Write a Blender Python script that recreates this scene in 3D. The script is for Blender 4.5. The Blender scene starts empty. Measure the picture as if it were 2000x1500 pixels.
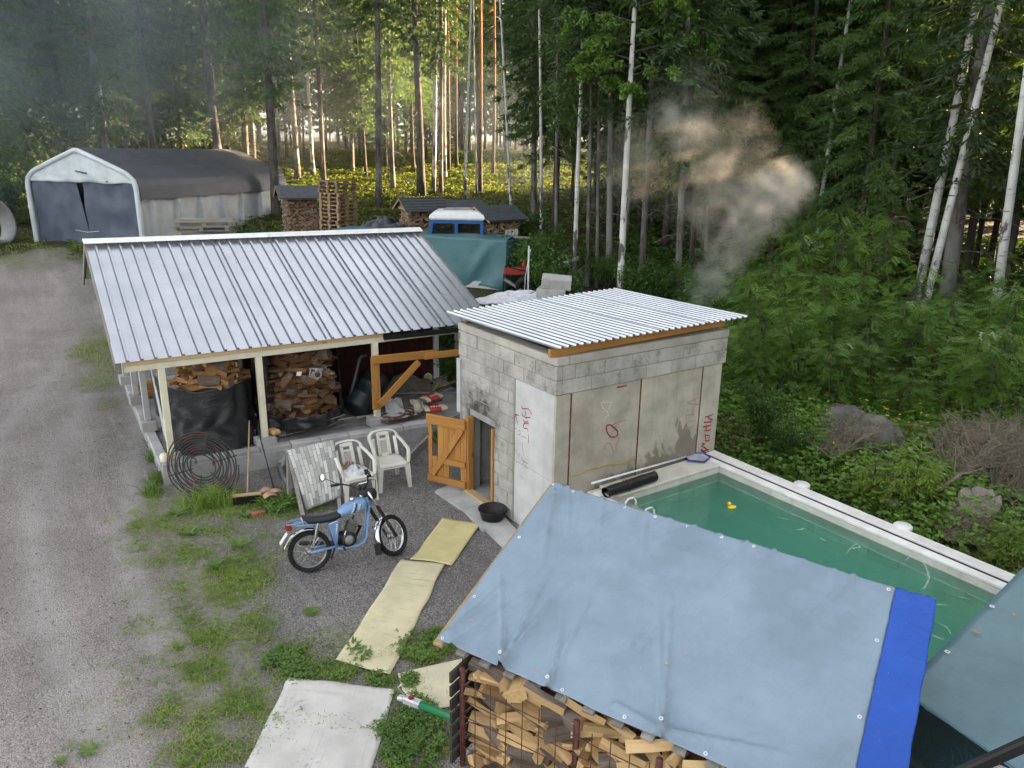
import bpy, bmesh, math, random
import numpy as np
from mathutils import Vector, Matrix, Quaternion, noise as mnoise

random.seed(7)
rng = np.random.default_rng(11)
SC = bpy.context.scene
COL = SC.collection
PI = math.pi
rad = math.radians

# ------------------------------------------------------------------ camera, sky, sun, exposure
CAM_H, PITCH, ROLL, YAW, FPX = 5.3, 17.0, -0.9, 34.3, 1500.0
def cam_basis():
    p, r, y = rad(PITCH), rad(ROLL), rad(YAW)
    f = np.array([math.sin(y) * math.cos(p), math.cos(y) * math.cos(p), -math.sin(p)])
    R = np.array([math.cos(y), -math.sin(y), 0.0])
    U = np.cross(R, f)
    c, s = math.cos(r), math.sin(r)
    return c * R - s * U, s * R + c * U, f
CR, CU, CF = cam_basis()
cam_d = bpy.data.cameras.new('camera')
cam = bpy.data.objects.new('camera', cam_d)
COL.objects.link(cam)
cam_d.sensor_width = 36.0
cam_d.lens = 36.0 * FPX / 2000.0
cam_d.clip_start = 0.05
cam_d.clip_end = 3000.0
M3 = Matrix((CR, CU, -CF)).transposed()
cam.matrix_world = Matrix.Translation((0, 0, CAM_H)) @ M3.to_4x4()
SC.camera = cam

SUN_HEAD, SUN_EL = 92.0, 9.5           # compass heading clockwise from +Y, elevation
SUN_DIR = Vector((math.sin(rad(SUN_HEAD)) * math.cos(rad(SUN_EL)), math.cos(rad(SUN_HEAD)) * math.cos(rad(SUN_EL)), math.sin(rad(SUN_EL))))
W = bpy.data.worlds.new('World')
SC.world = W
W.use_nodes = True
wn = W.node_tree
for n in list(wn.nodes): wn.nodes.remove(n)
w_out = wn.nodes.new('ShaderNodeOutputWorld')
w_bg = wn.nodes.new('ShaderNodeBackground')
w_sky = wn.nodes.new('ShaderNodeTexSky')
w_sky.sky_type = 'NISHITA'
w_sky.sun_disc = False
w_sky.sun_elevation = rad(SUN_EL)
w_sky.sun_rotation = rad(SUN_HEAD)
w_sky.air_density = 1.0
w_sky.dust_density = 2.5
w_hs = wn.nodes.new('ShaderNodeHueSaturation')
w_hs.inputs['Saturation'].default_value = 0.26
wn.links.new(w_sky.outputs[0], w_hs.inputs['Color'])
wn.links.new(w_hs.outputs[0], w_bg.inputs[0])
w_bg.inputs[1].default_value = 0.085
wn.links.new(w_bg.outputs[0], w_out.inputs[0])

sun_d = bpy.data.lights.new('sun', 'SUN')
sun_d.energy = 5.0
sun_d.angle = rad(0.6)
sun_d.color = (1.0, 0.74, 0.44)
sun = bpy.data.objects.new('sun', sun_d)
COL.objects.link(sun)
sun.rotation_euler = (-SUN_DIR).to_track_quat('-Z', 'Y').to_euler()

SC.view_settings.view_transform = 'Standard'
SC.view_settings.look = 'None'
SC.view_settings.exposure = 3.3
SC.view_settings.gamma = 1.0
SC.view_settings.use_curve_mapping = False
SC.render.engine = 'CYCLES'
cy = SC.cycles
cy.use_denoising = True
try:
    cy.denoiser = 'OPENIMAGEDENOISE'
    cy.denoising_input_passes = 'RGB_ALBEDO_NORMAL'
except Exception:
    pass
cy.max_bounces = 6
cy.diffuse_bounces = 2
cy.glossy_bounces = 2
cy.transmission_bounces = 4
cy.transparent_max_bounces = 8
cy.volume_bounces = 4
cy.volume_step_rate = 1.0
cy.volume_max_steps = 96
cy.sample_clamp_indirect = 6.0
cy.use_adaptive_sampling = True
cy.adaptive_threshold = 0.02

# ------------------------------------------------------------------ picture point -> place
def ray(x, y): return CF * FPX + CR * (x - 1000.0) - CU * (y - 750.0)
O = np.array([0, 0, CAM_H])
def onz(x, y, z=0.0):
    d = ray(x, y); return Vector(O + d * (z - CAM_H) / d[2])
def ony(x, y, Y):
    d = ray(x, y); return Vector(O + d * Y / d[1])
def onx(x, y, X):
    d = ray(x, y); return Vector(O + d * X / d[0])
def at(x, y, D):
    d = ray(x, y); return Vector(O + d * D / math.hypot(d[0], d[1]))
def sstep(a, b, x):
    t = np.clip((x - a) / (b - a), 0, 1); return t * t * (3 - 2 * t)
_RI = [0, 20, 27, 32, 36, 45, 60, 75, 100, 400]
_ZI = [0, 0, .3, .85, 1.2, 2.1, 3.6, 4.8, 5.6, 9.0]
def hz(x, y):
    """height of the ground"""
    x = np.asarray(x, float); y = np.asarray(y, float)
    r = np.hypot(x, y)
    az = (np.degrees(np.arctan2(x, y)) - YAW + 180) % 360 - 180
    k = 1 - .5 * sstep(2, 26, az)
    k = k * (1 - .8 * sstep(60, 100, np.abs(az)))
    z = np.interp(r, _RI, _ZI) * k
    z = z + .5 * sstep(9.2, 10.6, x) * sstep(60, 30, r)
    fm = sstep(13.5, 17, .56 * x + .3 * np.maximum(y, 0)) * sstep(9.3, 10.4, x) + sstep(26, 34, r)
    fm = np.clip(fm, 0, 1)
    z = z + fm * (.10 * np.sin(x * 1.1 + 1.3 * np.sin(y * .7)) * np.cos(y * .9) + .06 * np.sin(x * 2.3 + y * 1.7))
    return z
def gz(x, y): return float(hz(x, y))
def ground_hit(px, py):
    d = ray(px, py); d = d / np.linalg.norm(d)
    t = 4.0
    while t < 200:
        p = O + d * t
        if p[2] <= hz(p[0], p[1]): break
        t += .05 if t < 60 else .2
    p = O + d * t
    return Vector((p[0], p[1], gz(p[0], p[1])))

# ------------------------------------------------------------------ mesh helpers
class MB:
    def __init__(s): s.v = []; s.f = []
    def add(s, vs, fs):
        b = len(s.v)
        s.v += [tuple(p) for p in vs]
        s.f += [tuple(i + b for i in f) for f in fs]
        return s
    def box(s, c, d, m=None, ch=0.0):
        hx, hy, h = d[0] / 2, d[1] / 2, d[2] / 2
        if ch <= 0:
            vs = [Vector((x * hx, y * hy, z * h)) for x in (-1, 1) for y in (-1, 1) for z in (-1, 1)]
            fs = [(0, 1, 3, 2), (4, 6, 7, 5), (0, 4, 5, 1), (2, 3, 7, 6), (0, 2, 6, 4), (1, 5, 7, 3)]
        else:
            vs = []
            for sx in (-1, 1):
                for sy in (-1, 1):
                    for sz in (-1, 1):
                        vs += [Vector((sx * hx, sy * (hy - ch), sz * (h - ch))), Vector((sx * (hx - ch), sy * hy, sz * (h - ch))), Vector((sx * (hx - ch), sy * (hy - ch), sz * h))]
            def I(x, y, z, k): return ((x * 2 + y) * 2 + z) * 3 + k
            fs = []
            for x in (0, 1):
                q = [I(x, 0, 0, 0), I(x, 0, 1, 0), I(x, 1, 1, 0), I(x, 1, 0, 0)]; fs.append(q if x == 0 else q[::-1])
            for y in (0, 1):
                q = [I(0, y, 0, 1), I(1, y, 0, 1), I(1, y, 1, 1), I(0, y, 1, 1)]; fs.append(q if y == 0 else q[::-1])
            for z in (0, 1):
                q = [I(0, 0, z, 2), I(0, 1, z, 2), I(1, 1, z, 2), I(1, 0, z, 2)]; fs.append(q if z == 0 else q[::-1])
            for a in (0, 1):
                for b in (0, 1):
                    fs.append((I(0, a, b, 1), I(1, a, b, 1), I(1, a, b, 2), I(0, a, b, 2)))
                    fs.append((I(a, 0, b, 0), I(a, 1, b, 0), I(a, 1, b, 2), I(a, 0, b, 2)))
                    fs.append((I(a, b, 0, 0), I(a, b, 1, 0), I(a, b, 1, 1), I(a, b, 0, 1)))
                    for c_ in (0, 1): fs.append((I(a, b, c_, 0), I(a, b, c_, 1), I(a, b, c_, 2)))
        M = Matrix.Translation(Vector(c)) @ (m.to_4x4() if m is not None else Matrix.Identity(4))
        return s.add([M @ p for p in vs], fs)
    def beam(s, p, q, w, h, up=(0, 0, 1), ch=0.0):
        p, q = Vector(p), Vector(q)
        z = (q - p); L = z.length; z.normalize()
        u = Vector(up)
        if abs(z.dot(u)) > .98: u = Vector((0, 1, 0))
        x = u.cross(z).normalized(); y = z.cross(x)
        m = Matrix((x, y, z)).transposed()
        return s.box((p + q) / 2, (w, h, L), m, ch)
    def tube(s, pts, r, n=8, caps=True):
        pts = [Vector(p) for p in pts]
        rs = r if isinstance(r, (list, tuple)) else [r] * len(pts)
        t0 = (pts[1] - pts[0]).normalized()
        u = Vector((0, 0, 1)) if abs(t0.z) < .9 else Vector((1, 0, 0))
        nx = (u - t0 * u.dot(t0)).normalized()
        vs = []
        for i, p in enumerate(pts):
            t = (pts[min(i + 1, len(pts) - 1)] - pts[max(i - 1, 0)]).normalized()
            nx = (nx - t * nx.dot(t))
            nx = nx.normalized() if nx.length > 1e-6 else t.orthogonal().normalized()
            ny = t.cross(nx)
            for k in range(n):
                a = 2 * PI * k / n
                vs.append(p + (nx * math.cos(a) + ny * math.sin(a)) * rs[i])
        fs = []
        for i in range(len(pts) - 1):
            for k in range(n):
                k2 = (k + 1) % n
                fs.append((i * n + k, i * n + k2, (i + 1) * n + k2, (i + 1) * n + k))
        if caps:
            fs.append(tuple(range(n))[::-1]); fs.append(tuple(range((len(pts) - 1) * n, len(pts) * n)))
        return s.add(vs, fs)
    def lathe(s, prof, n=24, m=None, close=False):
        vs = []
        M = m.to_4x4() if m is not None else Matrix.Identity(4)
        for (r, z) in prof:
            for k in range(n):
                a = 2 * PI * k / n
                vs.append(M @ Vector((r * math.cos(a), r * math.sin(a), z)))
        fs = []
        R = len(prof)
        for i in range(R if close else R - 1):
            j = (i + 1) % R
            for k in range(n):
                k2 = (k + 1) % n
                fs.append((i * n + k, i * n + k2, j * n + k2, j * n + k))
        return s.add(vs, fs)
    def grid(s, rows, thick=0.0, closed=False):
        R, C = len(rows), len(rows[0])
        vs = [Vector(p) for r in rows for p in r]
        fs = [(i * C + j, i * C + j + 1, (i + 1) * C + j + 1, (i + 1) * C + j) for i in range(R - 1) for j in range(C - 1)]
        if thick:
            nr = [Vector() for _ in vs]
            for f in fs:
                nn = (vs[f[1]] - vs[f[0]]).cross(vs[f[3]] - vs[f[0]])
                for i in f: nr[i] += nn
            b = len(vs)
            back = [v - n_.normalized() * thick if n_.length else v.copy() for v, n_ in zip(vs, nr)]
            ff = list(fs) + [tuple(i + b for i in f[::-1]) for f in fs]
            bd = [i for i in range(C)] + [i * C + C - 1 for i in range(1, R)] + [(R - 1) * C + j for j in range(C - 2, -1, -1)] + [i * C for i in range(R - 2, 0, -1)]
            for a, c in zip(bd, bd[1:] + bd[:1]): ff.append((a, a + b, c + b, c))
            return s.add(vs + back, ff)
        return s.add(vs, fs)
    def prism(s, poly, d, m=None):
        """poly: list of (x,y) -> extruded 0..d along z"""
        M = m.to_4x4() if m is not None else Matrix.Identity(4)
        n = len(poly)
        vs = [M @ Vector((x, y, 0)) for x, y in poly] + [M @ Vector((x, y, d)) for x, y in poly]
        fs = [tuple(range(n))[::-1], tuple(range(n, 2 * n))] + [(i, (i + 1) % n, n + (i + 1) % n, n + i) for i in range(n)]
        return s.add(vs, fs)
    def mesh(s, name, mat, smooth=False):
        me = bpy.data.meshes.new(name)
        me.from_pydata(s.v, [], s.f)
        if mat is not None: me.materials.append(mat)
        if smooth: me.polygons.foreach_set('use_smooth', [True] * len(me.polygons))
        me.update()
        return me
    def build(s, name, mat, parent=None, smooth=False, loc=None):
        return put(name, s.mesh(name, mat, smooth), parent, loc)
def put(name, me, parent=None, loc=None, rot=None):
    o = bpy.data.objects.new(name, me)
    COL.objects.link(o)
    if parent is not None: o.parent = parent
    if loc is not None: o.location = loc
    if rot is not None: o.rotation_euler = rot
    return o
def npmesh(name, V, F, mat, smooth=False):
    V = np.asarray(V, np.float32).reshape(-1, 3); F = np.asarray(F, np.int32)
    me = bpy.data.meshes.new(name)
    n, k = F.shape
    me.vertices.add(len(V)); me.vertices.foreach_set('co', V.ravel())
    me.loops.add(n * k); me.loops.foreach_set('vertex_index', F.ravel())
    me.polygons.add(n); me.polygons.foreach_set('loop_start', np.arange(0, n * k, k, dtype=np.int32))
    if smooth: me.polygons.foreach_set('use_smooth', np.ones(n, bool))
    if mat is not None: me.materials.append(mat)
    me.update(calc_edges=True)
    return me
def thing(name, label, cat, loc=(0, 0, 0), rotz=0.0, group=None):
    o = bpy.data.objects.new(name, None)
    o.empty_display_size = .2
    COL.objects.link(o)
    o.location = loc; o.rotation_euler = (0, 0, rotz)
    return tag(o, label, cat, group)
def tag(o, label=None, cat=None, group=None, kind=None):
    if label: o['label'] = label
    if cat: o['category'] = cat
    if group: o['group'] = group
    if kind or cat: o['kind'] = kind or 'thing'
    return o
def copy_tree(o, parent=None):
    c = o.copy(); COL.objects.link(c); c.parent = parent
    for ch in o.children: copy_tree(ch, c)
    return c
def norm(a): return a / np.maximum(np.linalg.norm(a, axis=1, keepdims=True), 1e-9)
def blades(P, D, L, Wd, r=rng, flat=None):
    """rhombus leaves: base P, unit direction D, length L, width Wd -> verts, quads"""
    n = len(P)
    L = np.broadcast_to(np.asarray(L, float), (n,))[:, None]; Wd = np.broadcast_to(np.asarray(Wd, float), (n,))[:, None]
    if flat is None: S = norm(np.cross(D, r.normal(size=(n, 3))))
    else: S = norm(np.cross(D, flat))
    mid = P + D * L * .45
    V = np.stack([P, mid + S * Wd * .5, P + D * L, mid - S * Wd * .5], 1).reshape(-1, 3)
    F = np.arange(4 * n).reshape(n, 4)
    return V, F
def cat_meshes(parts):
    V, F, b = [], [], 0
    for v, f in parts:
        V.append(v); F.append(f + b); b += len(v)
    return np.concatenate(V), np.concatenate(F)

# ------------------------------------------------------------------ material helpers
class NT:
    def __init__(s, name):
        s.m = bpy.data.materials.new(name); s.m.use_nodes = True
        s.t = s.m.node_tree
        for n in list(s.t.nodes): s.t.nodes.remove(n)
        s.out = s.n('ShaderNodeOutputMaterial')
    def n(s, ty, **k):
        nd = s.t.nodes.new(ty)
        for a, b in k.items(): setattr(nd, a, b)
        return nd
    def set(s, sock, v):
        if isinstance(v, bpy.types.NodeSocket): s.t.links.new(v, sock)
        elif isinstance(v, (tuple, list)) and len(v) == 3 and sock.type == 'RGBA': sock.default_value = (*v, 1)
        else: sock.default_value = v
    def noise(s, scale, detail=4, rough=.55, vec=None, dist=0.0):
        nd = s.n('ShaderNodeTexNoise'); nd.inputs['Scale'].default_value = scale
        nd.inputs['Detail'].default_value = detail; nd.inputs['Roughness'].default_value = rough; nd.inputs['Distortion'].default_value = dist
        if vec is not None: s.t.links.new(vec, nd.inputs['Vector'])
        return nd.outputs['Fac']
    def voro(s, scale, vec=None, feat='F1', out='Distance', rnd=1.0):
        nd = s.n('ShaderNodeTexVoronoi'); nd.feature = feat; nd.inputs['Scale'].default_value = scale; nd.inputs['Randomness'].default_value = rnd
        if vec is not None: s.t.links.new(vec, nd.inputs['Vector'])
        return nd.outputs[out]
    def ramp(s, fac, stops, interp='LINEAR'):
        nd = s.n('ShaderNodeValToRGB'); nd.color_ramp.interpolation = interp
        el = nd.color_ramp.elements
        while len(el) < len(stops): el.new(.5)
        for e, (p, c) in zip(el, stops):
            e.position = p; e.color = (*c, 1) if isinstance(c, (tuple, list)) else (c, c, c, 1)
        s.t.links.new(fac, nd.inputs[0]); return nd.outputs[0]
    def mix(s, f, a, b, mode='MIX'):
        nd = s.n('ShaderNodeMix', data_type='RGBA'); nd.blend_type = mode
        s.set(nd.inputs[0], f); s.set(nd.inputs[6], a); s.set(nd.inputs[7], b)
        return nd.outputs[2]
    def math(s, op, a, b=0.0, c=0.0, clamp=False):
        nd = s.n('ShaderNodeMath', operation=op, use_clamp=clamp)
        s.set(nd.inputs[0], a); s.set(nd.inputs[1], b)
        if op in ('MULTIPLY_ADD', 'SMOOTH_MIN', 'SMOOTH_MAX'): s.set(nd.inputs[2], c)
        return nd.outputs[0]
    def maprange(s, v, a, b, c=0.0, d=1.0, smooth=True):
        nd = s.n('ShaderNodeMapRange', interpolation_type='SMOOTHSTEP' if smooth else 'LINEAR')
        s.set(nd.inputs[0], v); nd.inputs[1].default_value = a; nd.inputs[2].default_value = b; nd.inputs[3].default_value = c; nd.inputs[4].default_value = d
        return nd.outputs[0]
    def obj(s): return s.n('ShaderNodeTexCoord').outputs['Object']
    def pos(s): return s.n('ShaderNodeNewGeometry').outputs['Position']
    def rnd(s): return s.n('ShaderNodeObjectInfo').outputs['Random']
    def xyz(s, v):
        nd = s.n('ShaderNodeSeparateXYZ'); s.t.links.new(v, nd.inputs[0]); return nd.outputs
    def mapping(s, vec, sc=(1, 1, 1), loc=None):
        nd = s.n('ShaderNodeMapping'); s.t.links.new(vec, nd.inputs[0]); nd.inputs['Scale'].default_value = sc
        if loc is not None: s.set(nd.inputs['Location'], loc)
        return nd.outputs[0]
    def rvec(s, vec, amt=20.0):
        """shift coordinates by the object's random number"""
        c = s.n('ShaderNodeCombineXYZ'); r = s.math('MULTIPLY', s.rnd(), amt)
        for i in range(3): s.t.links.new(r, c.inputs[i])
        nd = s.n('ShaderNodeVectorMath', operation='ADD'); s.t.links.new(vec, nd.inputs[0]); s.t.links.new(c.outputs[0], nd.inputs[1])
        return nd.outputs[0]
    def bump(s, h, strength=.3, dist=.01):
        nd = s.n('ShaderNodeBump'); nd.inputs['Strength'].default_value = strength; nd.inputs['Distance'].default_value = dist
        s.t.links.new(h, nd.inputs['Height']); return nd.outputs[0]
    def bsdf(s, color, rough=.6, metal=0.0, normal=None, spec=.5, **kw):
        nd = s.n('ShaderNodeBsdfPrincipled')
        s.set(nd.inputs['Base Color'], color); s.set(nd.inputs['Roughness'], rough); s.set(nd.inputs['Metallic'], metal)
        nd.inputs['Specular IOR Level'].default_value = spec
        for k, v in kw.items(): s.set(nd.inputs[k], v)
        if normal is not None: s.t.links.new(normal, nd.inputs['Normal'])
        return nd.outputs[0]
    def done(s, sh, disp=None):
        s.t.links.new(sh, s.out.inputs['Surface']); return s.m
def shade(c, k): return tuple(min(1.0, max(0.0, x * k)) for x in c)
def pm(name, color, rough=.6, var=.2, scale=6.0, bump=.15, bscale=60.0, metal=0.0, rand=0.12, spec=.4, bdist=.004):
    """plain surface: blotchy colour, per-object shift, fine relief"""
    t = NT(name)
    v = t.rvec(t.obj())
    f = t.noise(scale, 5, .6, v)
    c = t.mix(t.maprange(f, .3, .7), shade(color, 1 - var), shade(color, 1 + var))
    if rand:
        k = t.math('MULTIPLY_ADD', t.rnd(), 2 * rand, 1 - rand)
        c = t.mix(1.0, c, k, 'MULTIPLY')
    nb = t.bump(t.noise(bscale, 3, .6, v), bump, bdist)
    return t.done(t.bsdf(c, rough, metal, nb, spec))
def wood_mat(name, c1, c2, axis=0, scale=1.0, rough=.7, rand=.18, knots=0.0, bump=.25, ring=14.0):
    t = NT(name)
    o = t.rvec(t.obj(), 13)
    sc = [ring * scale] * 3; sc[axis] = .9 * scale
    g = t.noise(1.0, 6, .65, t.mapping(o, tuple(sc)), .6)
    g2 = t.noise(1.0, 3, .6, t.mapping(o, tuple(x * 4 for x in sc)))
    c = t.mix(t.maprange(g, .3, .72), c1, c2)
    c = t.mix(t.math('MULTIPLY', t.maprange(g2, .5, .8), .35), c, shade(c2, .6))
    if knots:
        sk = [5.0 * scale] * 3; sk[axis] = 2.0 * scale
        kd = t.voro(1.0, t.mapping(o, tuple(sk)))
        c = t.mix(t.math('MULTIPLY', t.maprange(kd, .13, .07), knots), c, shade(c2, .3))
    k = t.math('MULTIPLY_ADD', t.rnd(), 2 * rand, 1 - rand)
    c = t.mix(1.0, c, k, 'MULTIPLY')
    return t.done(t.bsdf(c, rough, 0, t.bump(g2, bump, .003), .3))
def leaf_mat(name, c1, c2, trans=.35, rough=.55, rand=.25, scale=.9):
    t = NT(name)
    v = t.rvec(t.obj(), 31)
    f = t.noise(scale, 3, .6, v)
    f2 = t.noise(scale * 9, 2, .5, v)
    c = t.mix(t.maprange(t.math('MULTIPLY_ADD', f2, .5, t.math('MULTIPLY', f, .6)), .35, .75), c1, c2)
    k = t.math('MULTIPLY_ADD', t.rnd(), 2 * rand, 1 - rand)
    c = t.mix(1.0, c, k, 'MULTIPLY')
    b = t.bsdf(c, rough, 0, None, .45)
    tr = t.n('ShaderNodeBsdfTranslucent'); t.set(tr.inputs[0], t.mix(1.0, c, (1.5, 1.45, .55), 'MULTIPLY'))
    mx = t.n('ShaderNodeMixShader'); mx.inputs[0].default_value = trans
    t.t.links.new(b, mx.inputs[1]); t.t.links.new(tr.outputs[0], mx.inputs[2])
    return t.done(mx.outputs[0])
# ------------------------------------------------------------------ materials
def gravel_mat():
    t = NT('yard_ground')
    p = t.pos()
    a = t.n('ShaderNodeAttribute', attribute_name='forest').outputs['Fac']
    drv = t.n('ShaderNodeAttribute', attribute_name='drive').outputs['Fac']
    gr = t.n('ShaderNodeAttribute', attribute_name='grassy').outputs['Fac']
    big = t.noise(.5, 6, .68, p); mid = t.noise(2.2, 6, .72, p)
    ce = t.voro(48, p, out='Color'); cd = t.voro(48, p)
    ce2 = t.voro(95, p, out='Color')
    cv = t.xyz(ce)[0]; cv2 = t.xyz(ce2)[1]
    c = t.mix(t.maprange(big, .35, .65), (.255, .232, .218), (.42, .385, .362))
    c = t.mix(t.math('MULTIPLY', t.maprange(mid, .42, .7), .6), c, (.20, .187, .183))
    c = t.mix(t.maprange(cv, .05, .75), (.15, .135, .13), c)
    c = t.mix(t.math('MULTIPLY', t.maprange(cv2, .62, .92), .65), c, (.60, .57, .545))
    c = t.mix(t.math('MULTIPLY', t.maprange(t.xyz(ce)[2], .86, .97), .5), c, (.33, .21, .17))
    c = t.mix(t.math('MULTIPLY', t.maprange(cd, .25, .6), .3), c, (.12, .11, .11))
    stk = t.noise(1, 5, .7, t.mapping(p, (2.6, .22, 1)), .5)
    c = t.mix(t.math('MULTIPLY', t.maprange(stk, .5, .68), .45), c, (.19, .168, .158))
    c = t.mix(t.math('MULTIPLY', t.maprange(stk, .46, .34), .30), c, (.48, .44, .41))
    c = t.mix(t.math('MULTIPLY', drv, t.maprange(mid, .25, .6, .55, 1.0)), c, t.mix(1.0, c, (1.42, 1.33, 1.28), 'MULTIPLY'))
    trk = t.n('ShaderNodeAttribute', attribute_name='track').outputs['Fac']
    c = t.mix(t.math('MULTIPLY', drv, .4), c, t.mix(t.maprange(big, .3, .7), (.32, .29, .27), (.44, .405, .38)))
    c = t.mix(t.math('MULTIPLY', trk, t.maprange(mid, .3, .6, .15, .6)), c, (.50, .47, .45))
    soil = t.mix(t.maprange(t.noise(7, 4, .7, p), .35, .65), (.15, .135, .085), (.20, .195, .09))
    c = t.mix(t.math('MULTIPLY', gr, .75), c, soil)
    fl = t.noise(1.3, 5, .7, p)
    floor = t.mix(t.maprange(fl, .35, .65), (.045, .035, .022), (.075, .085, .028))
    floor = t.mix(t.math('MULTIPLY', t.maprange(t.noise(6, 4, .7, p), .5, .7), .7), floor, (.13, .10, .05))
    fa = t.math('ADD', a, t.math('MULTIPLY', t.math('SUBTRACT', mid, .5), .9))
    fa = t.math('MULTIPLY', t.maprange(fa, .35, .65), t.maprange(a, .02, .12))
    c = t.mix(fa, c, floor)
    h = t.math('ADD', t.math('MULTIPLY', cd, -1.0), t.math('MULTIPLY', t.noise(14, 4, .7, p), 1.4))
    h = t.math('ADD', h, t.math('MULTIPLY', cv2, .4))
    return t.done(t.bsdf(c, .93, 0, t.bump(h, .95, .026), .2))
def conc_mat(name, c, stain=0.0, blotch=.22, fine=.3, rand=.07, soot=False, rust=False):
    t = NT(name)
    p = t.pos(); o = t.rvec(t.obj(), 9)
    f = t.noise(2.4, 6, .62, p); f2 = t.noise(45, 3, .6, o)
    col = t.mix(t.maprange(f, .3, .72), shade(c, 1 - blotch), shade(c, 1 + blotch * .6))
    st = t.noise(1.0, 5, .6, t.mapping(p, (7, 7, .7)))
    col = t.mix(t.math('MULTIPLY', t.maprange(st, .52, .75), .30), col, shade(c, .5))
    col = t.mix(t.math('MULTIPLY', t.maprange(f2, .55, .75), fine), col, shade(c, .45))
    k = t.math('MULTIPLY_ADD', t.rnd(), 2 * rand, 1 - rand)
    col = t.mix(1.0, col, k, 'MULTIPLY')
    if stain:
        x = t.xyz(p)
        n_ = t.noise(2.7, 3, .6, t.mapping(p, (1.6, 1.6, .8)), .4)
        lim = t.math('ADD', x[2], t.math('MULTIPLY', t.math('SUBTRACT', n_, .5), -1.9))
        lim = t.math('ADD', lim, t.maprange(x[0], 6.7, 8.3, .55, 0.0))
        col = t.mix(t.math('MULTIPLY', t.maprange(lim, 1.30, 1.08), stain), col, shade((.22, .18, .14), .7))
    if soot:
        d = t.n('ShaderNodeVectorMath', operation='DISTANCE'); t.set(d.inputs[0], p); d.inputs[1].default_value = (5.85, 9.45, 1.35)
        n_ = t.noise(6, 5, .7, p)
        k = t.math('ADD', d.outputs['Value'], t.math('MULTIPLY', t.math('SUBTRACT', n_, .5), 1.3))
        col = t.mix(t.math('MULTIPLY', t.maprange(k, .75, .05), .88), col, (.02, .018, .017))
        n3 = t.noise(3.2, 5, .75, p)
        zz = t.maprange(t.xyz(p)[2], 1.5, 2.6)
        col = t.mix(t.math('MULTIPLY', t.math('MULTIPLY', t.maprange(n3, .5, .68), zz), .55), col, (.06, .055, .05))
    return t.done(t.bsdf(col, .9, 0, t.bump(t.math('ADD', t.noise(70, 4, .7, o), t.math('MULTIPLY', t.noise(12, 3, .6, o), .8)), .35, .008), .25))
def roof_mat(name, k=1.0):
    t = NT(name)
    o = t.pos()
    c = t.mix(t.maprange(t.noise(1.4, 5, .6, o), .3, .7), shade((.60, .61, .645), k), shade((.70, .705, .74), k))
    sp = t.noise(120, 2, .6, o)
    c = t.mix(t.math('MULTIPLY', t.maprange(sp, .45, .75), .15), c, (.6, .61, .63))
    v = t.voro(2.3, o); c = t.mix(t.math('MULTIPLY', t.maprange(v, .03, .02), .9), c, (.05, .045, .04))
    r = t.math('MULTIPLY_ADD', t.noise(5, 4, .6, o), .16, .22)
    return t.done(t.bsdf(c, r, .92, t.bump(t.noise(3.5, 3, .5, o), .12, .01), .5))
def tarp_mat(name, c, rough=.42, fleck=.0, dark=.0, crease=.5):
    t = NT(name)
    o = t.obj()
    f = t.noise(1.6, 5, .6, o)
    col = t.mix(t.maprange(f, .3, .7), shade(c, .86), shade(c, 1.1))
    wv = t.noise(320, 1, .5, o)
    if dark: col = t.mix(t.math('MULTIPLY', t.maprange(t.noise(3.5, 6, .8, t.mapping(o, (1, 3, 1)), 1.5), .6, .72), dark), col, shade(c, .35))
    if fleck:
        v = t.voro(17, o); w = t.noise(2.1, 2, .5, o)
        col = t.mix(t.math('MULTIPLY', t.math('MULTIPLY', t.maprange(v, .05, .03), t.maprange(w, .42, .55)), fleck), col, (.75, .75, .72))
    rr = t.math('MULTIPLY_ADD', t.noise(4, 3, .6, o), .2, rough - .1)
    rd1 = t.math('ABSOLUTE', t.math('SUBTRACT', t.noise(2.6, 3, .55, t.mapping(o, (1, 2.2, 1.6)), 1.2), .5)); rd2 = t.math('ABSOLUTE', t.math('SUBTRACT', t.noise(6.5, 3, .5, t.mapping(o, (2.0, .8, 1.3)), 1.0), .5))
    ridge = t.math('ADD', t.maprange(rd1, .06, .0), t.math('MULTIPLY', t.maprange(rd2, .05, .0), .45))
    h = t.math('ADD', t.math('ADD', t.math('MULTIPLY', wv, .06), t.noise(9, 5, .6, o, .8)), t.math('MULTIPLY', ridge, crease))
    return t.done(t.bsdf(col, rr, 0, t.bump(h, .42, .012), .4))
M = {}
M['ground'] = gravel_mat()
M['block'] = conc_mat('hollow_block', (.47, .44, .395), fine=.75, rand=.07, blotch=.24, soot=True)
M['block_clean'] = conc_mat('clean_block', (.40, .39, .37), fine=.6, rand=.12)
M['panel'] = conc_mat('concrete_panel', (.50, .455, .375), fine=.1)
M['panel_wet'] = conc_mat('wet_concrete_panel', (.47, .42, .345), stain=.7, fine=.1)
M['panel_white'] = conc_mat('white_concrete_panel', (.59, .575, .555), fine=.15, blotch=.14)
M['cast'] = conc_mat('cast_concrete', (.48, .445, .39), fine=.12, blotch=.18)
M['mortar'] = conc_mat('mortar', (.36, .345, .32), fine=.3)
M['slab'] = conc_mat('foundation_concrete', (.36, .35, .335), fine=.25)
M['paver'] = conc_mat('paving_slab', (.50, .49, .47), fine=.2)
M['rust'] = pm('rusty_steel', (.16, .065, .025), .85, .5, 14, .5, 60)
M['roof'] = roof_mat('galvanised_sheet')
M['roof_hut'] = roof_mat('weathered_galvanised_sheet', .74)
M['rib_shade'] = pm('shaded_rib_flank', (.13, .13, .165), .6, .25, 9, .1, rand=.02)  # dark tone painted on the rib flanks in place of their shade
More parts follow.
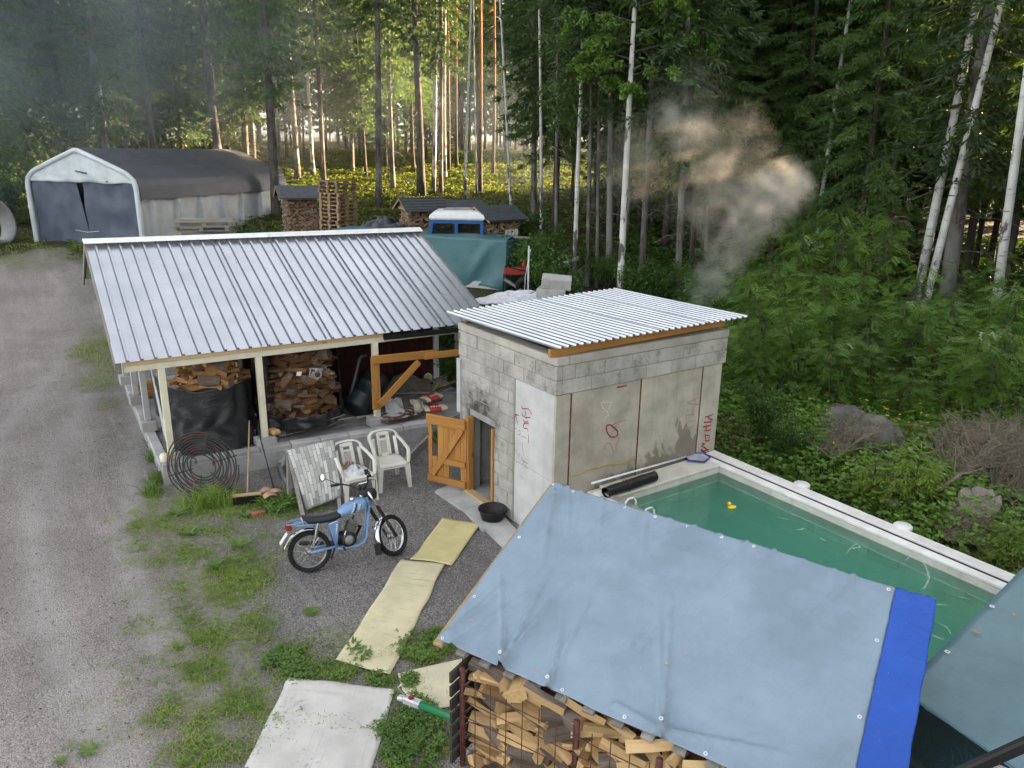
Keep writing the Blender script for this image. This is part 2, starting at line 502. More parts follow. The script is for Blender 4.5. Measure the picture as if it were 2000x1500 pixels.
M['timber'] = wood_mat('orange_stained_timber', (.50, .245, .065), (.37, .16, .038), axis=2, knots=.8, rand=.07)
M['timber_x'] = wood_mat('orange_stained_timber_long', (.50, .245, .065), (.37, .16, .038), axis=0, knots=.8, rand=.07)
M['cream'] = pm('cream_paint', (.72, .66, .50), .55, .08, 5, .1)
M['greypaint'] = pm('pale_grey_paint', (.55, .55, .54), .6, .1, 5, .1)
M['white'] = pm('white_paint', (.78, .78, .76), .5, .06, 5, .08)
M['redwall'] = pm('dark_red_boards', (.055, .010, .009), .75, .3, 5, .3, 40)
M['oldwood'] = wood_mat('weathered_wood', (.34, .31, .27), (.20, .18, .155), axis=0, knots=.4, rand=.2)
M['oldwood_z'] = wood_mat('weathered_wood_upright', (.36, .33, .29), (.22, .19, .165), axis=2, knots=.4, rand=.2)
M['rawwood'] = wood_mat('raw_plank', (.55, .40, .22), (.42, .28, .14), axis=0, knots=.7, rand=.2)
M['black'] = pm('black_plastic', (.012, .012, .013), .45, .3, 6, .2)
M['rubber'] = pm('rubber', (.015, .015, .016), .75, .3, 20, .3)
M['poolwhite'] = conc_mat('pool_plaster', (.70, .66, .57), fine=.1, blotch=.15)
M['poolrim'] = pm('pool_coping', (.80, .77, .73), .55, .1, 4, .15)
M['poolblock'] = conc_mat('pool_block', (.80, .82, .68), fine=.1, blotch=.2, rand=.15)
M['red'] = pm('red_marker_paint', (.34, .02, .04), .7, .4, 30, .1, rand=.02)
M['redfaint'] = pm('faded_red_paint', (.42, .20, .20), .8, .25, 30, .1, rand=.02)
M['chalk'] = pm('chalk_line', (.62, .58, .42), .9, .2, 20, .1)

# ------------------------------------------------------------------ ground
GRASS_ELL = [  # patches of grass in the yard (picture ellipses, cx cy rx ry strength)
    (420, 1180, 150, 220, .30), (430, 1400, 210, 130, .42), (330, 1050, 120, 90, .3), (640, 1270, 130, 60, .25),
    (430, 985, 90, 40, 1.2), (330, 1030, 100, 32, 1.0), (350, 1080, 75, 40, .75), (470, 1125, 80, 45, 1.1), (440, 1160, 90, 40, .8), (430, 1235, 80, 40, .85),
    (500, 1225, 70, 45, .7), (400, 1310, 80, 40, .9), (360, 1400, 110, 50, 1.1), (480, 1380, 80, 60, 1.0), (420, 1470, 140, 50, 1.0), (560, 1300, 60, 40, 1.1),
    (650, 1310, 70, 22, 1.5), (745, 1330, 45, 16, 1.5), (700, 1280, 30, 25, 1.0), (830, 1265, 60, 42, 1.6), (800, 1330, 30, 20, 1.2), (815, 1430, 80, 75, 1.4), (770, 1480, 40, 40, 1.4),
    (560, 980, 60, 30, 1.2), (195, 690, 60, 40, 1.3), (190, 745, 50, 25, .7), (215, 790, 35, 18, .5), (120, 470, 150, 22, .9), (60, 505, 90, 20, .7), (300, 1290, 30, 15, .35), (245, 1370, 25, 12, .3), (160, 1460, 60, 15, .25), (545, 1080, 60, 30, .25), (610, 1195, 30, 12, .35), (300, 965, 14, 50, .7)]
def px_of(x, y, z):
    d = np.stack([x, y, z - CAM_H], -1)
    zz = d @ CF
    zz = np.where(zz < .2, .2, zz)
    return 1000 + FPX * (d @ CR) / zz, 750 - FPX * (d @ CU) / zz, zz
def grass_strength(x, y):
    X, Yp, zz = px_of(x, y, hz(x, y))
    s = np.zeros_like(X)
    wob = .55 + 1.3 * (.5 + .5 * np.sin(x * 4.3 + 2.1 * np.sin(y * 3.1)) * np.cos(y * 4.9 + 1.7 * np.sin(x * 2.7))) * (.6 + .8 * (.5 + .5 * np.sin(x * 11.3 + y * 7.7) * np.cos(y * 12.1 - x * 3.0)))
    for cx, cy_, rx, ry, k in GRASS_ELL:
        q = (((X - cx) / rx) ** 2 + ((Yp - cy_) / ry) ** 2) * wob
        s = np.maximum(s, k * np.clip(1.25 - q, 0, 1))
    return np.where(zz > .3, s, 0)
def ground():
    def axis(lo, hi, st, far):
        a = list(np.arange(lo, hi, st)); d, g = st, []
        p = a[-1]
        while p < far: d *= 1.16; p += d; g.append(p)
        q = a[0]; d = st; h = []
        while q > -far: d *= 1.16; q -= d; h.append(q)
        return np.array(h[::-1] + a + g)
    ax = axis(-3, 17, .16, 900); ay = axis(3, 22, .16, 900)
    X, Y = np.meshgrid(ax, ay, indexing='ij')
    Z = hz(X, Y)
    r = np.hypot(X, Y)
    near = (r < 26)
    # wheel ruts of the drive and small unevenness
    for (x0, w, dp) in ((-.2, .16, .03), (.75, .13, .02), (1.25, .11, .022)):
        xc = x0 + .25 * np.sin(Y * .33) + .02 * (Y - 9) ** 2 * .3
        Z = Z - near * dp * np.exp(-((X - xc) / w) ** 2) * sstep(6, 8, Y) * sstep(17, 12, Y) + near * dp * .7 * np.exp(-((X - xc - w * 1.8) / w) ** 2) * sstep(6, 8, Y) * sstep(17, 12, Y)
    Z = Z + near * (.012 * np.sin(X * 2.1 + Y) * np.cos(Y * 1.7) + .006 * np.sin(X * 5.1) * np.sin(Y * 4.3))
    inpool = (X > 6.7) & (X < 8.6) & (Y > 2.7) & (Y < 7.0)
    Z = np.where(inpool, -1.0, Z)
    n0, n1 = X.shape
    V = np.stack([X, Y, Z], -1).reshape(-1, 3)
    I = np.arange(n0 * n1).reshape(n0, n1)
    F = np.stack([I[:-1, :-1], I[1:, :-1], I[1:, 1:], I[:-1, 1:]], -1).reshape(-1, 4)
    me = npmesh('ground', V, F, M['ground'], True)
    fo = np.maximum(sstep(9.0, 9.9, X) * sstep(70, 9, Y * 0 + 9), sstep(33, 38, r))
    fo = np.maximum(fo, .62 * sstep(17.5, 20, Y) * sstep(2.5, 5.5, X))
    a = me.attributes.new('forest', 'FLOAT', 'POINT'); a.data.foreach_set('value', fo.ravel().astype(np.float32))
    g = np.clip(grass_strength(X, Y), 0, 1)
    a = me.attributes.new('grassy', 'FLOAT', 'POINT'); a.data.foreach_set('value', g.ravel().astype(np.float32))
    tk = np.zeros_like(X)
    for (x0, w) in ((-1.0, .22), (.05, .2), (1.1, .16), (1.75, .13)):
        xc = x0 + .22 * np.sin(Y * .42 + x0) + .012 * (Y - 9) ** 2
        tk = np.maximum(tk, np.exp(-((X - xc) / w) ** 2))
    a = me.attributes.new('track', 'FLOAT', 'POINT'); a.data.foreach_set('value', (tk * sstep(24, 18, Y) * sstep(4.5, 7, Y)).ravel().astype(np.float32))
    dv = np.clip(sstep(2.2, .2, X - .055 * (Y - 9)) * sstep(40, 30, r) , 0, 1)
    a = me.attributes.new('drive', 'FLOAT', 'POINT'); a.data.foreach_set('value', dv.ravel().astype(np.float32))
    tag(put('ground', me), 'grey gravel yard running into the mossy forest floor', 'ground', kind='structure')
ground()

# ------------------------------------------------------------------ sauna hut
SX0, SX1, SY0, SY1, SZ = 5.85, 9.12, 7.55, 10.08, 2.74
hut = thing('sauna_hut', 'small concrete block sauna hut with corrugated roof and red spray writing', 'hut', (SX0, SY0, 0))
def hb(name, mat, x0, x1, y0, y1, z0, z1, ch=.006, parent=hut):
    """box given in world extents, child of the hut (origin at its front corner)"""
    b = MB().box((0, 0, 0), (x1 - x0, y1 - y0, z1 - z0), None, ch)
    return b.build(name, M[mat], parent, loc=((x0 + x1) / 2 - SX0, (y0 + y1) / 2 - SY0, (z0 + z1) / 2))
T = .2
DY0, DY1, DZ = 9.03, 9.74, 1.30                       # door opening
CZ = 2.22                                             # underside of the two block courses
# core behind the blocks (mortar), with the doorway left open
hb('wall_core', 'mortar', SX0 + .012, SX0 + T, 8.52, DY0, 0, CZ + .4)
hb('wall_core', 'mortar', SX0 + .012, SX0 + T, DY1, SY1 - .012, 0, CZ + .4)
hb('wall_core', 'mortar', SX0 + .012, SX0 + T, DY0, DY1, DZ + .02, CZ + .4)
hb('wall_core', 'mortar', SX0 + .014, SX1 - .012, SY0 + .012, SY0 + T, CZ, CZ + .4)
hb('wall_core', 'mortar', SX0 + .016, SX0 + T + .002, SY0 + .016, 8.52, CZ, CZ + .4)
hb('back_wall', 'slab', SX0 + T, SX1, SY1 - T, SY1 - .004, 0, CZ + .4)
hb('side_wall', 'slab', SX1 - T, SX1 - .002, SY0 + T, SY1 - T, 0, CZ + .4)
hb('floor', 'slab', SX0 + .05, SX1 - T, SY0 + T, SY1 - T, -.1, .05)
hb('ceiling', 'slab', SX0 + T, SX1 - T, SY0 + T, SY1 - T, CZ + .18, CZ + .38)
# block courses of the door wall
def course_y(z, y0, y1, off, h=.2, L=.5):
    y = y0 - off
    while y < y1 - .01:
        a, b = max(y, y0), min(y + L, y1)
        if b - a > .04:
            segs = [(a, b)]
            if z < DZ - .02:
                segs = []
                if a < DY0: segs.append((a, min(b, DY0)))
                if b > DY1: segs.append((max(a, DY1), b))
            for (p, q) in segs:
                if q - p > .03:
                    j = random.uniform(-.004, .005)
                    hb('block', 'block', SX0 + j, SX0 + .1, p + .006, q - .006, z + .006, z + h - .006, .007)
        y += L
z = 0.02; k = 0
while z < CZ - .05:
    h = .2 if z + .2 < CZ else CZ - z
    course_y(z, 8.53, 9.98, (.12, .37)[k % 2], h)
    z += h; k += 1
for k, z in enumerate((CZ, CZ + .2)): course_y(z, SY0 + (.0 if k else 0), SY1, (.25, .02)[k])
# two courses on the pool side
for k, z in enumerate((CZ, CZ + .2)):
    x = SX0 + .1 - (.0, .28)[k]
    while x < SX1 - .02:
        a, b = max(x, SX0 + .102), min(x + .5, SX1)
        if b - a > .04: hb('block', 'block', a + .006, b - .006, SY0 + random.uniform(-.004, .005), SY0 + .1, z + .006, z + .194, .007)
        x += .5
hb('ring_beam', 'cast', SX0 - .006, SX0 + T, SY0 - .006, SY1, CZ + .402, SZ, .012)
hb('ring_beam', 'cast', SX0 + T + .002, SX1 + .006, SY0 - .006, SY0 + T, CZ + .402, SZ, .012)
hb('ring_beam', 'cast', SX0 + T + .002, SX1, SY1 - T, SY1, CZ + .402, SZ, .012)
hb('ring_beam', 'cast', SX1 - T, SX1 + .004, SY0 + T + .002, SY1 - T - .002, CZ + .402, SZ, .012)
# precast panels
pw = hb('concrete_panel', 'panel_white', SX0 + .02, SX0 + T, SY0 + .06, 8.515, .98, CZ - .004, .006); pw['label'] = 'white precast panel with faded red handwriting'
hb('concrete_panel', 'panel_white', SX0 + .02, SX0 + T, SY0 + .06, 8.515, 0, .975, .006)
for (a, b, m_) in ((SX0 + .024, 6.115, 'panel'), (6.145, 7.375, 'panel_wet'), (7.405, 8.635, 'panel_wet'), (8.665, 8.80, 'panel'), (8.805, SX1 - .05, 'panel')):
    hb('concrete_panel', m_, a, b, SY0 + .025, SY0 + T - .01, .0, CZ - .004, .006)
for x in (6.13, 7.39, 8.65): hb('joint_strip', 'rust', x - .012, x + .012, SY0 + .03, SY0 + .1, 0, CZ - .006, 0)
hb('corner_board', 'greypaint', SX0 - .03, SX0 + .1, 9.985, SY1 + .01, 1.28, 2.16, .004)
# yellow seam of sealant on the second panel
s_ = MB(); P_ = [ony(1118, 930, SY0 + .02), ony(1150, 918, SY0 + .02), ony(1185, 909, SY0 + .02), ony(1215, 905, SY0 + .02), ony(1240, 897, SY0 + .02)]
s_.tube([p - Vector((SX0, SY0, 0)) for p in P_], .009, 6); s_.build('sealant_seam', pm('yellow_sealant', (.50, .33, .05), .6), hut)
# roof sheets on timber
def corr(x0, x1, pitch, h, top=.35, side=.16):
    """trapezoid profile: list of (x, height, flank_shade) ; flank_shade marks rising flanks painted dark as shade"""
    pts = []; x = x0
    while x < x1 - 1e-6:
        pts += [(x, 0), (x + pitch * (1 - top) - side, 0), (x + pitch * (1 - top), h), (x + pitch * .93, h)]
        x += pitch
    pts = [(min(a, x1), b) for a, b in pts] + [(x1, 0)]
    out = [pts[0]]
    for p in pts[1:]:
        if p[0] > out[-1][0] + 1e-5: out.append(p)
    return out
def sheet(parent, name, q, x0, x1, pitch, h, mat, off, ny=5, sag=0.0, top=.3, side=.2, org=Vector((0, 0, 0)), flank_shade=1):
    """corrugated sheet over the quad q=(p00,p10,p01,p11); x runs p0->p1 in metres x0..x1 of total q[4]"""
    p00, p10, p01, p11, L = q
    pr = corr(x0, x1, pitch, h, top, side)
    rows = []
    nrm = (p10 - p00).cross(p01 - p00).normalized()
    for i in range(ny + 1):
        v = i / ny; row = []
        for (x, hh) in pr:
            u = x / L
            a = p00.lerp(p10, u); b = p01.lerp(p11, u)
            row.append(a.lerp(b, v) + nrm * (hh + off + sag * math.sin(PI * v) * math.sin(x * 3)) - org)
        rows.append(row)
    me = MB().grid(rows, .0012).mesh(name, mat); me.materials.append(M['rib_shade'])
    nc = len(pr) - 1; up = [flank_shade if pr[j + 1][1] > pr[j][1] + 1e-6 else 0 for j in range(nc)]
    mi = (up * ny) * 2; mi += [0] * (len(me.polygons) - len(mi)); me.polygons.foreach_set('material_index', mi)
    return put(name, me, parent)
RO = Vector((SX0, SY0, 0))
q = (Vector((5.78, 7.48, 2.885)), Vector((9.36, 7.40, 2.93)), Vector((5.70, 10.28, 2.86)), Vector((9.20, 10.25, 2.93)), 3.6)
for i in range(4): sheet(hut, 'roof_sheet', q, i * .9 - (.06 if i else 0), min(3.6, (i + 1) * .9), .12, .026, M['roof_hut'], .002 * i, 4, .004, .36, .012, RO, 0)
def hbeam(name, p, qq, w, h, mat='timber_x', parent=hut, org=RO):
    p, qq = Vector(p) - org, Vector(qq) - org
    d = qq - p; L = d.length
    m_ = MB().box((L / 2, 0, 0), (L, w, h), None, .003)
    o = m_.build(name, M[mat], parent, loc=p)
    o.rotation_mode = 'QUATERNION'
    ang = Matrix((d.normalized(), Vector((0, 0, 1)).cross(d).normalized() if abs(d.normalized().z) < .98 else Vector((0, 1, 0)), Vector())).transposed()
    x = d.normalized(); y = (Vector((0, 0, 1)).cross(x)).normalized() if abs(x.z) < .98 else Vector((0, 1, 0)); zz = x.cross(y)
    o.rotation_quaternion = Matrix((x, y, zz)).transposed().to_quaternion()
    return o
hbeam('roof_timber', (5.77, 7.62, 2.80), (9.05, 7.62, 2.845), .05, .11)
hbeam('roof_timber', (5.9, 9.95, 2.80), (9.05, 9.95, 2.83), .05, .10)
for x in (6.5, 7.4, 8.3): hbeam('roof_timber', (x, 7.65, 2.79), (x, 9.9, 2.79), .05, .09)
# door frame and open door
hbeam('door_jamb', (SX0 - .004, DY0 + .02, .06), (SX0 - .004, DY0 + .02, DZ), .05, .05, 'timber_x')
hbeam('door_jamb', (SX0 - .02, DY1 - .035, .06), (SX0 - .02, DY1 - .035, DZ), .08, .10, 'timber_x')
hbeam('threshold', (SX0 - .05, DY0 - .02, .05), (SX0 - .05, DY1, .05), .13, .06, 'rawwood')
H0 = Vector((SX0 - .06, DY1 - .03, .08))
fe = onz(840, 935, .1); fe.z = H0.z
dd = (fe - H0); dw = .72; ang = math.atan2(dd.y, dd.x)
door = bpy.data.objects.new('door', None); COL.objects.link(door); door.parent = hut; door.location = H0 - RO; door.rotation_euler = (0, 0, ang)
door['label'] = 'open orange timber door with diagonal brace and two cut openings'
DH = 1.16
def dbox(name, x0, x1, z0, z1, y0, y1, mat='timber', ch=.003):
    return MB().box((0, 0, 0), (x1 - x0, y1 - y0, z1 - z0), None, ch).build(name, M[mat], door, loc=((x0 + x1) / 2, (y0 + y1) / 2, (z0 + z1) / 2))
# boards (x from hinge), one window slot near the free edge and a square hole near the hinge
bw = .108; x = 0.0
for i in range(7):
    x1 = min(x + bw, dw)
    if i == 0: dbox('board', x, x1 - .003, .02, DH, 0, .028)
    elif i in (1, 2):
        dbox('board', x, x1 - .003, .02, .1, 0, .028); dbox('board', x, x1 - .003, .36, DH, 0, .028)
    elif i == 5:
        dbox('board', x, x1 - .003, .02, .45, 0, .028); dbox('board', x, x1 - .003, DH - .08, DH, 0, .028)
    else: dbox('board', x, x1 - .003, .02, DH, 0, .028)
    x += bw
# battens are on the side turned to the camera: local y sign
sgn = 1 if Vector((-math.sin(ang), math.cos(ang), 0)).dot(Vector((-5.5, -9.8, 0))) > 0 else -1
ys = (.03, .066) if sgn > 0 else (-.040, -.002)
dbox('batten', .01, dw + .01, DH - .15, DH + .01, *ys, 'timber_x'); dbox('batten', .01, dw, .02, .13, *ys, 'timber_x'); dbox('batten', .01, .42, .37, .47, *ys, 'timber_x')
ym = sum(ys) / 2
MB().beam((.07, ym * 1.1, DH - .15), (dw - .09, ym * 1.1, .14), .1, .042, up=(0, 1, 0), ch=.004).build('brace', M['timber'], door)
# spray writing: strokes on the walls, in picture points
def stroke(pts, plane, r, mat, parent=hut):
    P3 = []
    for (x, y) in pts:
        P3.append((onx(x, y, SX0 + .018) if plane == 'x' else ony(x, y, SY0 + .0225)) - RO)
    nv = Vector((-1, 0, 0)) if plane == 'x' else Vector((0, -1, 0))
    b = MB(); n = len(P3)
    vs = []; fs = []
    for i, p in enumerate(P3):
        t_ = (P3[min(i + 1, n - 1)] - P3[max(i - 1, 0)]).normalized(); s = t_.cross(nv) * (r * random.uniform(.7, 1.2))
        vs += [p + s, p - s]
    fs = [(2 * i, 2 * i + 1, 2 * i + 3, 2 * i + 2) for i in range(n - 1)]
    b.add(vs, fs); return b
def zl(l, ox, oy, k): return [(ox + x / k, oy + y / k) for x, y in l]
def writing(name, label, plane, strokes, mat, r, ox, oy, k):
    b = MB()
    for l in strokes:
        pts = zl(l, ox, oy, k); fine = []
        for a, c in zip(pts, pts[1:]):
            for i in range(4): fine.append((a[0] + (c[0] - a[0]) * i / 4, a[1] + (c[1] - a[1]) * i / 4))
        fine.append(pts[-1])
        s = stroke(fine, plane, r, mat); b.add(s.v, s.f)
    o = b.build(name, M[mat], hut); o['label'] = label
K1 = 6.82
writing('writing', 'faded red handwriting on the white panel', 'x', [
    [(262, 365), (275, 395), (310, 400), (350, 395), (400, 470)], [(320, 430), (315, 490)], [(270, 455), (275, 490), (320, 515), (385, 515)],
    [(290, 540), (300, 575), (345, 570), (355, 600), (300, 590), (285, 630), (300, 660), (340, 660), (350, 695)],
    [(150, 430), (160, 460), (230, 490)], [(200, 480), (170, 500), (152, 560)], [(185, 490), (215, 600)]], 'red', .0075, 980, 740, K1)
writing('writing', 'fainter red handwriting lower on the white panel', 'x', [
    [(145, 655), (200, 665)], [(215, 680), (245, 700), (240, 745), (215, 740)], [(260, 760), (330, 790)], [(350, 740), (360, 800), (352, 860)],
    [(270, 850), (275, 900), (285, 980)], [(130, 780), (185, 860)], [(140, 895), (200, 970)], [(235, 985), (225, 1030)], [(260, 1050), (275, 1085), (345, 1130)], [(300, 1080), (290, 1140)], [(315, 1155), (340, 1195)], [(255, 1300), (290, 1330)]], 'redfaint', .006, 980, 740, K1)
K2 = 9.375
writing('writing', 'red painted ring on the pool side panel', 'y', [
    [(905, 860), (860, 840), (800, 850), (785, 910), (810, 990), (860, 1060), (940, 1070), (1000, 1030), (995, 960), (940, 900), (880, 860)]], 'red', .011, 1100, 740, K2)
writing('writing', 'faded red strokes round the painted ring', 'y', [
    [(900, 840), (1000, 800), (1160, 750)], [(760, 1290), (775, 1200), (840, 1165), (885, 1210), (900, 1280), (930, 1340)], [(1020, 1080), (1015, 1130), (970, 1220), (965, 1290), (1000, 1305)]], 'redfaint', .007, 1100, 740, K2)
writing('writing', 'pale chalk loop under the block course', 'y', [
    [(690, 470), (740, 540), (820, 610), (825, 670), (770, 720)], [(700, 440), (780, 430), (900, 430)], [(870, 470), (830, 560)]], 'chalk', .006, 1100, 740, K2)
writing('writing', 'red paint smear under the block course', 'y', [[(985, 155), (1060, 145), (1170, 120)]], 'red', .012, 1100, 740, K2)
K3 = 9.377
writing('writing', 'bold red letters running down the corner pillar', 'y', [
    [(870, 650), (800, 680), (720, 700)], [(770, 690), (800, 730), (860, 750)], [(700, 800), (850, 785)], [(680, 880), (830, 855)], [(740, 860), (745, 930)],
    [(700, 950), (800, 945), (825, 920)], [(725, 1010), (730, 1060), (740, 1140), (800, 1130)], [(735, 1030), (800, 1045), (790, 1120)], [(660, 1180), (720, 1190), (650, 1240)], [(690, 1240), (780, 1310)], [(660, 1330), (790, 1290)], [(640, 1290), (720, 1350), (800, 1330)]], 'red', .011, 1300, 740, K3)
writing('writing', 'faded pink letters beside the corner pillar', 'y', [
    [(395, 435), (540, 370), (615, 325)], [(400, 440), (540, 475), (660, 465)], [(540, 365), (545, 485)], [(410, 560), (400, 610)], [(370, 740), (375, 660), (530, 660), (480, 640), (540, 500)], [(360, 800), (530, 760)], [(340, 910), (450, 890), (525, 860)]], 'redfaint', .006, 1300, 740, K3)

# ------------------------------------------------------------------ woodshed with metal roof
EL, ER = Vector((1.35, 12.72, 2.08)), Vector((7.95, 12.40, 2.08))
RL, RR = Vector((1.50, 16.36, 3.5)), Vector((8.09, 15.67, 3.5))
shed = thing('open_woodshed', 'long open woodshed with pale ribbed metal roof and cream posts', 'shed', (1.35, 12.72, 0))
SO = Vector((1.35, 12.72, 0))
LR = 6.6
qf = (EL, ER, RL, RR, LR)
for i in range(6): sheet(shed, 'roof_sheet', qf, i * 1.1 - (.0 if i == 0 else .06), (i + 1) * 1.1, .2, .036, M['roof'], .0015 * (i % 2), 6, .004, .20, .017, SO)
BL, BR = Vector((1.62, 19.0, 2.45)), Vector((8.2, 18.3, 2.45))
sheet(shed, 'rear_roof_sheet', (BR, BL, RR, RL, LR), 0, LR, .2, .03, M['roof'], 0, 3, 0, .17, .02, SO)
rc = MB()
for s in (0, 1):
    a, b = RL.lerp(RR, s * .5 - .003 if s else -.004), RL.lerp(RR, .5 + s * .504)
    up = Vector((0, 0, .07)); f_ = Vector((0, -.16, -.02)); bk = Vector((0, .16, -.02))
    rows = [[a + f_ + up * .55, b + f_ + up * .55], [a + up + up * .35, b + up + up * .35], [a + bk + up * .55, b + bk + up * .55]]
    MB().grid([[p - SO for p in r_] for r_ in rows], .002).build('ridge_cap', M['white'], shed)
def sbeam(name, p, q_, w, h, mat): return hbeam(name, p, q_, w, h, mat, shed, SO)
M['cream_beam'] = M['cream']
# eave beam: bare timber band above cream board
sbeam('eave_board', EL + Vector((.12, .05, -.035)), EL.lerp(ER, .66) + Vector((0, .05, -.035)), .04, .07, 'rawwood')
sbeam('eave_beam', EL + Vector((.12, .09, -.125)), EL.lerp(ER, .985) + Vector((0, .09, -.125)), .09, .10, 'cream')
g0, g1 = EL.lerp(ER, .66) + Vector((0, -.02, -.07)), EL.lerp(ER, 1.0) + Vector((0, -.02, -.10))
gut = MB(); prof = [(-.06, .03), (-.055, -.03), (0, -.055), (.055, -.03), (.06, .03)]
gut.grid([[g0 - SO + Vector((0, a, b)) for a, b in prof], [g1 - SO + Vector((0, a, b)) for a, b in prof]], .004); gut.build('gutter', M['black'], shed)
# gable barge boards
sbeam('barge_board', EL + Vector((.0, .02, -.07)), RL + Vector((0, 0, -.06)), .03, .14, 'oldwood')
sbeam('barge_board', ER + Vector((-.03, .02, -.06)), RR + Vector((-.03, 0, -.05)), .03, .12, 'oldwood')
sbeam('barge_board', RL + Vector((.0, .02, -.07)), BL + Vector((0, 0, -.06)), .03, .14, 'oldwood')
for x in (2.4, 3.4, 4.4, 5.4, 6.4, 7.4):
    u = (x - 1.35) / 6.6
    sbeam('rafter', EL.lerp(ER, u) + Vector((0, .15, -.09)), RL.lerp(RR, u) + Vector((0, 0, -.09)), .05, .12, 'oldwood')
# foundation
SZT = .33
def sb(name, mat, x0, x1, y0, y1, z0, z1, ch=.008, rot=0.0):
    o = MB().box((0, 0, 0), (x1 - x0, y1 - y0, z1 - z0), None, ch).build(name, M[mat], shed, loc=((x0 + x1) / 2 - SO.x, (y0 + y1) / 2 - SO.y, (z0 + z1) / 2))
    return o
sl = MB().prism([(1.79, 12.55), (6.45, 12.12), (8.1, 12.75), (8.2, 17.6), (2.05, 18.2)], SZT - .05); o_ = sl.build('foundation', M['slab'], shed, loc=(-SO.x, -SO.y, 0))
# block curb along the front edge and the left edge
def fline(u): return Vector((1.80, 12.57, 0)).lerp(Vector((6.42, 12.14, 0)), u)
n_ = 9
for i in range(n_):
    a, b = fline(i / n_), fline((i + 1) / n_)
    MB().beam(a + (b - a) * .012 + Vector((.0, .1, SZT - .02 + random.uniform(-.006, .006))) - SO, b - (b - a) * .012 + Vector((0, .1, SZT - .02)) - SO, .19, .09, up=(0, 0, 1), ch=.012).build('curb_block', M['paver' if i > 3 else 'slab'], shed)
MB().beam(Vector((1.86, 12.75, SZT - .03)) - SO, Vector((2.08, 17.8, SZT - .03)) - SO, .16, .08, ch=.01).build('curb_block', M['paver'], shed)
for k, (u, hh) in enumerate(((.02, .16), (.335, .2), (.79, .2))):
    pass
def post(px, pyb, pyt, Y, zb, wd, mat, pier=None):
    b = ony(px[0], pyb, Y); x = b.x
    if pier:
        sb('pier_block', 'block_clean', x - pier[0] / 2, x + pier[0] / 2, Y - .13, Y + .13, SZT - .01, zb - .004, .012)
    sbeam('post', (x, Y, zb), (x, Y, 1.92), wd, wd, mat)
    return x
PX1 = post((335, 310), 888, 715, 12.80, .42, .1, 'cream', (.3,))
PX2 = post((518, 503), 860, 695, 12.72, .46, .1, 'cream', (.34,))
PX3 = post((737, 731), 818, 672, 12.58, .50, .1, 'cream', (.34,))
post((851, 851), 745, 660, 14.2, .36, .12, 'white')
# posts of the open left side and the row behind
for (x, y, m_) in ((1.93, 14.5, 'greypaint'), (2.0, 16.2, 'greypaint'), (2.05, 17.8, 'greypaint'), (3.55, 14.25, 'cream')):
    zt = 2.0 + max(0, (y - 12.7)) * .39 if y < 16.4 else 2.9
    sb('pier_block', 'block_clean', x - .13, x + .13, y - .13, y + .13, SZT - .01, .52, .012)
    sbeam('post', (x, y, .524), (x, y, min(zt, 3.3)), .1, .1, m_)
for i in range(32):
    x = 2.9 + i * .152
    yb = 14.42 - .05 * (x - 2.9)
    sb('wall_board', 'redwall', x + .003, x + .149, yb - (.012 if i % 2 else 0), yb + .03, .34, 2.6, .003)
vent = MB().lathe([(.0, .012), (.075, .012), (.075, .03), (.10, .03), (.105, 0)], 20, Matrix.Translation(Vector((7.46, 14.17, .55)) - SO) @ Matrix.Rotation(PI / 2, 4, 'X'))
vent.build('wall_vent', M['cream'], shed, True)

# ------------------------------------------------------------------ raised pool
PIX0, PIX1, PIY0, PIY1, PZ, PB = 6.64, 8.70, 2.62, 7.13, .78, -.40
pool = thing('garden_pool', 'raised white plastered pool of green water against the sauna hut', 'pool', (6.43, 2.45, 0))
PO = Vector((6.43, 2.45, 0))
def pb(name, mat, x0, x1, y0, y1, z0, z1, ch=.01, parent=None):
    return MB().box((0, 0, 0), (x1 - x0, y1 - y0, z1 - z0), None, ch).build(name, M[mat], parent or pool, loc=((x0 + x1) / 2 - PO.x, (y0 + y1) / 2 - PO.y, (z0 + z1) / 2))
pb('pool_floor', 'poolblock', PIX0 - .05, PIX1 + .05, PIY0 - .05, PIY1 + .05, PB - .1, PB)
wl = pb('pool_wall', 'poolwhite', 6.44, PIX0, 2.45, 7.54, PB - .1, PZ - .05)
wr = pb('pool_wall', 'poolwhite', PIX1, 9.04, 2.45, 7.54, PB - .1, PZ - .05)
wf = pb('pool_wall', 'poolwhite', PIX0, PIX1, 2.46, PIY0, PB - .1, PZ - .05)
wb_ = pb('pool_wall', 'poolwhite', PIX0, PIX1, PIY1, 7.54, PB - .1, PZ - .05)
# block lining you can make out under water
zz = PB + .02; k = 0
while zz < .50:
    x = PIX0 + .02 - (.15 if k % 2 else 0)
    while x < PIX1 - .03:
        a, b = max(x, PIX0 + .02), min(x + .3, PIX1 - .03)
        if b - a > .03: pb('lining_block', 'poolblock', a + .007, b - .007, PIY1 - .022, PIY1 - .001, zz + .007, zz + .123, .006)
        x += .3
    y = PIY0 + .02 - (.2 if k % 2 else 0)
    while y < PIY1 - .05:
        a, b = max(y, PIY0 + .02), min(y + .4, PIY1 - .04)
        if b - a > .03: pb('lining_block', 'poolblock', PIX1 - .02, PIX1 - .001, a + .007, b - .007, zz + .007, zz + .123, .006)
        y += .4
    zz += .13; k += 1
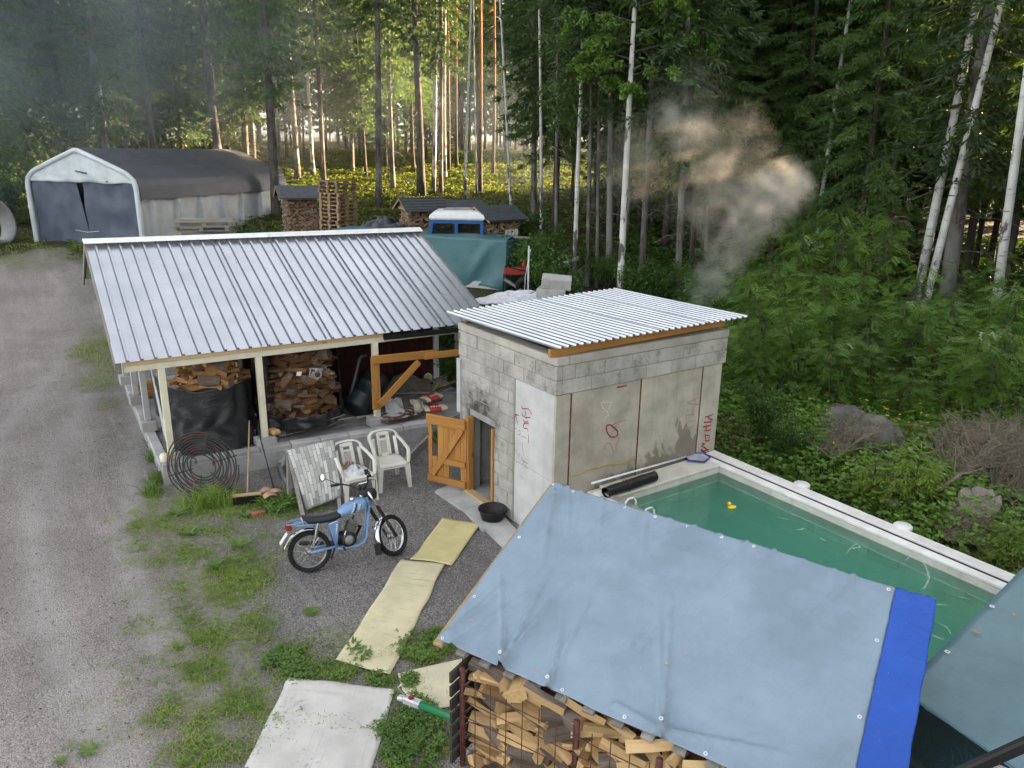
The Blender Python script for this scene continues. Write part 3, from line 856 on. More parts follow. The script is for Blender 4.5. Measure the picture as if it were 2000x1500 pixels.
# coping
pb('coping', 'poolrim', 6.42, PIX0 + .012, 2.44, 7.40, PZ - .05, PZ, .012)
pb('coping', 'poolwhite', PIX0 + .014, PIX1 - .012, PIY1 - .012, 7.53, PZ - .05, PZ - .004, .012)
pb('coping', 'poolrim', PIX1 - .01, 8.81, 2.44, 7.53, PZ - .05, PZ, .012)
pb('coping', 'poolrim', 8.865, 9.06, 2.44, 7.56, PZ - .05, PZ + .012, .012)
pb('cover_rail', 'rubber', 8.815, 8.86, 2.44, 7.56, PZ - .06, PZ - .012, 0)
pb('coping', 'oldwood', 6.50, 6.60, 4.2, 7.30, PZ + .002, PZ + .03, .004)
for (px, py) in ((1572, 943), (1762, 1027)):
    p = onz(px, py, PZ + .02)
    MB().lathe([(0, .035), (.10, .03), (.115, .015), (.115, -.03), (.10, -.04)], 24, Matrix.Translation(Vector((9.11, p.y, PZ)) - PO)).build('skimmer_lid', M['poolrim'], pool, True)
for (px, py) in ((1240, 985), (1275, 1005)):
    p = onz(px, py, PZ); y = p.y
    pts = [Vector((6.48, y, PZ + .0)), Vector((6.48, y, PZ + .06)), Vector((6.53, y, PZ + .11)), Vector((6.62, y, PZ + .11)), Vector((6.67, y, PZ + .05)), Vector((6.67, y, PZ - .25))]
    MB().tube([a - PO for a in pts], .014, 8).build('inlet_pipe', M['white'], pool, True)
def water_mat():
    t = NT('pool_water')
    p = t.pos()
    h = t.noise(3.0, 3, .5, t.mapping(p, (1, .7, 1)), .8)
    nb = t.bump(h, .12, .03)
    gl = t.n('ShaderNodeBsdfGlossy'); gl.inputs['Roughness'].default_value = .03; gl.inputs['Color'].default_value = (.9, .95, 1, 1); t.t.links.new(nb, gl.inputs['Normal'])
    tr = t.n('ShaderNodeBsdfTransparent'); tr.inputs[0].default_value = (.88, 1.0, .95, 1)
    fr = t.n('ShaderNodeFresnel'); fr.inputs[0].default_value = 1.33; t.t.links.new(nb, fr.inputs['Normal'])
    mx = t.n('ShaderNodeMixShader'); t.t.links.new(fr.outputs[0], mx.inputs[0]); t.t.links.new(tr.outputs[0], mx.inputs[1]); t.t.links.new(gl.outputs[0], mx.inputs[2])
    v = t.n('ShaderNodeVolumePrincipled')
    v.inputs['Color'].default_value = (.63, .985, .89, 1); v.inputs['Density'].default_value = 1.7; v.inputs['Anisotropy'].default_value = .2
    t.t.links.new(v.outputs[0], t.out.inputs['Volume'])
    return t.done(mx.outputs[0])
M['water'] = water_mat()
wat = pb('water', 'water', PIX0 - .02, PIX1 + .02, PIY0 - .02, PIY1 + .02, PB + .005, .645, 0)
# pale film drifting on the water
fm_ = MB()
for pts in ([(1650, 1085), (1660, 1072), (1680, 1068), (1672, 1062), (1655, 1075)], [(1765, 1098), (1775, 1088), (1800, 1094), (1810, 1110), (1815, 1130), (1806, 1148), (1795, 1152)], [(1800, 1175), (1830, 1180), (1860, 1182)], [(1830, 1215), (1850, 1225), (1858, 1240)], [(1820, 1240), (1845, 1250)], [(1555, 1035), (1575, 1032)], [(1520, 1010), (1545, 1016)], [(1600, 1050), (1620, 1060)], [(1870, 1165), (1895, 1170)]):
    P3 = [onz(x, y, .648) - PO for x, y in pts]
    P3 = [P3[i].lerp(P3[i + 1], f) for i in range(len(P3) - 1) for f in (0, .33, .66)] + [P3[-1]]
    vs = []
    for i, p in enumerate(P3):
        d = (P3[min(i + 1, len(P3) - 1)] - P3[max(i - 1, 0)]).normalized(); w = .010 * math.sin(PI * (i + .5) / (len(P3))) * random.uniform(.5, 1.3); sd = Vector((-d.y, d.x, 0)) * w; vs += [p + sd, p - sd]
    fm_.add(vs, [(2 * i, 2 * i + 1, 2 * i + 3, 2 * i + 2) for i in range(len(P3) - 1)])
tf_ = NT('pale_water_film'); a_ = tf_.bsdf((.62, .72, .66), .5); b_ = tf_.n('ShaderNodeBsdfTransparent'); mx_ = tf_.n('ShaderNodeMixShader'); mx_.inputs[0].default_value = .45; tf_.t.links.new(b_.outputs[0], mx_.inputs[1]); tf_.t.links.new(a_, mx_.inputs[2])
o = fm_.build('water_film', tf_.done(mx_.outputs[0]), pool); o['kind'] = 'stuff'
# ------------------------------------------------------------------ things in and round the woodshed
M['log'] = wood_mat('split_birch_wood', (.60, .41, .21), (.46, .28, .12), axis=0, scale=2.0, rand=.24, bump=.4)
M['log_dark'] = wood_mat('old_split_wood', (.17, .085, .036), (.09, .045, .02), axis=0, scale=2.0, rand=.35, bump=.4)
M['bark'] = wood_mat('log_bark', (.20, .155, .125), (.10, .075, .06), axis=0, scale=3.0, rough=.95, rand=.25, bump=.6)
M['log_far'] = wood_mat('aged_split_wood', (.56, .40, .26), (.38, .24, .14), axis=0, scale=2.0, rand=.25)
def log_mesh(seed, L=.34, R=.054):
    """split log: wedge with one rounded bark side; slot 0 wood, slot 1 bark"""
    r_ = random.Random(seed)
    k = r_.choice((0, 0, 1, 3, 3, 3, 0, 2))
    a0 = r_.uniform(55, 100) if k == 1 else (180 if k == 2 else r_.uniform(45, 75))
    R = R * r_.uniform(.8, 1.35)
    pts = [(0, 0)] if k != 2 else []
    if k == 3: R *= .8
    nA = 4
    for i in range(nA + 1):
        a = rad(-a0 / 2 + a0 * i / nA); pts.append((R * 1.5 * math.cos(a) * r_.uniform(.94, 1.04), R * 1.5 * math.sin(a)))
    cx = sum(p[0] for p in pts) / len(pts); pts = [(p[0] - cx, p[1]) for p in pts]
    n = len(pts); vs = []; N = 3
    for i in range(N):
        x = -L / 2 + L * i / (N - 1); s = r_.uniform(.9, 1.08); ty = r_.uniform(-.008, .008); tz = r_.uniform(-.008, .008); tw = r_.uniform(-.12, .12)
        for (y, z) in pts:
            vs.append((x + r_.uniform(-.006, .006) * (i != 1), (y * math.cos(tw) - z * math.sin(tw)) * s + ty, (y * math.sin(tw) + z * math.cos(tw)) * s + tz))
    fs = [tuple(range(n))[::-1], tuple(range((N - 1) * n, N * n))]; bark = [0, 0]
    for i in range(N - 1):
        for j in range(n):
            j2 = (j + 1) % n
            fs.append((i * n + j, i * n + j2, (i + 1) * n + j2, (i + 1) * n + j))
            if k == 2: bark.append(1 if j < nA else 0)
            else: bark.append(1 if 1 <= j <= nA and k != 3 and k != 0 else 0)
    return vs, fs, bark
def log_me(seed, wood, L=.34, R=.054):
    vs, fs, bk = log_mesh(seed, L, R)
    me = bpy.data.meshes.new('firewood_log'); me.from_pydata(vs, [], fs)
    me.materials.append(M[wood]); me.materials.append(M['bark'])
    me.polygons.foreach_set('material_index', bk); me.update(); return me
LOGS = [log_me(i, 'log') for i in range(14)]
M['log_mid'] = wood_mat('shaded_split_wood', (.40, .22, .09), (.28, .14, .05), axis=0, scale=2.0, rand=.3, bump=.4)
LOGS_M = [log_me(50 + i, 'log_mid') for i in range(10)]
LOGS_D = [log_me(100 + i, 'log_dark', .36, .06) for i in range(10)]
def rot_to(d, roll=0.0):
    d = Vector(d).normalized(); q = Vector((1, 0, 0)).rotation_difference(d)
    return q @ Quaternion((1, 0, 0), roll)
def place_log(me, loc, d, roll, label, group, cat='firewood', name='firewood_log'):
    o = put(name, me, None, loc); o.rotation_mode = 'QUATERNION'; o.rotation_quaternion = rot_to(d, roll)
    return tag(o, label, cat, group)
def cloth(rows_fn, nu, nv, thick=.004):
    return MB().grid([[rows_fn(i / nu, j / nv) for j in range(nv + 1)] for i in range(nu + 1)], thick)
def nz(x, y, z=0.0): return mnoise.noise(Vector((x, y, z)))
M['blacktarp'] = tarp_mat('black_plastic_sheet', (.022, .022, .025), .32)
def pile(center, r0, r1, z0, z1, seed, label_top, group, tarp_to, label_tarp, dirn):
    """heap of loose split logs in a round stack on a pallet, wrapped in black sheet"""
    r_ = random.Random(seed); cx, cy_ = center
    pal = thing('pallet', 'wooden pallet under the ' + label_tarp, 'pallet', (cx, cy_, SZT), .1)
    pallet_parts(pal)
    n = 0
    zz = z0
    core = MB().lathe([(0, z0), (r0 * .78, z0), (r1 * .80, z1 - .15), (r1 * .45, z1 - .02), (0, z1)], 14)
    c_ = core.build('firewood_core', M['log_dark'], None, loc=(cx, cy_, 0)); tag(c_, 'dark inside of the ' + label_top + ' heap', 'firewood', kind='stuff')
    while zz < z1:
        f = (zz - z0) / (z1 - z0); R = r0 + (r1 - r0) * f
        if zz > tarp_to - .1:
            m_ = int(2 * PI * R / .2)
            for i in range(m_):
                a = 2 * PI * i / m_ + r_.uniform(-.1, .1)
                # only the side one sees
                if math.cos(a - math.atan2(-cy_, -cx)) < -.15: continue
                rr = R * r_.uniform(.82, 1.0) * (1 - .35 * max(0, (f - .85) / .15))
                tang = a + PI / 2 + r_.uniform(-.5, .5) if r_.random() < .65 else a + r_.uniform(-.4, .4)
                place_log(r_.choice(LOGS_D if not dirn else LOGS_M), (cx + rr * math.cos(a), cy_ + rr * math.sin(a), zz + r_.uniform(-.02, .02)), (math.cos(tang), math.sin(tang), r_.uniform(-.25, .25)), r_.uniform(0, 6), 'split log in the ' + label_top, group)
                n += 1
        zz += .095
    if dirn:
        for i in range(26):
            a = r_.uniform(0, 6.28); rr = r1 * .75 * math.sqrt(r_.random())
            place_log(r_.choice(LOGS_M), (cx + rr * math.cos(a), cy_ + rr * math.sin(a), z1 + r_.uniform(-.04, .12) * (1 - rr / r1)), (math.cos(a * 3), math.sin(a * 3), r_.uniform(-.4, .4)), r_.uniform(0, 6), 'split log in the ' + label_top, group)
    return n
def pallet_parts(root, sx=1.2, sy=.8, mat='oldwood', simple=False):
    boards = []
    ys = [-.35, -.18, 0, .18, .35]
    for y in ys: boards.append(('board', (0, y * sy / .8, .133), (sx, .115, .021)))
    for x in (-.53, 0, .53): boards.append(('cross_board', (x * sx / 1.2, 0, .111), (.13, sy, .021)))
    for x in (-.53, 0, .53):
        for y in (-.35, 0, .35): boards.append(('spacer_block', (x * sx / 1.2, y * sy / .8, .061), (.13, .1, .078)))
    for y in (-.35, 0, .35): boards.append(('bottom_board', (0, y * sy / .8, .011), (sx, .1, .02)))
    if simple:
        b = MB()
        for _, c, d in boards: b.box(c, d)
        return b
    for nme, c, d in boards:
        MB().box((0, 0, 0), d, None, .003).build(nme, M[mat], root, loc=c)
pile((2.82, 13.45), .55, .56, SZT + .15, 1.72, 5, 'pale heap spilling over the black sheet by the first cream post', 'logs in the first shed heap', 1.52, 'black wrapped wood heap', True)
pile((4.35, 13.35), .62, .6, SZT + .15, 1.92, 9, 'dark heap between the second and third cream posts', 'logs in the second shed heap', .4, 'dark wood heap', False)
# black sheet wrapped round the first heap
def wrap(u, v):
    a = rad(175) + u * rad(205); R = .66 + .035 * nz(u * 7, v * 3) + .03 * math.sin(u * 40 + 3 * nz(u * 3, v * 4)) * (.3 + v * .7) + .10 * v * v
    z = 1.42 + .07 * nz(u * 5, 3.1) - v * (1.12 + .08 * nz(u * 6, 8.0))
    return Vector((R * math.cos(a), R * math.sin(a), z))
tag(cloth(wrap, 90, 40).build('black_sheet', M['blacktarp'], None, True, (2.82, 13.45, 0)), 'wrinkled black plastic sheet wrapped round the first wood heap', 'plastic sheet')
def wrap2(u, v):
    a = rad(150) + u * rad(60); R = .74 + .05 * nz(u * 7, v * 3, 4) + .03 * math.sin(u * 25)
    return Vector((R * math.cos(a), R * math.sin(a), 1.95 - v * 1.4))
tag(cloth(wrap2, 30, 24).build('black_sheet', M['blacktarp'], None, True, (4.35, 13.35, 0)), 'black plastic sheet hanging on the left of the dark wood heap', 'plastic sheet')
def wrap3(u, v):
    a = rad(-25) + u * rad(65); R = .74 + .05 * nz(u * 7, v * 3, 9) + .03 * math.sin(u * 25)
    return Vector((R * math.cos(a), R * math.sin(a), 1.9 - v * 1.35))
tag(cloth(wrap3, 30, 24).build('black_sheet', M['blacktarp'], None, True, (4.35, 13.35, 0)), 'black plastic sheet hanging on the right of the dark wood heap', 'plastic sheet')
def wrap4(u, v):
    a = rad(200) + u * rad(150); R = .75 + .05 * nz(u * 7, v * 3, 9) + .03 * math.sin(u * 35)
    return Vector((R * math.cos(a), R * math.sin(a), .72 + .04 * nz(u * 9, 1) - v * .24))
tag(cloth(wrap4, 50, 8).build('black_sheet', M['blacktarp'], None, True, (4.35, 13.35, 0)), 'black plastic sheet bunched at the foot of the dark wood heap', 'plastic sheet')
# clear bag and white card on the dark heap
M['clearbag'] = pm('cloudy_plastic_bag', (.34, .33, .32), .15, .4, 25, .9, 30, bdist=.02)
pb_ = ony(616, 731, 12.70)
def bag(u, v): return Vector((-.13 + .26 * u, .03 * nz(u * 6, v * 6), -.11 + .22 * v + .02 * nz(u * 4, v * 4, 3)))
o = cloth(bag, 14, 12).build('plastic_bag', M['clearbag'], None, True, pb_); o.rotation_euler = (0, .25, .2); tag(o, 'crumpled clear plastic bag lying on the dark wood heap', 'bag')
o = MB().box((0, 0, 0), (.085, .012, .075), None, .002).build('white_card', M['white'], None, loc=ony(584, 730, 12.69)); o.rotation_euler = (.2, .15, 0); tag(o, 'small white card stuck on the dark wood heap', 'card')
# foam pad on the second pier, pipe, drum
o = MB().box((0, 0, 0), (.17, .2, .10), None, .03).build('foam_pad', pm('tan_foam', (.48, .30, .11), .9, .2, 12, .3), None, loc=(PX2 + .17, 12.75, .51)); o.rotation_euler = (0, .1, .3); tag(o, 'tan foam pad beside the middle cream post', 'pad')
o = MB().tube([ony(682, 778, 13.3), ony(693, 740, 13.3), ony(702, 702, 13.3), ony(706, 696, 13.3), ony(716, 694, 13.3)], .028, 10).build('drain_pipe', pm('grey_pipe', (.11, .11, .115), .5), None, True); tag(o, 'bent dark grey drain pipe leaning behind the orange frame', 'pipe')
dm = Matrix.Translation(ony(715, 768, 13.35)) @ Matrix.Rotation(rad(50), 4, 'Y') @ Matrix.Rotation(rad(-20), 4, 'X')
o = MB().lathe([(0, -.42), (.27, -.42), (.28, -.40), (.28, -.15), (.288, -.14), (.288, -.12), (.28, -.11), (.28, .12), (.288, .13), (.288, .15), (.28, .16), (.28, .40), (.27, .42), (0, .42)], 24, dm).build('steel_drum', pm('dark_green_drum', (.02, .028, .03), .4, .3), None, True); tag(o, 'dark steel drum lying tilted in the shed', 'drum')
for i, (a, b) in enumerate((((640, 870), (700, 802)), ((655, 838), (672, 800)), ((700, 860), (690, 812)))):
    pass
# orange timber frame bracing the shed to the hut
fr = thing('timber_gallows', 'orange stained timber frame with diagonal brace between shed and hut', 'timber frame', (PX3, 12.5, 0))
FO = Vector((PX3, 12.5, 0))
fa, fb, fc = ony(731, 702, 12.44), ony(735, 800, 12.44), ony(848, 690, 12.44)
pe = onx(900, 690, SX0)
hbeam('upright', (fa.x + .02, 12.46, fb.z), (fa.x + .02, 12.46, fa.z + .04), .06, .15, 'timber_x', fr, FO)
hbeam('top_rail', (fa.x - .05, 12.41, fa.z + .0), (fc.x, 12.41, fc.z), .05, .145, 'timber_x', fr, FO)
hbeam('tie_beam', (fc.x - .25, 12.36, fc.z - .005), (7.75, 12.30, fc.z - .03), .045, .125, 'timber_x', fr, FO)
b0, b1 = ony(742, 790, 12.41), ony(818, 706, 12.41)
hbeam('brace', (b0.x, 12.405, b0.z), (b1.x, 12.405, b1.z), .045, .12, 'timber_x', fr, FO)
# junk heap: sacks, cloths, hose, tool
M['cloth_grey'] = pm('grey_cloth', (.45, .43, .42), .9, .15, 10, .4, 20, bdist=.01)
M['sack_paper'] = pm('pale_paper_sack', (.60, .54, .42), .85, .12, 10, .4, 16, bdist=.01)
M['sack_red'] = pm('red_print_sack', (.42, .035, .03), .6, .2, 10, .3, 16, bdist=.01)
M['brownsheet'] = pm('brown_canvas', (.15, .125, .10), .9, .3, 6, .4, 20, bdist=.01)
M['hose'] = pm('brown_hose', (.10, .05, .04), .6, .3, 8, .2)
def rag(name, label, cat, px, py, Y, sx, sz, mat, seed, tilt=.5, amp=.07):
    c = ony(px, py, Y)
    def f(u, v):
        x = (u - .5) * sx; y = (v - .5) * sz
        return Vector((x + .05 * nz(u * 3, v * 3, seed), y * math.cos(tilt) + .04 * nz(u * 5, v * 2, seed + 4), y * math.sin(tilt) + amp * 1.6 * nz(u * 2.6, v * 2.6, seed + 9) + amp * .5 * nz(u * 7, v * 7, seed) - .35 * sz * ((u - .5) ** 2 + (v - .5) ** 2)))
    return tag(cloth(f, 26, 22, .008).build(name, M[mat], None, True, c), label, cat)
rag('brown_canvas', 'brown canvas sheet heaped against the red back wall', 'canvas', 800, 765, 13.6, 1.2, .8, 'brownsheet', 2.2, .6, .14)
rag('grey_cloth', 'crumpled pale grey cloth on the junk heap in the shed', 'cloth', 768, 790, 12.75, .42, .34, 'cloth_grey', 5.5)
rag('paper_sack', 'empty flattened paper sack below the grey cloth', 'sack', 785, 806, 12.62, .55, .2, 'sack_paper', 7.7, .25, .04)
rag('paper_sack', 'pale paper sack leaning on the red sacks', 'sack', 818, 788, 12.7, .28, .3, 'sack_paper', 8.8, .7, .05)
def sack(label, px, py, Y, rot, seed, print_):
    c = ony(px, py, Y)
    s = thing('cement_sack', label, 'sack', c, rot)
    def body(sc):
        b = MB(); rows = []
        for i in range(9):
            u = i / 8; row = []
            for j in range(13):
                a = 2 * PI * j / 12
                x = (u - .5) * .46; w = .17 * math.sin(PI * (.12 + .76 * u)) ** .4; h = .065 * math.sin(PI * (.08 + .84 * u)) ** .6
                row.append(Vector((x, w * math.cos(a) * sc, h * math.sin(a) * sc + .015 * nz(u * 4, a, seed))))
            rows.append(row)
        b.grid(rows); return b
    body(1).build('bag', M['sack_paper'], s, True)
    band = MB(); rows = []
    for i in range(5):
        u = .18 + .5 * i / 4; row = []
        for j in range(13):
            a = 2 * PI * j / 12
            x = (u - .5) * .46; w = .172 * math.sin(PI * (.12 + .76 * u)) ** .4 + .003; h = .065 * math.sin(PI * (.08 + .84 * u)) ** .6 + .003
            row.append(Vector((x, w * math.cos(a), h * math.sin(a) + .015 * nz(u * 4, a, seed))))
        rows.append(row)
    band.grid(rows); band.build('printed_band', M['sack_red'], s, True)
    for k in range(4):
        x = -.10 + k * .05
        MB().lathe([(.012, .0), (.018, 0), (.018, .004), (.012, .004)], 10, Matrix.Translation((x, -.09, .066)) @ Matrix.Rotation(.5, 4, 'X')).build('print_letter', M['white'], s)
sack('upper red and white cement sack beside the timber door', 842, 776, 12.62, .3, 1.0, 1)
sack('lower red and white cement sack right behind the timber door', 850, 797, 12.45, -.2, 4.0, 1)
hs = MB()
c = ony(775, 822, 12.5)
pts = []
for i in range(70):
    a = i * .3; R = .30 + .03 * math.sin(i * .21)
    pts.append(c + Vector((R * math.cos(a) * 1.1, R * .6 * math.sin(a), .02 + .0022 * i + .01 * math.sin(i * 1.3))))
hs.tube(pts, .016, 6); tag(hs.build('hose', M['hose'], None, True), 'coiled brown hose under the cloths in the shed', 'hose')
tl = thing('power_tool', 'small orange hand tool lying on the curb blocks', 'tool', ony(767, 834, 12.35), .2)
MB().box((0, 0, 0), (.11, .04, .04), None, .008).build('tool_body', pm('orange_plastic', (.75, .16, .015), .4), tl); MB().box((.075, 0, .004), (.045, .03, .034), None, .006).build('tool_grip', M['black'], tl)
r2 = random.Random(3)
M['pvcgreen'] = pm('grey_green_strip', (.22, .25, .23), .6, .2)
for i in range(16):
    p = Vector((r2.uniform(6.6, 8.2), r2.uniform(12.7, 14.1), SZT + .04 + .012 * i)); a = r2.uniform(-.6, .9)
    L = r2.uniform(.4, 1.1)
    d = Vector((math.cos(a), math.sin(a), r2.uniform(-.1, .25)))
    tag(MB().beam(p - d * L / 2, p + d * L / 2, r2.choice((.03, .06, .09)), .02).build('scrap_board', M[r2.choice(('oldwood', 'pvcgreen', 'oldwood', 'rawwood'))]), 'loose scrap lath among the junk behind the open door', 'scrap wood', 'scrap behind the door')
for i in range(7):
    p = ony(r2.uniform(640, 720), r2.uniform(812, 832), 12.75); a = r2.uniform(-.5, .6); L = r2.uniform(.2, .5); d = Vector((math.cos(a), math.sin(a), r2.uniform(-.05, .1)))
    tag(MB().beam(p - d * L / 2, p + d * L / 2, r2.choice((.03, .05)), .015).build('scrap_board', M['oldwood']), 'short scrap lath at the foot of the dark wood heap', 'scrap wood', 'scrap under the dark heap')
# long plank lying before the curb on the right
tag(MB().beam(onz(790, 905, .12), onz(845, 850, .20), .05, .16, ch=.004).build('plank', M['oldwood']), 'weathered plank lying aslant in front of the foundation', 'plank')
tag(MB().beam(onz(553, 905, .28), onz(640, 870, .30), .25, .02, ch=.003).build('board', M['oldwood']), 'loose grey board on the curb behind the rug rack', 'board')
o = MB().lathe([(0, 0), (.06, 0), (.065, .02), (.065, .10), (.05, .11), (.05, .13), (.0, .13)], 16).build('jar', M['cream'], None, True, (PX1 - .13, 12.72, SZT + .03)); tag(o, 'small cream pot at the foot of the first post', 'pot')
# things along the left side of the shed
for i, (y, z) in enumerate(((16.9, .42), (17.0, .55))):
    o = MB().box((0, 0, 0), (.35, .25, .14), None, .01).build('wooden_box', M['timber_x'], None, loc=(2.28, y - .2, z - .04)); tag(o, ('lower', 'upper')[i] + ' orange wooden box behind the left shed posts', 'box')
for i in range(4):
    a = Vector((2.03 + .02 * i, 13.2 + .25 * i, SZT + .02)); b = a + Vector((-.02, .5, 1.0 + .1 * i))
    tag(MB().tube([a, b], .012, 6).build('metal_rod', M['greypaint']), 'pale rod leaning inside the left side of the shed', 'rod', 'rods at the left of the shed')
def redsheet(u, v): return Vector((.03 * nz(u * 5, v * 5), (u - .5) * 1.3, (v - .5) * .8 + .05 * nz(u * 3, 2)))
tag(cloth(redsheet, 20, 14).build('plastic_sheet', M['blacktarp'], None, True, (2.12, 14.2, .95)), 'dark plastic sheet hung between the left side posts', 'plastic sheet')

# ------------------------------------------------------------------ spiral coil, brooms, rug rack
cl = MB(); c0 = Vector((2.28, 11.95, .47))
e1 = (onz(465, 940, .47) - onz(335, 940, .47)).normalized(); e2 = Vector((.10, .55, .85)).normalized()
pts = []
for i in range(420):
    a = i * .15; R = .17 + .40 * i / 420
    pts.append(c0 + e1 * (R * math.cos(a)) + e2 * (R * math.sin(a)) + Vector((.01 * math.sin(i * .7), 0, 0)))
cl.tube(pts, .0115, 5)
coil = thing('pipe_coil', 'flat spiral coil of dark pipe leaning against the foundation', 'coil', (2.28, 11.95, 0))
CO = Vector((2.28, 11.95, 0))
t = NT('sooty_pipe'); n1 = t.noise(5, 4, .6, t.obj()); M['coil'] = t.done(t.bsdf(t.mix(t.maprange(n1, .48, .64), (.03, .028, .028), (.09, .035, .028)), .6, .2))
cl.v = [tuple(Vector(p) - CO) for p in cl.v]; cl.build('spiral_pipe', M['coil'], coil, True)
for k in range(3):
    a = k * PI / 3 + .3; d = e1 * math.cos(a) + e2 * math.sin(a)
    for s in (-1, 1): MB().tube([c0 + d * (.16 * s) - CO + Vector((0, -.016, 0)), c0 + d * (.575 * s) - CO + Vector((0, -.016, 0))], .009, 5).build('spoke', M['coil'], coil)
br = thing('push_broom', 'push broom with long pale handle and black bristles against the foundation', 'broom', onz(484, 985))
BO = onz(484, 985)
ht = ony(487, 822, 12.50)
MB().tube([Vector((0, 0, .10)), ht - BO], .013, 8).build('handle', M['rawwood'], br, True)
ux = (onz(512, 982, 0) - onz(456, 988, 0)).normalized()
MB().beam(-ux * .21 + Vector((0, 0, .165)), ux * .21 + Vector((0, 0, .165)), .055, .03).build('broom_head', M['rawwood'], br)
bs = MB()
for i in range(24):
    for j in range(3):
        p = ux * (-.2 + .4 * i / 23) + Vector((0, (j - 1) * .016, .15)); bs.beam(p, p + Vector((random.uniform(-.012, .012), random.uniform(-.01, .01) - .01, -.145)), .014, .012)
o = bs.build('bristles', M['black'], br); o['kind'] = 'stuff'
o = MB().tube([onz(535, 955, .02), ony(503, 835, 12.45)], .011, 8).build('iron_rod', pm('blue_black_rod', (.035, .04, .055), .4), None, True); tag(o, 'thin dark rod leaning on the foundation right of the broom', 'rod')
o = MB().tube([onz(545, 900, .05), onz(556, 935, .02), onz(574, 955, .02)], .045, 8).build('grey_pipe', pm('grey_plastic_pipe', (.18, .19, .20), .5), None, True); tag(o, 'short grey plastic pipe behind the rug rack', 'pipe')
o = MB().box((0, 0, 0), (.2, .09, .06), None, .004).build('brick', pm('red_brick', (.30, .10, .06), .9), None, loc=onz(505, 1003, .03)); tag(o, 'broken red brick in the weeds by the broom', 'brick')
for i, (px, py) in enumerate(((522, 965), (532, 970), (540, 968), (528, 975))):
    def pot(u, v): return Vector(((u - .5) * .2, (v - .5) * .14, .04 * math.sin(PI * u) + .05))
    tag(cloth(pot, 6, 4, .012).build('roof_tile', pm('faded_clay', (.42, .25, .17), .9), None, True, onz(px, py, .03 + .02 * i)), 'broken clay roof tile in the weeds under the rug rack', 'tile', 'broken clay tiles')
# rack and rug
RA, RB = ony(566, 888, 10.95), ony(651, 868, 10.80)
FA, FB = onz(592, 1010), onz(664, 998)
rk = thing('trestle_rack', 'grey wooden trestle carrying the patterned rug', 'trestle', FA)
lo = Vector((0, .62, 0))
for (f, tp) in ((FA, RA), (FB, RB)):
    MB().beam(f - FA, tp - FA + Vector((0, .02, -.01)), .05, .07).build('leg', M['oldwood_z'], rk)
    MB().beam(f + lo - FA, tp - FA + Vector((0, .07, -.01)), .05, .07).build('leg', M['oldwood_z'], rk)
MB().beam(RA - FA + Vector((-.04, .05, .0)), RB - FA + Vector((.04, .05, 0)), .06, .06).build('top_rail', M['oldwood'], rk)
def rug_mat():
    t = NT('woven_rug')
    o = t.n('ShaderNodeTexCoord').outputs['UV']
    br_ = t.n('ShaderNodeTexBrick'); t.t.links.new(t.mapping(o, (1, 1, 1)), br_.inputs['Vector'])
    br_.inputs['Scale'].default_value = 1.0; br_.inputs['Brick Width'].default_value = .19; br_.inputs['Row Height'].default_value = .052; br_.inputs['Mortar Size'].default_value = .004
    br_.inputs['Color1'].default_value = (.66, .64, .58, 1); br_.inputs['Color2'].default_value = (.14, .135, .13, 1); br_.inputs['Mortar'].default_value = (.12, .115, .11, 1)
    w = t.noise(1, 4, .7, t.mapping(o, (150, 60, 1)))
    c = t.mix(t.math('MULTIPLY', t.maprange(w, .40, .6), .62), br_.outputs[0], (.5, .49, .46))
    return t.done(t.bsdf(c, .95, 0, t.bump(w, .4, .006), .1))
def rug_obj():
    prof = []
    top0, top1 = RA + Vector((-.02, .05, .045)), RB + Vector((.02, .05, .045))
    f0, f1 = ony(597, 997, 10.42), ony(666, 970, 10.28)
    bk = Vector((0, .38, -.42))
    rows = []; nu = 18
    path = [(-.6, 'b'), (0, 't'), (1, 'f')]
    uvs = []
    for i in range(29):
        s = i / 28; row = []
        for j in range(nu + 1):
            u = j / nu
            tp = top0.lerp(top1, u); fp = f0.lerp(f1, u); bp = tp + bk
            if s < .32: q_ = s / .32; p = bp.lerp(tp, q_) + Vector((0, .02, .06 * math.sin(PI * q_)))
            else: q_ = (s - .32) / .68; p = tp.lerp(fp, q_) + Vector((0, -.05, .03)) * math.sin(PI * q_) + Vector((0, -.02, 0)) * math.sin(u * 20) * .4 * q_
            row.append(p); uvs.append((s * 1.25, u * .62))
        rows.append(row)
    b = MB().grid(rows); me = b.mesh('rug', rug_mat(), True)
    uv = me.uv_layers.new(name='UVMap')
    for l in me.loops: uv.data[l.index].uv = uvs[l.vertex_index]
    o = put('rug', me); md = o.modifiers.new('thick', 'SOLIDIFY'); md.thickness = .012
    return tag(o, 'grey and white patterned rug hung over the trestle', 'rug')
rug_obj()

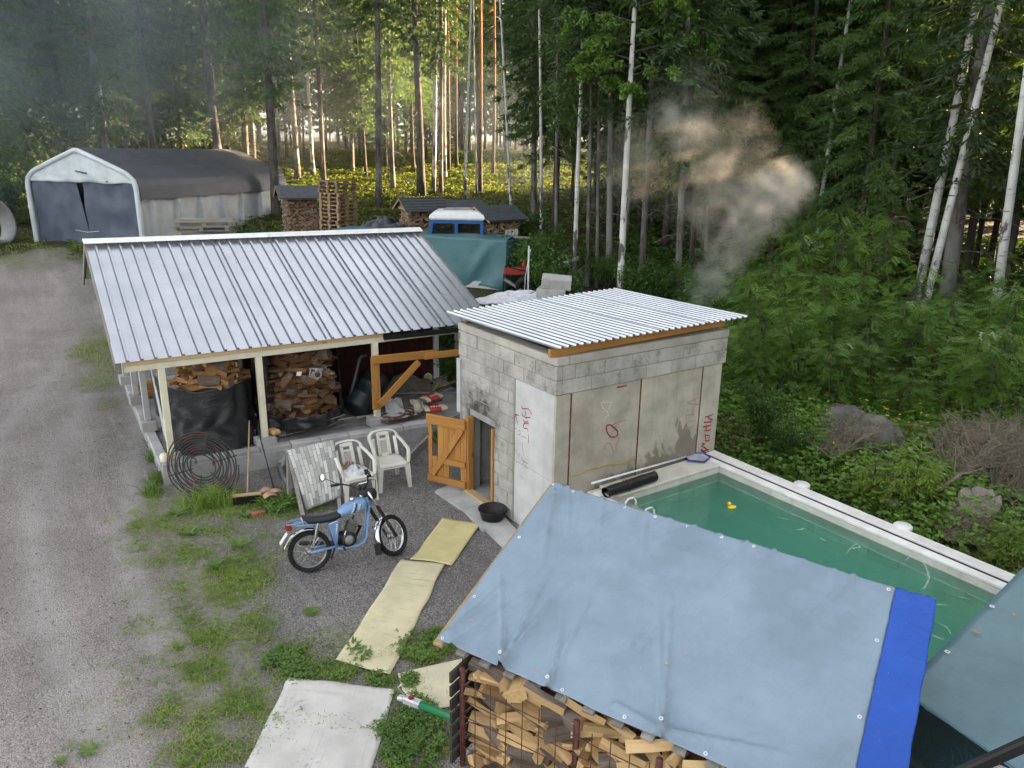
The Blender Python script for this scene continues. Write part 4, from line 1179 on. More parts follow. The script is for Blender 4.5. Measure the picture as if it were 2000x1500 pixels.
# ------------------------------------------------------------------ plastic garden chairs
M['chair'] = pm('ivory_plastic', (.66, .63, .55), .45, .06, 6, .06, 90)
def make_chair(label, loc, rotz):
    c = thing('garden_chair', label, 'chair', loc, rotz, 'white plastic garden chairs')
    W2, D2, SH = .24, .23, .42       # half width, half depth, seat height;  front is -y
    def seat(u, v):
        x = (u - .5) * 2 * W2 * (1 - .1 * v); y = -D2 + v * 2 * D2
        return Vector((x, y, SH - .03 * math.sin(PI * u) * math.sin(PI * min(1, v * 1.2)) - .03 * max(0, v - .5) - .03 * max(0, .12 - v) / .12))
    cloth(seat, 12, 12, .022).build('seat', M['chair'], c, True)
    # backrest: curved strips round a hand slot and a perforated panel
    def bk(u, z): 
        a = (u - .5) * 2
        y = D2 - .02 + .16 * (z - SH) / .42 - .10 * a * a
        wz = W2 * (1 - .05 * (z - SH) / .42)
        return Vector((a * wz * .98, y, z))
    def strip(u0, u1, z0, z1, nu=6, nv=4, th=.012):
        return MB().grid([[bk(u0 + (u1 - u0) * i / nu, z0 + (z1 - z0) * j / nv) for j in range(nv + 1)] for i in range(nu + 1)], th)
    b = strip(.26, .74, .74, .80, 8); b2 = strip(.26, .38, .44, .745); b3 = strip(.62, .74, .44, .745); b4 = strip(.37, .63, .665, .70); b5 = strip(.37, .63, .42, .47)
    for x in (b2, b3, b4, b5): b.add(x.v, x.f)
    bo = b.build('backrest', M['chair'], c, True)
    pn = MB()
    for i in range(7):
        u = .385 + .23 * i / 6; pn.grid([[bk(u - .006, .46 + .21 * j / 4) for j in range(5)], [bk(u + .010, .46 + .21 * j / 4) for j in range(5)]], .006)
    for i in range(7):
        zz = .475 + .185 * i / 6; pn.grid([[bk(.38 + .24 * j / 4, zz - .004) for j in range(5)], [bk(.38 + .24 * j / 4, zz + .006) for j in range(5)]], .006)
    pn.build('perforated_panel', M['chair'], bo)
    # hoop: top rail flowing into both arms and front posts
    pts = []
    for s in np.linspace(-1, 1, 41):
        a = abs(s); sg = 1 if s > 0 else -1
        if a < .45: q_ = a / .45; p = Vector((sg * W2 * 1.0 * math.sin(q_ * PI / 2) * .98, D2 + .145 - .10 * q_ ** 2, .82 - .10 * q_ ** 3))
        elif a < .85: q_ = (a - .45) / .4; p = Vector((sg * (W2 * .98 + .05 * q_), D2 + .045 - .40 * q_, .72 - .10 * q_ + .015 * math.sin(PI * q_)))
        else: q_ = (a - .85) / .15; p = Vector((sg * (W2 + .045 - .035 * q_), D2 - .355 - .075 * math.sin(q_ * PI / 2), .62 - .20 * q_ ** 1.3))
        pts.append(p)
    rows = []
    for i, p in enumerate(pts):
        tt = (pts[min(i + 1, 40)] - pts[max(i - 1, 0)]).normalized()
        w = .032; n_ = Vector((0, 0, 1)); n_ = (n_ - tt * n_.dot(tt)); n_ = n_.normalized() if n_.length > .05 else Vector((0, -1, 0)); s_ = tt.cross(n_)
        rows.append([p + s_ * w * math.cos(a) + n_ * .014 * math.sin(a) for a in [2 * PI * k / 10 for k in range(11)]])
    MB().grid(rows).build('arm_hoop', M['chair'], c, True)
    for sx in (-1, 1):
        rl = strip(.04 if sx < 0 else .86, .14 if sx < 0 else .96, .44, .73); rl.build('back_upright', M['chair'], c, True)
        for (x0, y0, x1, y1, zt) in ((W2 * .93, -D2 + .03, W2 * 1.05, -D2 - .03, .415), (W2 * .86, D2 - .03, W2 * 1.0, D2 + .09, .40)):
            lg = MB(); r_ = []
            for k in range(5):
                f = k / 4; x = sx * (x0 + (x1 - x0) * f); y = y0 + (y1 - y0) * f; z_ = zt * (1 - f); w = .045 - .018 * f
                r_.append([Vector((x - w, y - w * .7, z_)), Vector((x + w, y - w * .7, z_)), Vector((x + w, y + w * .7, z_)), Vector((x - w, y + w * .7, z_)), Vector((x - w, y - w * .7, z_))])
            lg.grid(r_); lg.build('leg', M['chair'], c)
    ap = MB().grid([[Vector((x, -D2 + .01, SH - .01)) for x in (-W2 * .95, W2 * .95)], [Vector((x, -D2 + .005, SH - .055)) for x in (-W2 * .9, W2 * .9)]], .008); ap.build('apron', M['chair'], c)
    return c
f1, f2 = onz(747, 962), onz(798, 952)
mid = (f1 + f2) / 2; a_ = math.atan2(f2.y - f1.y, f2.x - f1.x)
make_chair('empty white plastic chair nearer the timber door', mid + Vector((-math.sin(a_), math.cos(a_), 0)) * .26, a_)
f1, f2 = onz(681, 990), onz(733, 976)
mid = (f1 + f2) / 2; a2 = math.atan2(f2.y - f1.y, f2.x - f1.x) - .05
ch1 = mid + Vector((-math.sin(a2), math.cos(a2), 0)) * .26
make_chair('white plastic chair beside the rug holding towels', ch1, a2)
M['towel'] = pm('white_towel', (.70, .69, .72), .95, .12, 9, .6, 40, bdist=.01)
M['towel_dark'] = pm('dark_teal_cloth', (.012, .03, .04), .9, .3, 9, .4)
M['towel_tan'] = pm('tan_cloth', (.36, .24, .16), .95, .2, 9, .5)
def lump(name, label, cat, loc, rx, ry, h, mat, seed, rz=0.0):
    def f(u, v):
        r_ = v; a = u * 2 * PI
        k = 1 + .35 * nz(math.cos(a) * 1.5, math.sin(a) * 1.5, seed)
        zz = h * (1 - r_ ** 2) + .45 * h * nz(math.cos(a) * r_ * 3.5, math.sin(a) * r_ * 3.5, seed + 3) + .25 * h * math.sin(9 * r_ + 4 * nz(a, r_, seed))
        return Vector((rx * r_ * k * math.cos(a), ry * r_ * k * math.sin(a), max(zz, .006)))
    o = cloth(f, 40, 14).build(name, M[mat], None, True, loc); o.rotation_euler = (0, 0, rz); return tag(o, label, cat)
lump('towel', 'rumpled white towel on the seat of the chair by the rug', 'towel', ch1 + Vector((-.03, -.02, .405)), .20, .15, .12, 'towel', 1.7)
lump('towel', 'tan rolled towel behind the white one on the chair', 'towel', ch1 + Vector((-.05, .12, .42)), .13, .08, .13, 'towel_tan', 3.1)
lump('swim_trunks', 'dark teal cloth lying at the right of the chair seat', 'cloth', ch1 + Vector((.15, -.10, .41)), .08, .10, .05, 'towel_dark', 6.0)
def hang(u, v): return Vector((-.26 - .012 * math.sin(u * 9), -.10 + .18 * u, .46 - .34 * v * (1 - .3 * nz(u * 3, 1))))
tag(cloth(hang, 12, 10).build('towel', M['towel'], None, True, ch1), 'white towel corner hanging off the left of the chair', 'towel')

# ------------------------------------------------------------------ mats, slabs, basin
def mat_mat(name, c, dark, stripe):
    t = NT(name)
    o = t.n('ShaderNodeTexCoord').outputs['UV']
    s = t.noise(1, 4, .7, t.mapping(o, stripe)); b = t.noise(3, 4, .6, o)
    sp = t.voro(26, o)
    cc = t.mix(t.maprange(b, .3, .7), shade(c, .9), shade(c, 1.08))
    cc = t.mix(t.math('MULTIPLY', t.maprange(s, .61, .68), .85), cc, dark)
    cc = t.mix(t.math('MULTIPLY', t.maprange(sp, .06, .03), .7), cc, shade(dark, .7))
    w = t.noise(1, 2, .5, t.mapping(o, (30, 160, 1)))
    return t.done(t.bsdf(cc, .95, 0, t.bump(w, .5, .006), .1))
def ground_mat(name, label, cat, quad, mat, n=(14, 30), amp=.022, wob=.03, seed=1.0, ripple=None):
    """quad of picture corners: near-left, near-right, far-right, far-left"""
    P = [onz(*q_) for q_ in quad]
    c = sum(P, Vector()) / 4; c.z = 0
    Lw, Ll = (P[1] - P[0]).length, (P[3] - P[0]).length
    rows = []; uvs = []
    for i in range(n[1] + 1):
        v = i / n[1]; row = []
        for j in range(n[0] + 1):
            u = j / n[0]
            p = P[0].lerp(P[1], u).lerp(P[3].lerp(P[2], u), v)
            e = min(u, 1 - u, v, 1 - v)
            p = p + Vector((wob * nz(p.x * 2, p.y * 2, seed), wob * nz(p.x * 2, p.y * 2, seed + 5), 0)) * (1 if e < .02 else .3)
            zz = .016 + amp * (.5 + nz(p.x * 2.5, p.y * 2.5, seed)) + (ripple(u, v) if ripple else 0)
            zz = max(zz, .012)
            row.append(p - c + Vector((0, 0, zz))); uvs.append((u * Lw, v * Ll))
        rows.append(row)
    me = MB().grid(rows).mesh(name, mat, True)
    uv = me.uv_layers.new(name='UVMap')
    for l in me.loops: uv.data[l.index].uv = uvs[l.vertex_index]
    o = put(name, me, None, c); md = o.modifiers.new('thick', 'SOLIDIFY'); md.thickness = .008
    return tag(o, label, cat)
ym_ = mat_mat('yellow_rag_mat', (.66, .585, .38), (.22, .19, .11), (1.4, 75, 1))
ground_mat('rag_mat', 'yellow woven mat leading to the sauna door', 'mat', ((800, 1096), (882, 1106), (938, 1026), (865, 1012)), mat_mat('bright_yellow_mat', (.63, .54, .27), (.22, .18, .08), (1.4, 60, 1)), (12, 24), seed=2)
ground_mat('rag_mat', 'long cream yellow woven mat between moped and tarp roof', 'mat', ((655, 1294), (762, 1324), (869, 1104), (785, 1096)), ym_, (14, 44), .014, .03, 4, lambda u, v: .006 + .02 * math.exp(-((v - .02) / .05) ** 2) * u)
ground_mat('rag_mat', 'small pale yellow mat beside the green drawbar', 'mat', ((800, 1392), (905, 1380), (900, 1288), (776, 1322)), mat_mat('pale_yellow_mat', (.70, .63, .44), (.30, .26, .16), (22, 1.2, 1)), (18, 16), .012, .03, 7)
ground_mat('carpet', 'large off-white ribbed carpet on the grass in front', 'carpet', ((440, 1580), (705, 1580), (772, 1350), (566, 1327)), mat_mat('white_ribbed_carpet', (.60, .565, .53), (.44, .41, .38), (55, .8, 1)), (26, 36), .016, .02, 9,
           lambda u, v: .03 * math.exp(-((v - .93 - .03 * math.sin(u * 5)) / .022) ** 2) * (1 - u) * 1.2 + .018 * math.exp(-((v - .86) / .03) ** 2) * math.sin(u * 4) ** 2)
slabs = [((848, 962), (892, 945), (962, 985), (905, 1000)), ((905, 1000), (962, 985), (1000, 1030), (942, 1040)), ((942, 1032), (1000, 1030), (1040, 1070), (985, 1075))]
for i, qd in enumerate(slabs):
    P = [onz(*q_) for q_ in qd]; cc = sum(P, Vector()) / 4; P = [cc + (p - cc) * .975 for p in P]
    b = MB(); b.prism([(p.x - cc.x, p.y - cc.y) for p in P][::1], .05)
    tag(b.build('paving_slab', M['paver'], None, loc=(cc.x, cc.y, -.01 + .004 * i)), ('worn concrete slab right in front of the sauna door', 'concrete slab under the black basin', 'concrete slab half hidden by the tarp corner')[i], 'paving slab')
o = MB().lathe([(0, .012), (.145, .012), (.16, .03), (.195, .15), (.215, .155), (.217, .145), (.205, .14), (.17, .0), (0, 0)], 36).build('basin', M['black'], None, True, onz(961, 1018) + Vector((.02, .02, .045))); tag(o, 'round black plastic basin on the slab by the hut wall', 'basin')
# ------------------------------------------------------------------ pool things
rp = thing('rolled_cover', 'rolled up black pool cover lying on the pool edge', 'pool cover', (6.75, 7.30, PZ))
b = MB(); rows = []
ra, rb = onz(1182, 962, PZ + .07), onz(1278, 930, PZ + .07)
for i in range(26):
    f = i / 25; p = ra.lerp(rb, f); row = []
    for k in range(17):
        a = 2 * PI * k / 16; R = .078 + .008 * nz(f * 6, math.cos(a) * 2, math.sin(a) * 2)
        row.append(p - Vector((6.75, 7.30, PZ)) + Vector((0, R * math.cos(a), R * .9 * math.sin(a))))
    rows.append(row)
b.grid(rows); b.build('roll', M['black'], rp, True)
MB().lathe([(0, 0), (.03, 0), (.03, .004), (.05, .004), (.05, .008), (.075, .008)], 16, Matrix.Translation(rb - Vector((6.75, 7.30, PZ))) @ Matrix.Rotation(PI / 2, 4, 'Y')).build('roll_end', M['rubber'], rp)
p_ = ra.lerp(rb, .42) - Vector((6.75, 7.30, PZ)); MB().lathe([(.089, -.008), (.092, 0), (.089, .008)], 20, Matrix.Translation(p_) @ Matrix.Rotation(PI / 2, 4, 'Y')).build('strap', pm('dull_red_strap', (.15, .02, .025), .8), rp)
nt = thing('pool_net', 'pool skimming net with blue frame and long white pole', 'pool net', onz(1362, 893, PZ + .01))
NO = onz(1362, 893, PZ + .01)
ring = [(1337, 889), (1345, 899), (1375, 902), (1387, 893), (1372, 885), (1345, 886)]
rp3 = [onz(x, y, PZ + .03) - NO for x, y in ring]
MB().tube(rp3 + [rp3[0]], .012, 6).build('net_frame', pm('blue_plastic', (.02, .05, .42), .35), nt, True)
bm_ = MB(); cc = sum(rp3, Vector()) / 6; bm_.add([cc - Vector((0, 0, .02))] + rp3, [(0, i + 1, (i + 1) % 6 + 1) for i in range(6)]); bm_.build('net_mesh', pm('grey_net', (.42, .42, .46), .8), nt)
MB().tube([onz(1340, 892, PZ + .03) - NO, onz(1156, 944, PZ + .16) - NO], .015, 8).build('pole', M['white'], nt, True)
dk = thing('rubber_duck', 'yellow rubber duck floating on the green pool water', 'duck', onz(1429, 994, .645), 2.2); dk.scale = (.78, .78, .78)
M['duck'] = pm('yellow_rubber', (.85, .55, .03), .4, .05)
b = MB(); rows = []
for i in range(9):
    f = i / 8; x = -.07 + .14 * f; R = .05 * math.sin(PI * (.1 + .85 * f)) ** .6; rows.append([Vector((x, R * math.cos(2 * PI * k / 14), .03 + R * .8 * math.sin(2 * PI * k / 14) + .02 * (1 - f) ** 3)) for k in range(15)])
b.grid(rows); b.build('body', M['duck'], dk, True)
hd = MB().lathe([(0, -.034)] + [(.034 * math.cos(a), .034 * math.sin(a)) for a in np.linspace(-1.3, 1.3, 9)] + [(0, .034)], 14, Matrix.Translation((.045, 0, .095))); hd.build('head', M['duck'], dk, True)
MB().lathe([(.016, 0), (.013, .012), (0, .026)], 10, Matrix.Translation((.076, 0, .09)) @ Matrix.Rotation(PI / 2, 4, 'Y') @ Matrix.Diagonal((.6, 1, 1, 1))).build('beak', pm('orange_beak', (.8, .18, .01), .4), dk, True)
# ------------------------------------------------------------------ moped
def make_moped():
    R0 = onz(609, 1116); F0 = onz(768, 1084)
    a0 = math.atan2(F0.y - R0.y, F0.x - R0.x) - .0
    b = thing('moped', 'light blue off-road moped with black seat parked on the gravel', 'motorcycle', R0, a0)
    R0 = R0
    b.rotation_euler = (rad(-10), 0, a0)           # leans a little on its side stand, away from the camera
    WB, WR, KW = 1.10, .275, .887
    blue = pm('light_blue_paint', (.17, .30, .50), .28, .08, 4, .03, spec=.6, rand=0)
    chrome = pm('chrome', (.80, .80, .82), .14, .05, 4, .03, metal=1.0, rand=0)
    alu = pm('dull_aluminium', (.36, .35, .33), .4, .2, 12, .2, metal=.8, rand=0)
    blk = pm('black_metal', (.015, .015, .016), .4, .3, 12, .15, rand=0)
    wht = M['white']
    def wheel(parent, name, knob, loc, rim_m):
        w = bpy.data.objects.new(name, None); COL.objects.link(w); w.parent = parent; w.location = loc; w.scale = (KW, 1, KW)
        RX = Matrix.Rotation(PI / 2, 4, 'X')
        tw = .042
        t_ = MB(); prof = [(.245, -.022), (.262, -tw * .85), (.285, -tw), (.303, -.028), (.31, 0), (.303, .028), (.285, tw), (.262, tw * .85), (.245, .022), (.25, 0)]
        t_.lathe(prof, 40, RX, True)
        if knob:
            for i in range(40):
                for k_, (yy, rr) in enumerate(((-.024, .303), (.024, .303), (0, .309), (-.041, .288), (.041, .288))):
                    a = 2 * PI * (i + (.5 if k_ % 2 else 0)) / 40
                    m_ = Matrix.Rotation(-a, 3, 'Y'); c = m_ @ Vector((rr, yy, 0)); t_.box(c, (.016, .017, .022), m_)
        t_.build('tyre', M['rubber'], w, not knob)
        MB().lathe([(.246, -.022), (.236, -.020), (.230, -.010), (.228, 0), (.230, .010), (.236, .020), (.246, .022), (.240, 0)], 40, RX, True).build('rim', rim_m, w, True)
        MB().lathe([(0, -.05), (.02, -.05), (.055, -.04), (.058, -.02), (.03, -.01), (.03, .02), (.05, .03), (.05, .045), (.015, .055), (0, .055)], 20, RX).build('hub', alu, w, True)
        sp = MB()
        for i in range(28):
            a = 2 * PI * i / 28; s = (-1 if i % 2 else 1); a2 = a + s * .35 * (1 if (i // 2) % 2 else -1)
            sp.tube([Vector((.05 * math.cos(a2), s * .035, .05 * math.sin(a2))), Vector((.232 * math.cos(a), s * .004, .232 * math.sin(a)))], .0017, 4, False)
        o = sp.build('spokes', chrome, w); o['kind'] = 'stuff'
        return w
    wheel(b, 'rear_wheel', True, (0, 0, WR), alu)
    # steering assembly
    st = bpy.data.objects.new('front_fork', None); COL.objects.link(st); st.parent = b
    rake = rad(27)
    head = Vector((WB - .30, 0, .80)); st.location = head
    up = Vector((-math.sin(rake), 0, math.cos(rake)))
    st.rotation_mode = 'QUATERNION'; st.rotation_quaternion = Quaternion(up, rad(38))
    ax = Vector((WB, 0, WR)) - head
    off = .03
    wheel(st, 'front_wheel', True, ax, chrome)
    for s in (-1, 1):
        y = s * .075; top = up * .14 + Vector((.04, y, 0)); bot = ax + Vector((0, y, 0))
        d = (bot - top)
        MB().tube([top, top + d * .36], .015, 10).build('fork_tube', chrome, st, True)
        g = MB(); pts = []; rs = []
        for k in range(17): pts.append(top + d * (.34 + .32 * k / 16)); rs.append(.027 if k % 2 else .022)
        g.tube(pts, rs, 10); g.build('fork_gaiter', M['rubber'], st, True)
        MB().tube([top + d * .66, bot + d.normalized() * .03], .02, 10).build('fork_leg', blk, st, True)
        MB().beam(up * .12 + Vector((.03, 0, 0)), top, .03, .03).build('triple_clamp', blk, st)
    MB().beam(ax + Vector((0, -.09, 0)), ax + Vector((0, .09, 0)), .018, .018).build('axle', alu, st)
    fm = MB(); rows = []
    for i in range(21):
        a = rad(75) + rad(115) * i / 20; row = []
        for k in range(7):
            t_ = -1 + 2 * k / 6; RR = .310 - .018 * t_ * t_
            row.append(ax + Vector((RR * math.cos(a), t_ * .055, RR * math.sin(a))))
        rows.append(row)
    fm.grid(rows, .003); fm.build('front_mudguard', chrome, st, True)
    a = rad(190); c = ax + Vector((.31 * math.cos(a), 0, .31 * math.sin(a)))
    MB().beam(c + Vector((0, 0, .01)), c + Vector((-.01, 0, -.14)), .11, .008, up=(1, 0, 0)).build('mud_flap', M['rubber'], st)
    MB().tube([ax + Vector((-.25, -.075, .18)), ax + Vector((-.25, .075, .18))], .006, 6).build('mudguard_stay', chrome, st)
    hb0 = up * .17 + Vector((.02, 0, 0))
    bar = [Vector((-.16, -.37, .17)), Vector((-.10, -.26, .165)), Vector((.0, -.15, .10)), Vector((.02, -.05, .02)), Vector((.02, .05, .02)), Vector((.0, .15, .10)), Vector((-.10, .26, .165)), Vector((-.16, .37, .17))]
    MB().tube([hb0 + p for p in bar], .011, 8).build('handlebar', blk, st, True)
    MB().tube([hb0 + bar[2], hb0 + bar[5]], .008, 8).build('crossbar', chrome, st, True)
    for i, j in ((0, 1), (7, 6)):
        MB().tube([hb0 + bar[i], hb0 + bar[i].lerp(bar[j], .85)], .018, 10).build('grip', M['rubber'], st, True)
        p = hb0 + bar[j]; MB().tube([p + Vector((.03, 0, 0)), p + Vector((.07, 0, -.01)), hb0 + bar[i] + Vector((.07, 0, -.02))], .005, 6).build('lever', blk, st)
    mp = hb0 + bar[6]
    MB().tube([mp, mp + Vector((-.02, .06, .03)), mp + Vector((-.05, .20, .12))], .005, 6).build('mirror_stem', blk, st)
    mh = MB().lathe([(0, .012), (.05, .012), (.055, .006), (.05, -.012), (.02, -.025), (0, -.026)], 24, Matrix.Translation(mp + Vector((-.06, .24, .14))) @ Matrix.Rotation(rad(-70), 4, 'Y'))
    mh.build('mirror', pm('mirror_glass', (.9, .9, .9), .05, 0, 4, 0, metal=1.0), st, True)
    MB().lathe([(0, .09), (.07, .085), (.085, .07), (.085, .03), (.07, -.03), (.03, -.06), (0, -.065)], 24, Matrix.Translation(up * .10 + Vector((.10, 0, 0))) @ Matrix.Rotation(PI / 2 + .1, 4, 'Y')).build('headlight', blk, st, True)
    MB().lathe([(0, .096), (.06, .092), (.07, .087)], 24, Matrix.Translation(up * .10 + Vector((.10, 0, 0))) @ Matrix.Rotation(PI / 2 + .1, 4, 'Y')).build('headlight_glass', wht, st, True)
    for s in (-1, 1): MB().lathe([(0, 0), (.028, .004), (.032, .02), (.032, .045), (0, .05)], 14, Matrix.Translation(up * .18 + Vector((.05, s * .045, .02))) @ Matrix.Rotation(-.5, 4, 'Y')).build('dial', blk, st, True)
    cab = MB()
    for s, q_ in ((-1, .3), (1, .34)):
        cab.tube([hb0 + Vector((0, s * .2, .12)), hb0 + Vector((.16, s * .14, .10)), hb0 + Vector((.15, s * .06, -.12)), Vector((.02, 0, -.05))], .005, 5)
    o = cab.build('cables', M['rubber'], st); o['kind'] = 'stuff'
    # frame tubes
    F_ = lambda nme, pts, r=.017: MB().tube([Vector(p) for p in pts], r, 8).build(nme, blue, b, True)
    F_('head_tube', [(WB - .32, 0, .86), (WB - .27, 0, .73)], .03)
    F_('backbone', [(WB - .30, 0, .80), (.62, 0, .72), (.30, 0, .66)], .022)
    for s in (-1, 1):
        F_('down_tube', [(WB - .285, s * .03, .76), (.74, s * .07, .36), (.70, s * .08, .29), (.62, s * .085, .255), (.40, s * .085, .25), (.34, s * .085, .28)])
        F_('seat_tube', [(.34, s * .085, .28), (.26, s * .09, .63)])
        F_('seat_tube', [(.33, s * .085, .30), (.40, s * .08, .68)], .012)
        F_('rear_loop', [(.40, s * .08, .68), (.1, s * .085, .64), (-.14, s * .08, .66)], .012)
        F_('swing_arm', [(.36, s * .075, .30), (.16, s * .075, .285), (0, s * .075, .275)], .018)
        sh_ = MB(); pts = []; rs = []
        p0, p1 = Vector((.03, s * .115, .34)), Vector((.12, s * .115, .66))
        for k in range(21):
            pts.append(p0.lerp(p1, k / 20)); rs.append(.011 if k < 8 else (.022 if k % 2 else .017))
        sh_.tube(pts, rs, 8); sh_.build('shock_absorber', chrome if False else alu, b, True)
    F_('rear_loop', [(-.14, -.08, .66), (-.17, 0, .66), (-.14, .08, .66)], .012)
    # engine
    eg = MB().lathe([(0, -.10), (.085, -.10), (.105, -.08), (.11, 0), (.105, .08), (.085, .10), (0, .10)], 22, Matrix.Translation((.50, 0, .36)) @ Matrix.Rotation(PI / 2, 4, 'X'))
    eg.box((.43, 0, .37), (.2, .17, .16), None, .03); eg.build('crankcase', blk, b, True)
    MB().lathe([(0, 0), (.06, 0), (.065, .012), (.04, .02), (0, .02)], 18, Matrix.Translation((.50, -.10, .36)) @ Matrix.Rotation(PI / 2, 4, 'X')).build('clutch_cover', alu, b, True)
    tilt = Matrix.Rotation(rad(20), 4, 'Y')
    for k in range(7):
        c = Vector((.535, 0, .46)) + (tilt @ Vector((0, 0, k * .021)))
        MB().box(c, (.15 - .004 * abs(k - 3), .145, .007), tilt.to_3x3()).build('cylinder_fin', alu, b)
    c = Vector((.535, 0, .46)); MB().beam(c, c + tilt @ Vector((0, 0, .15)), .08, .08).build('cylinder', alu, b)
    MB().tube([c + tilt @ Vector((0, 0, .14)), c + tilt @ Vector((0, 0, .20))], .012, 8).build('spark_plug', blk, b)
    MB().box((.37, 0, .53), (.09, .07, .09), None, .01).build('carburettor', alu, b)
    MB().tube([(.42, -.1, .33), (.44, -.125, .44), (.46, -.13, .50)], .009, 8).build('kick_starter', chrome, b, True)
    ex = MB().tube([Vector(p) for p in ((.60, .02, .50), (.70, .09, .46), (.62, .12, .30), (.3, .13, .28), (-.1, .14, .36))], [.018, .02, .022, .035, .03], 10); ex.build('exhaust', blk, b, True)
    MB().tube([(.36, .1, .28), (.30, .24, .02)], .01, 6).build('side_stand', blk, b)
    for s in (-1, 1): MB().tube([(.42, s * .09, .26), (.42, s * .19, .26)], .013, 8).build('footrest', M['rubber'], b)
    # tank: lofted body
    rows = []
    for i in range(15):
        f = i / 14; x = .40 + .38 * f
        w = .045 + .085 * math.sin(PI * min(1, .12 + .62 * f)) ** .8; zt = .735 + .135 * math.sin(PI * (.06 + .52 * f)) ** 1.1; zb = .665 + .045 * f
        w *= (1 if 0 < i < 14 else .55)
        row = []
        for k in range(17):
            a = 2 * PI * k / 16; ca, sa = math.cos(a), math.sin(a)
            yy = w * math.copysign(abs(ca) ** .65, ca); zz = (zt + zb) / 2 + (zt - zb) / 2 * math.copysign(abs(sa) ** .7, sa) * (.85 if i in (0, 14) else 1)
            row.append(Vector((x, yy, zz)))
        rows.append(row)
    tk = MB().grid(rows); tk.add(rows[0][:-1], [tuple(range(16))]); tk.add(rows[-1][:-1], [tuple(range(16))[::-1]])
    tank = tk.build('fuel_tank', blue, b, True)
    MB().lathe([(0, .022), (.03, .02), (.034, .01), (.034, -.01)], 18, Matrix.Translation((.60, 0, .870))).build('tank_cap', chrome, tank, True)
    def tank_y(x, z, s):
        f = (x - .40) / .38; w = .045 + .085 * math.sin(PI * min(1, .12 + .62 * f)) ** .8; zt = .735 + .135 * math.sin(PI * (.06 + .52 * f)) ** 1.1; zb = .665 + .045 * f
        q_ = max(0.0, 1 - abs((z - (zt + zb) / 2) / ((zt - zb) / 2)) ** (1 / .7 * 1.0) ** 1)
        sa = min(1, abs((z - (zt + zb) / 2) / ((zt - zb) / 2))) ** (1 / .7); ca = math.sqrt(max(0, 1 - sa * sa)); return s * (w * ca ** .65 + .003)
    def decal(nme, quads, mat):
        d_ = MB()
        for s in (-1, 1):
            for q_ in quads:
                vs = [Vector((x, tank_y(x, z, s), z)) for x, z in q_]; d_.add(vs, [(0, 1, 2, 3)])
        o = d_.build(nme, mat, tank); o['kind'] = 'stuff'
    sk = .35
    def bar_(x, z0, z1, w): return [(x + (z0 - .76) * sk, z0), (x + w + (z0 - .76) * sk, z0), (x + w + (z1 - .76) * sk, z1), (x + (z1 - .76) * sk, z1)]
    decal('stripe', [bar_(.602, .71 + k * .011, .71 + (k + 1) * .011, .018) for k in range(11)], pm('navy_stripe', (.015, .015, .06), .3))
    decal('stripe_dash', [bar_(.565 + k * .002, .706 + k * .024, .706 + k * .024 + .016 - k * .001, .028 - .003 * k) for k in range(6)], wht)
    # letters down the tank side: four blocky letters in white outline
    L_ = []
    for k in range(4):
        z0 = .712 + k * .029; x0 = .632
        segs = {0: 'abcd', 1: 'abc', 2: 'abcd', 3: 'abcd'}[k]
        L_ += [bar_(x0, z0, z0 + .022, .006), bar_(x0 + .024, z0, z0 + .022, .006), bar_(x0, z0 + .018, z0 + .023, .03)]
        if k != 1: L_ += [bar_(x0, z0, z0 + .004, .03)]
    decal('letters', L_, wht)
    # seat, side panel, rear mudguard, lamp
    rows = []
    for i in range(17):
        f = i / 16; x = .44 - .50 * f; zt = .735 + .012 * f - .03 * math.sin(PI * f) + .012 * (f > .9); hh = .075 * (1 if f < .92 else .7); w = .085 + .03 * math.sin(PI * min(1, f * .7 + .1)); w *= .6 if i in (0, 16) else 1
        rows.append([Vector((x, w * math.copysign(abs(math.cos(a)) ** .6, math.cos(a)), zt - hh / 2 + hh / 2 * math.copysign(abs(math.sin(a)) ** .7, math.sin(a)))) for a in [2 * PI * k / 16 for k in range(17)]])
    se = MB().grid(rows); se.add(rows[0][:-1], [tuple(range(16))]); se.add(rows[-1][:-1], [tuple(range(16))[::-1]]); so = se.build('seat', pm('black_vinyl', (.014, .015, .019), .38, .2, 8, .1), b, True)
    MB().box((-.064, 0, .715), (.004, .12, .03)).build('seat_badge', wht, so)
    for s in (-1, 1):
        MB().prism([(.25, .62), (.39, .655), (.335, .36)], .01, Matrix.Translation((0, s * .105, 0)) @ Matrix.Rotation(PI / 2, 4, 'X')).build('side_panel', blue, b)
        if s < 0:
            for k in range(5): MB().box((.352 - .004 * k + .002, -.118, .60 - k * .028), (.024 - .002 * k, .003, .015)).build('panel_dash', wht, b)
            MB().box((.31, -.118, .634), (.11, .003, .014), Matrix.Rotation(-.24, 3, 'Y')).build('panel_dash', wht, b)
    rm = MB(); rows = []
    for i in range(19):
        a = rad(70) + rad(95) * i / 18; cxp = -.02; RR = .32
        if i > 12: RR += .0
        rows.append([Vector((cxp + RR * math.cos(a) * 1.0, t_ * .055, WR + (RR - .018 * t_ * t_) * math.sin(a))) for t_ in np.linspace(-1, 1, 7)])
    rm.grid(rows, .003); rm.build('rear_mudguard', chrome, b, True)
    MB().prism([(-.20, .60), (-.20, .68), (-.27, .67), (-.27, .61)], .09, Matrix.Translation((0, .045, 0)) @ Matrix.Rotation(PI / 2, 4, 'X')).build('tail_lamp', pm('red_lamp', (.25, .02, .015), .2), b)
    MB().beam((-.26, 0, .57), (-.36, 0, .44), .11, .006, up=(1, 0, 0)).build('number_plate_holder', wht, b)
    for s in (-1, 1): MB().tube([(-.05, s * .10, .70), (-.2, s * .09, .69), (-.26, s * .03, .68)], .008, 6).build('grab_rail', blue, b)
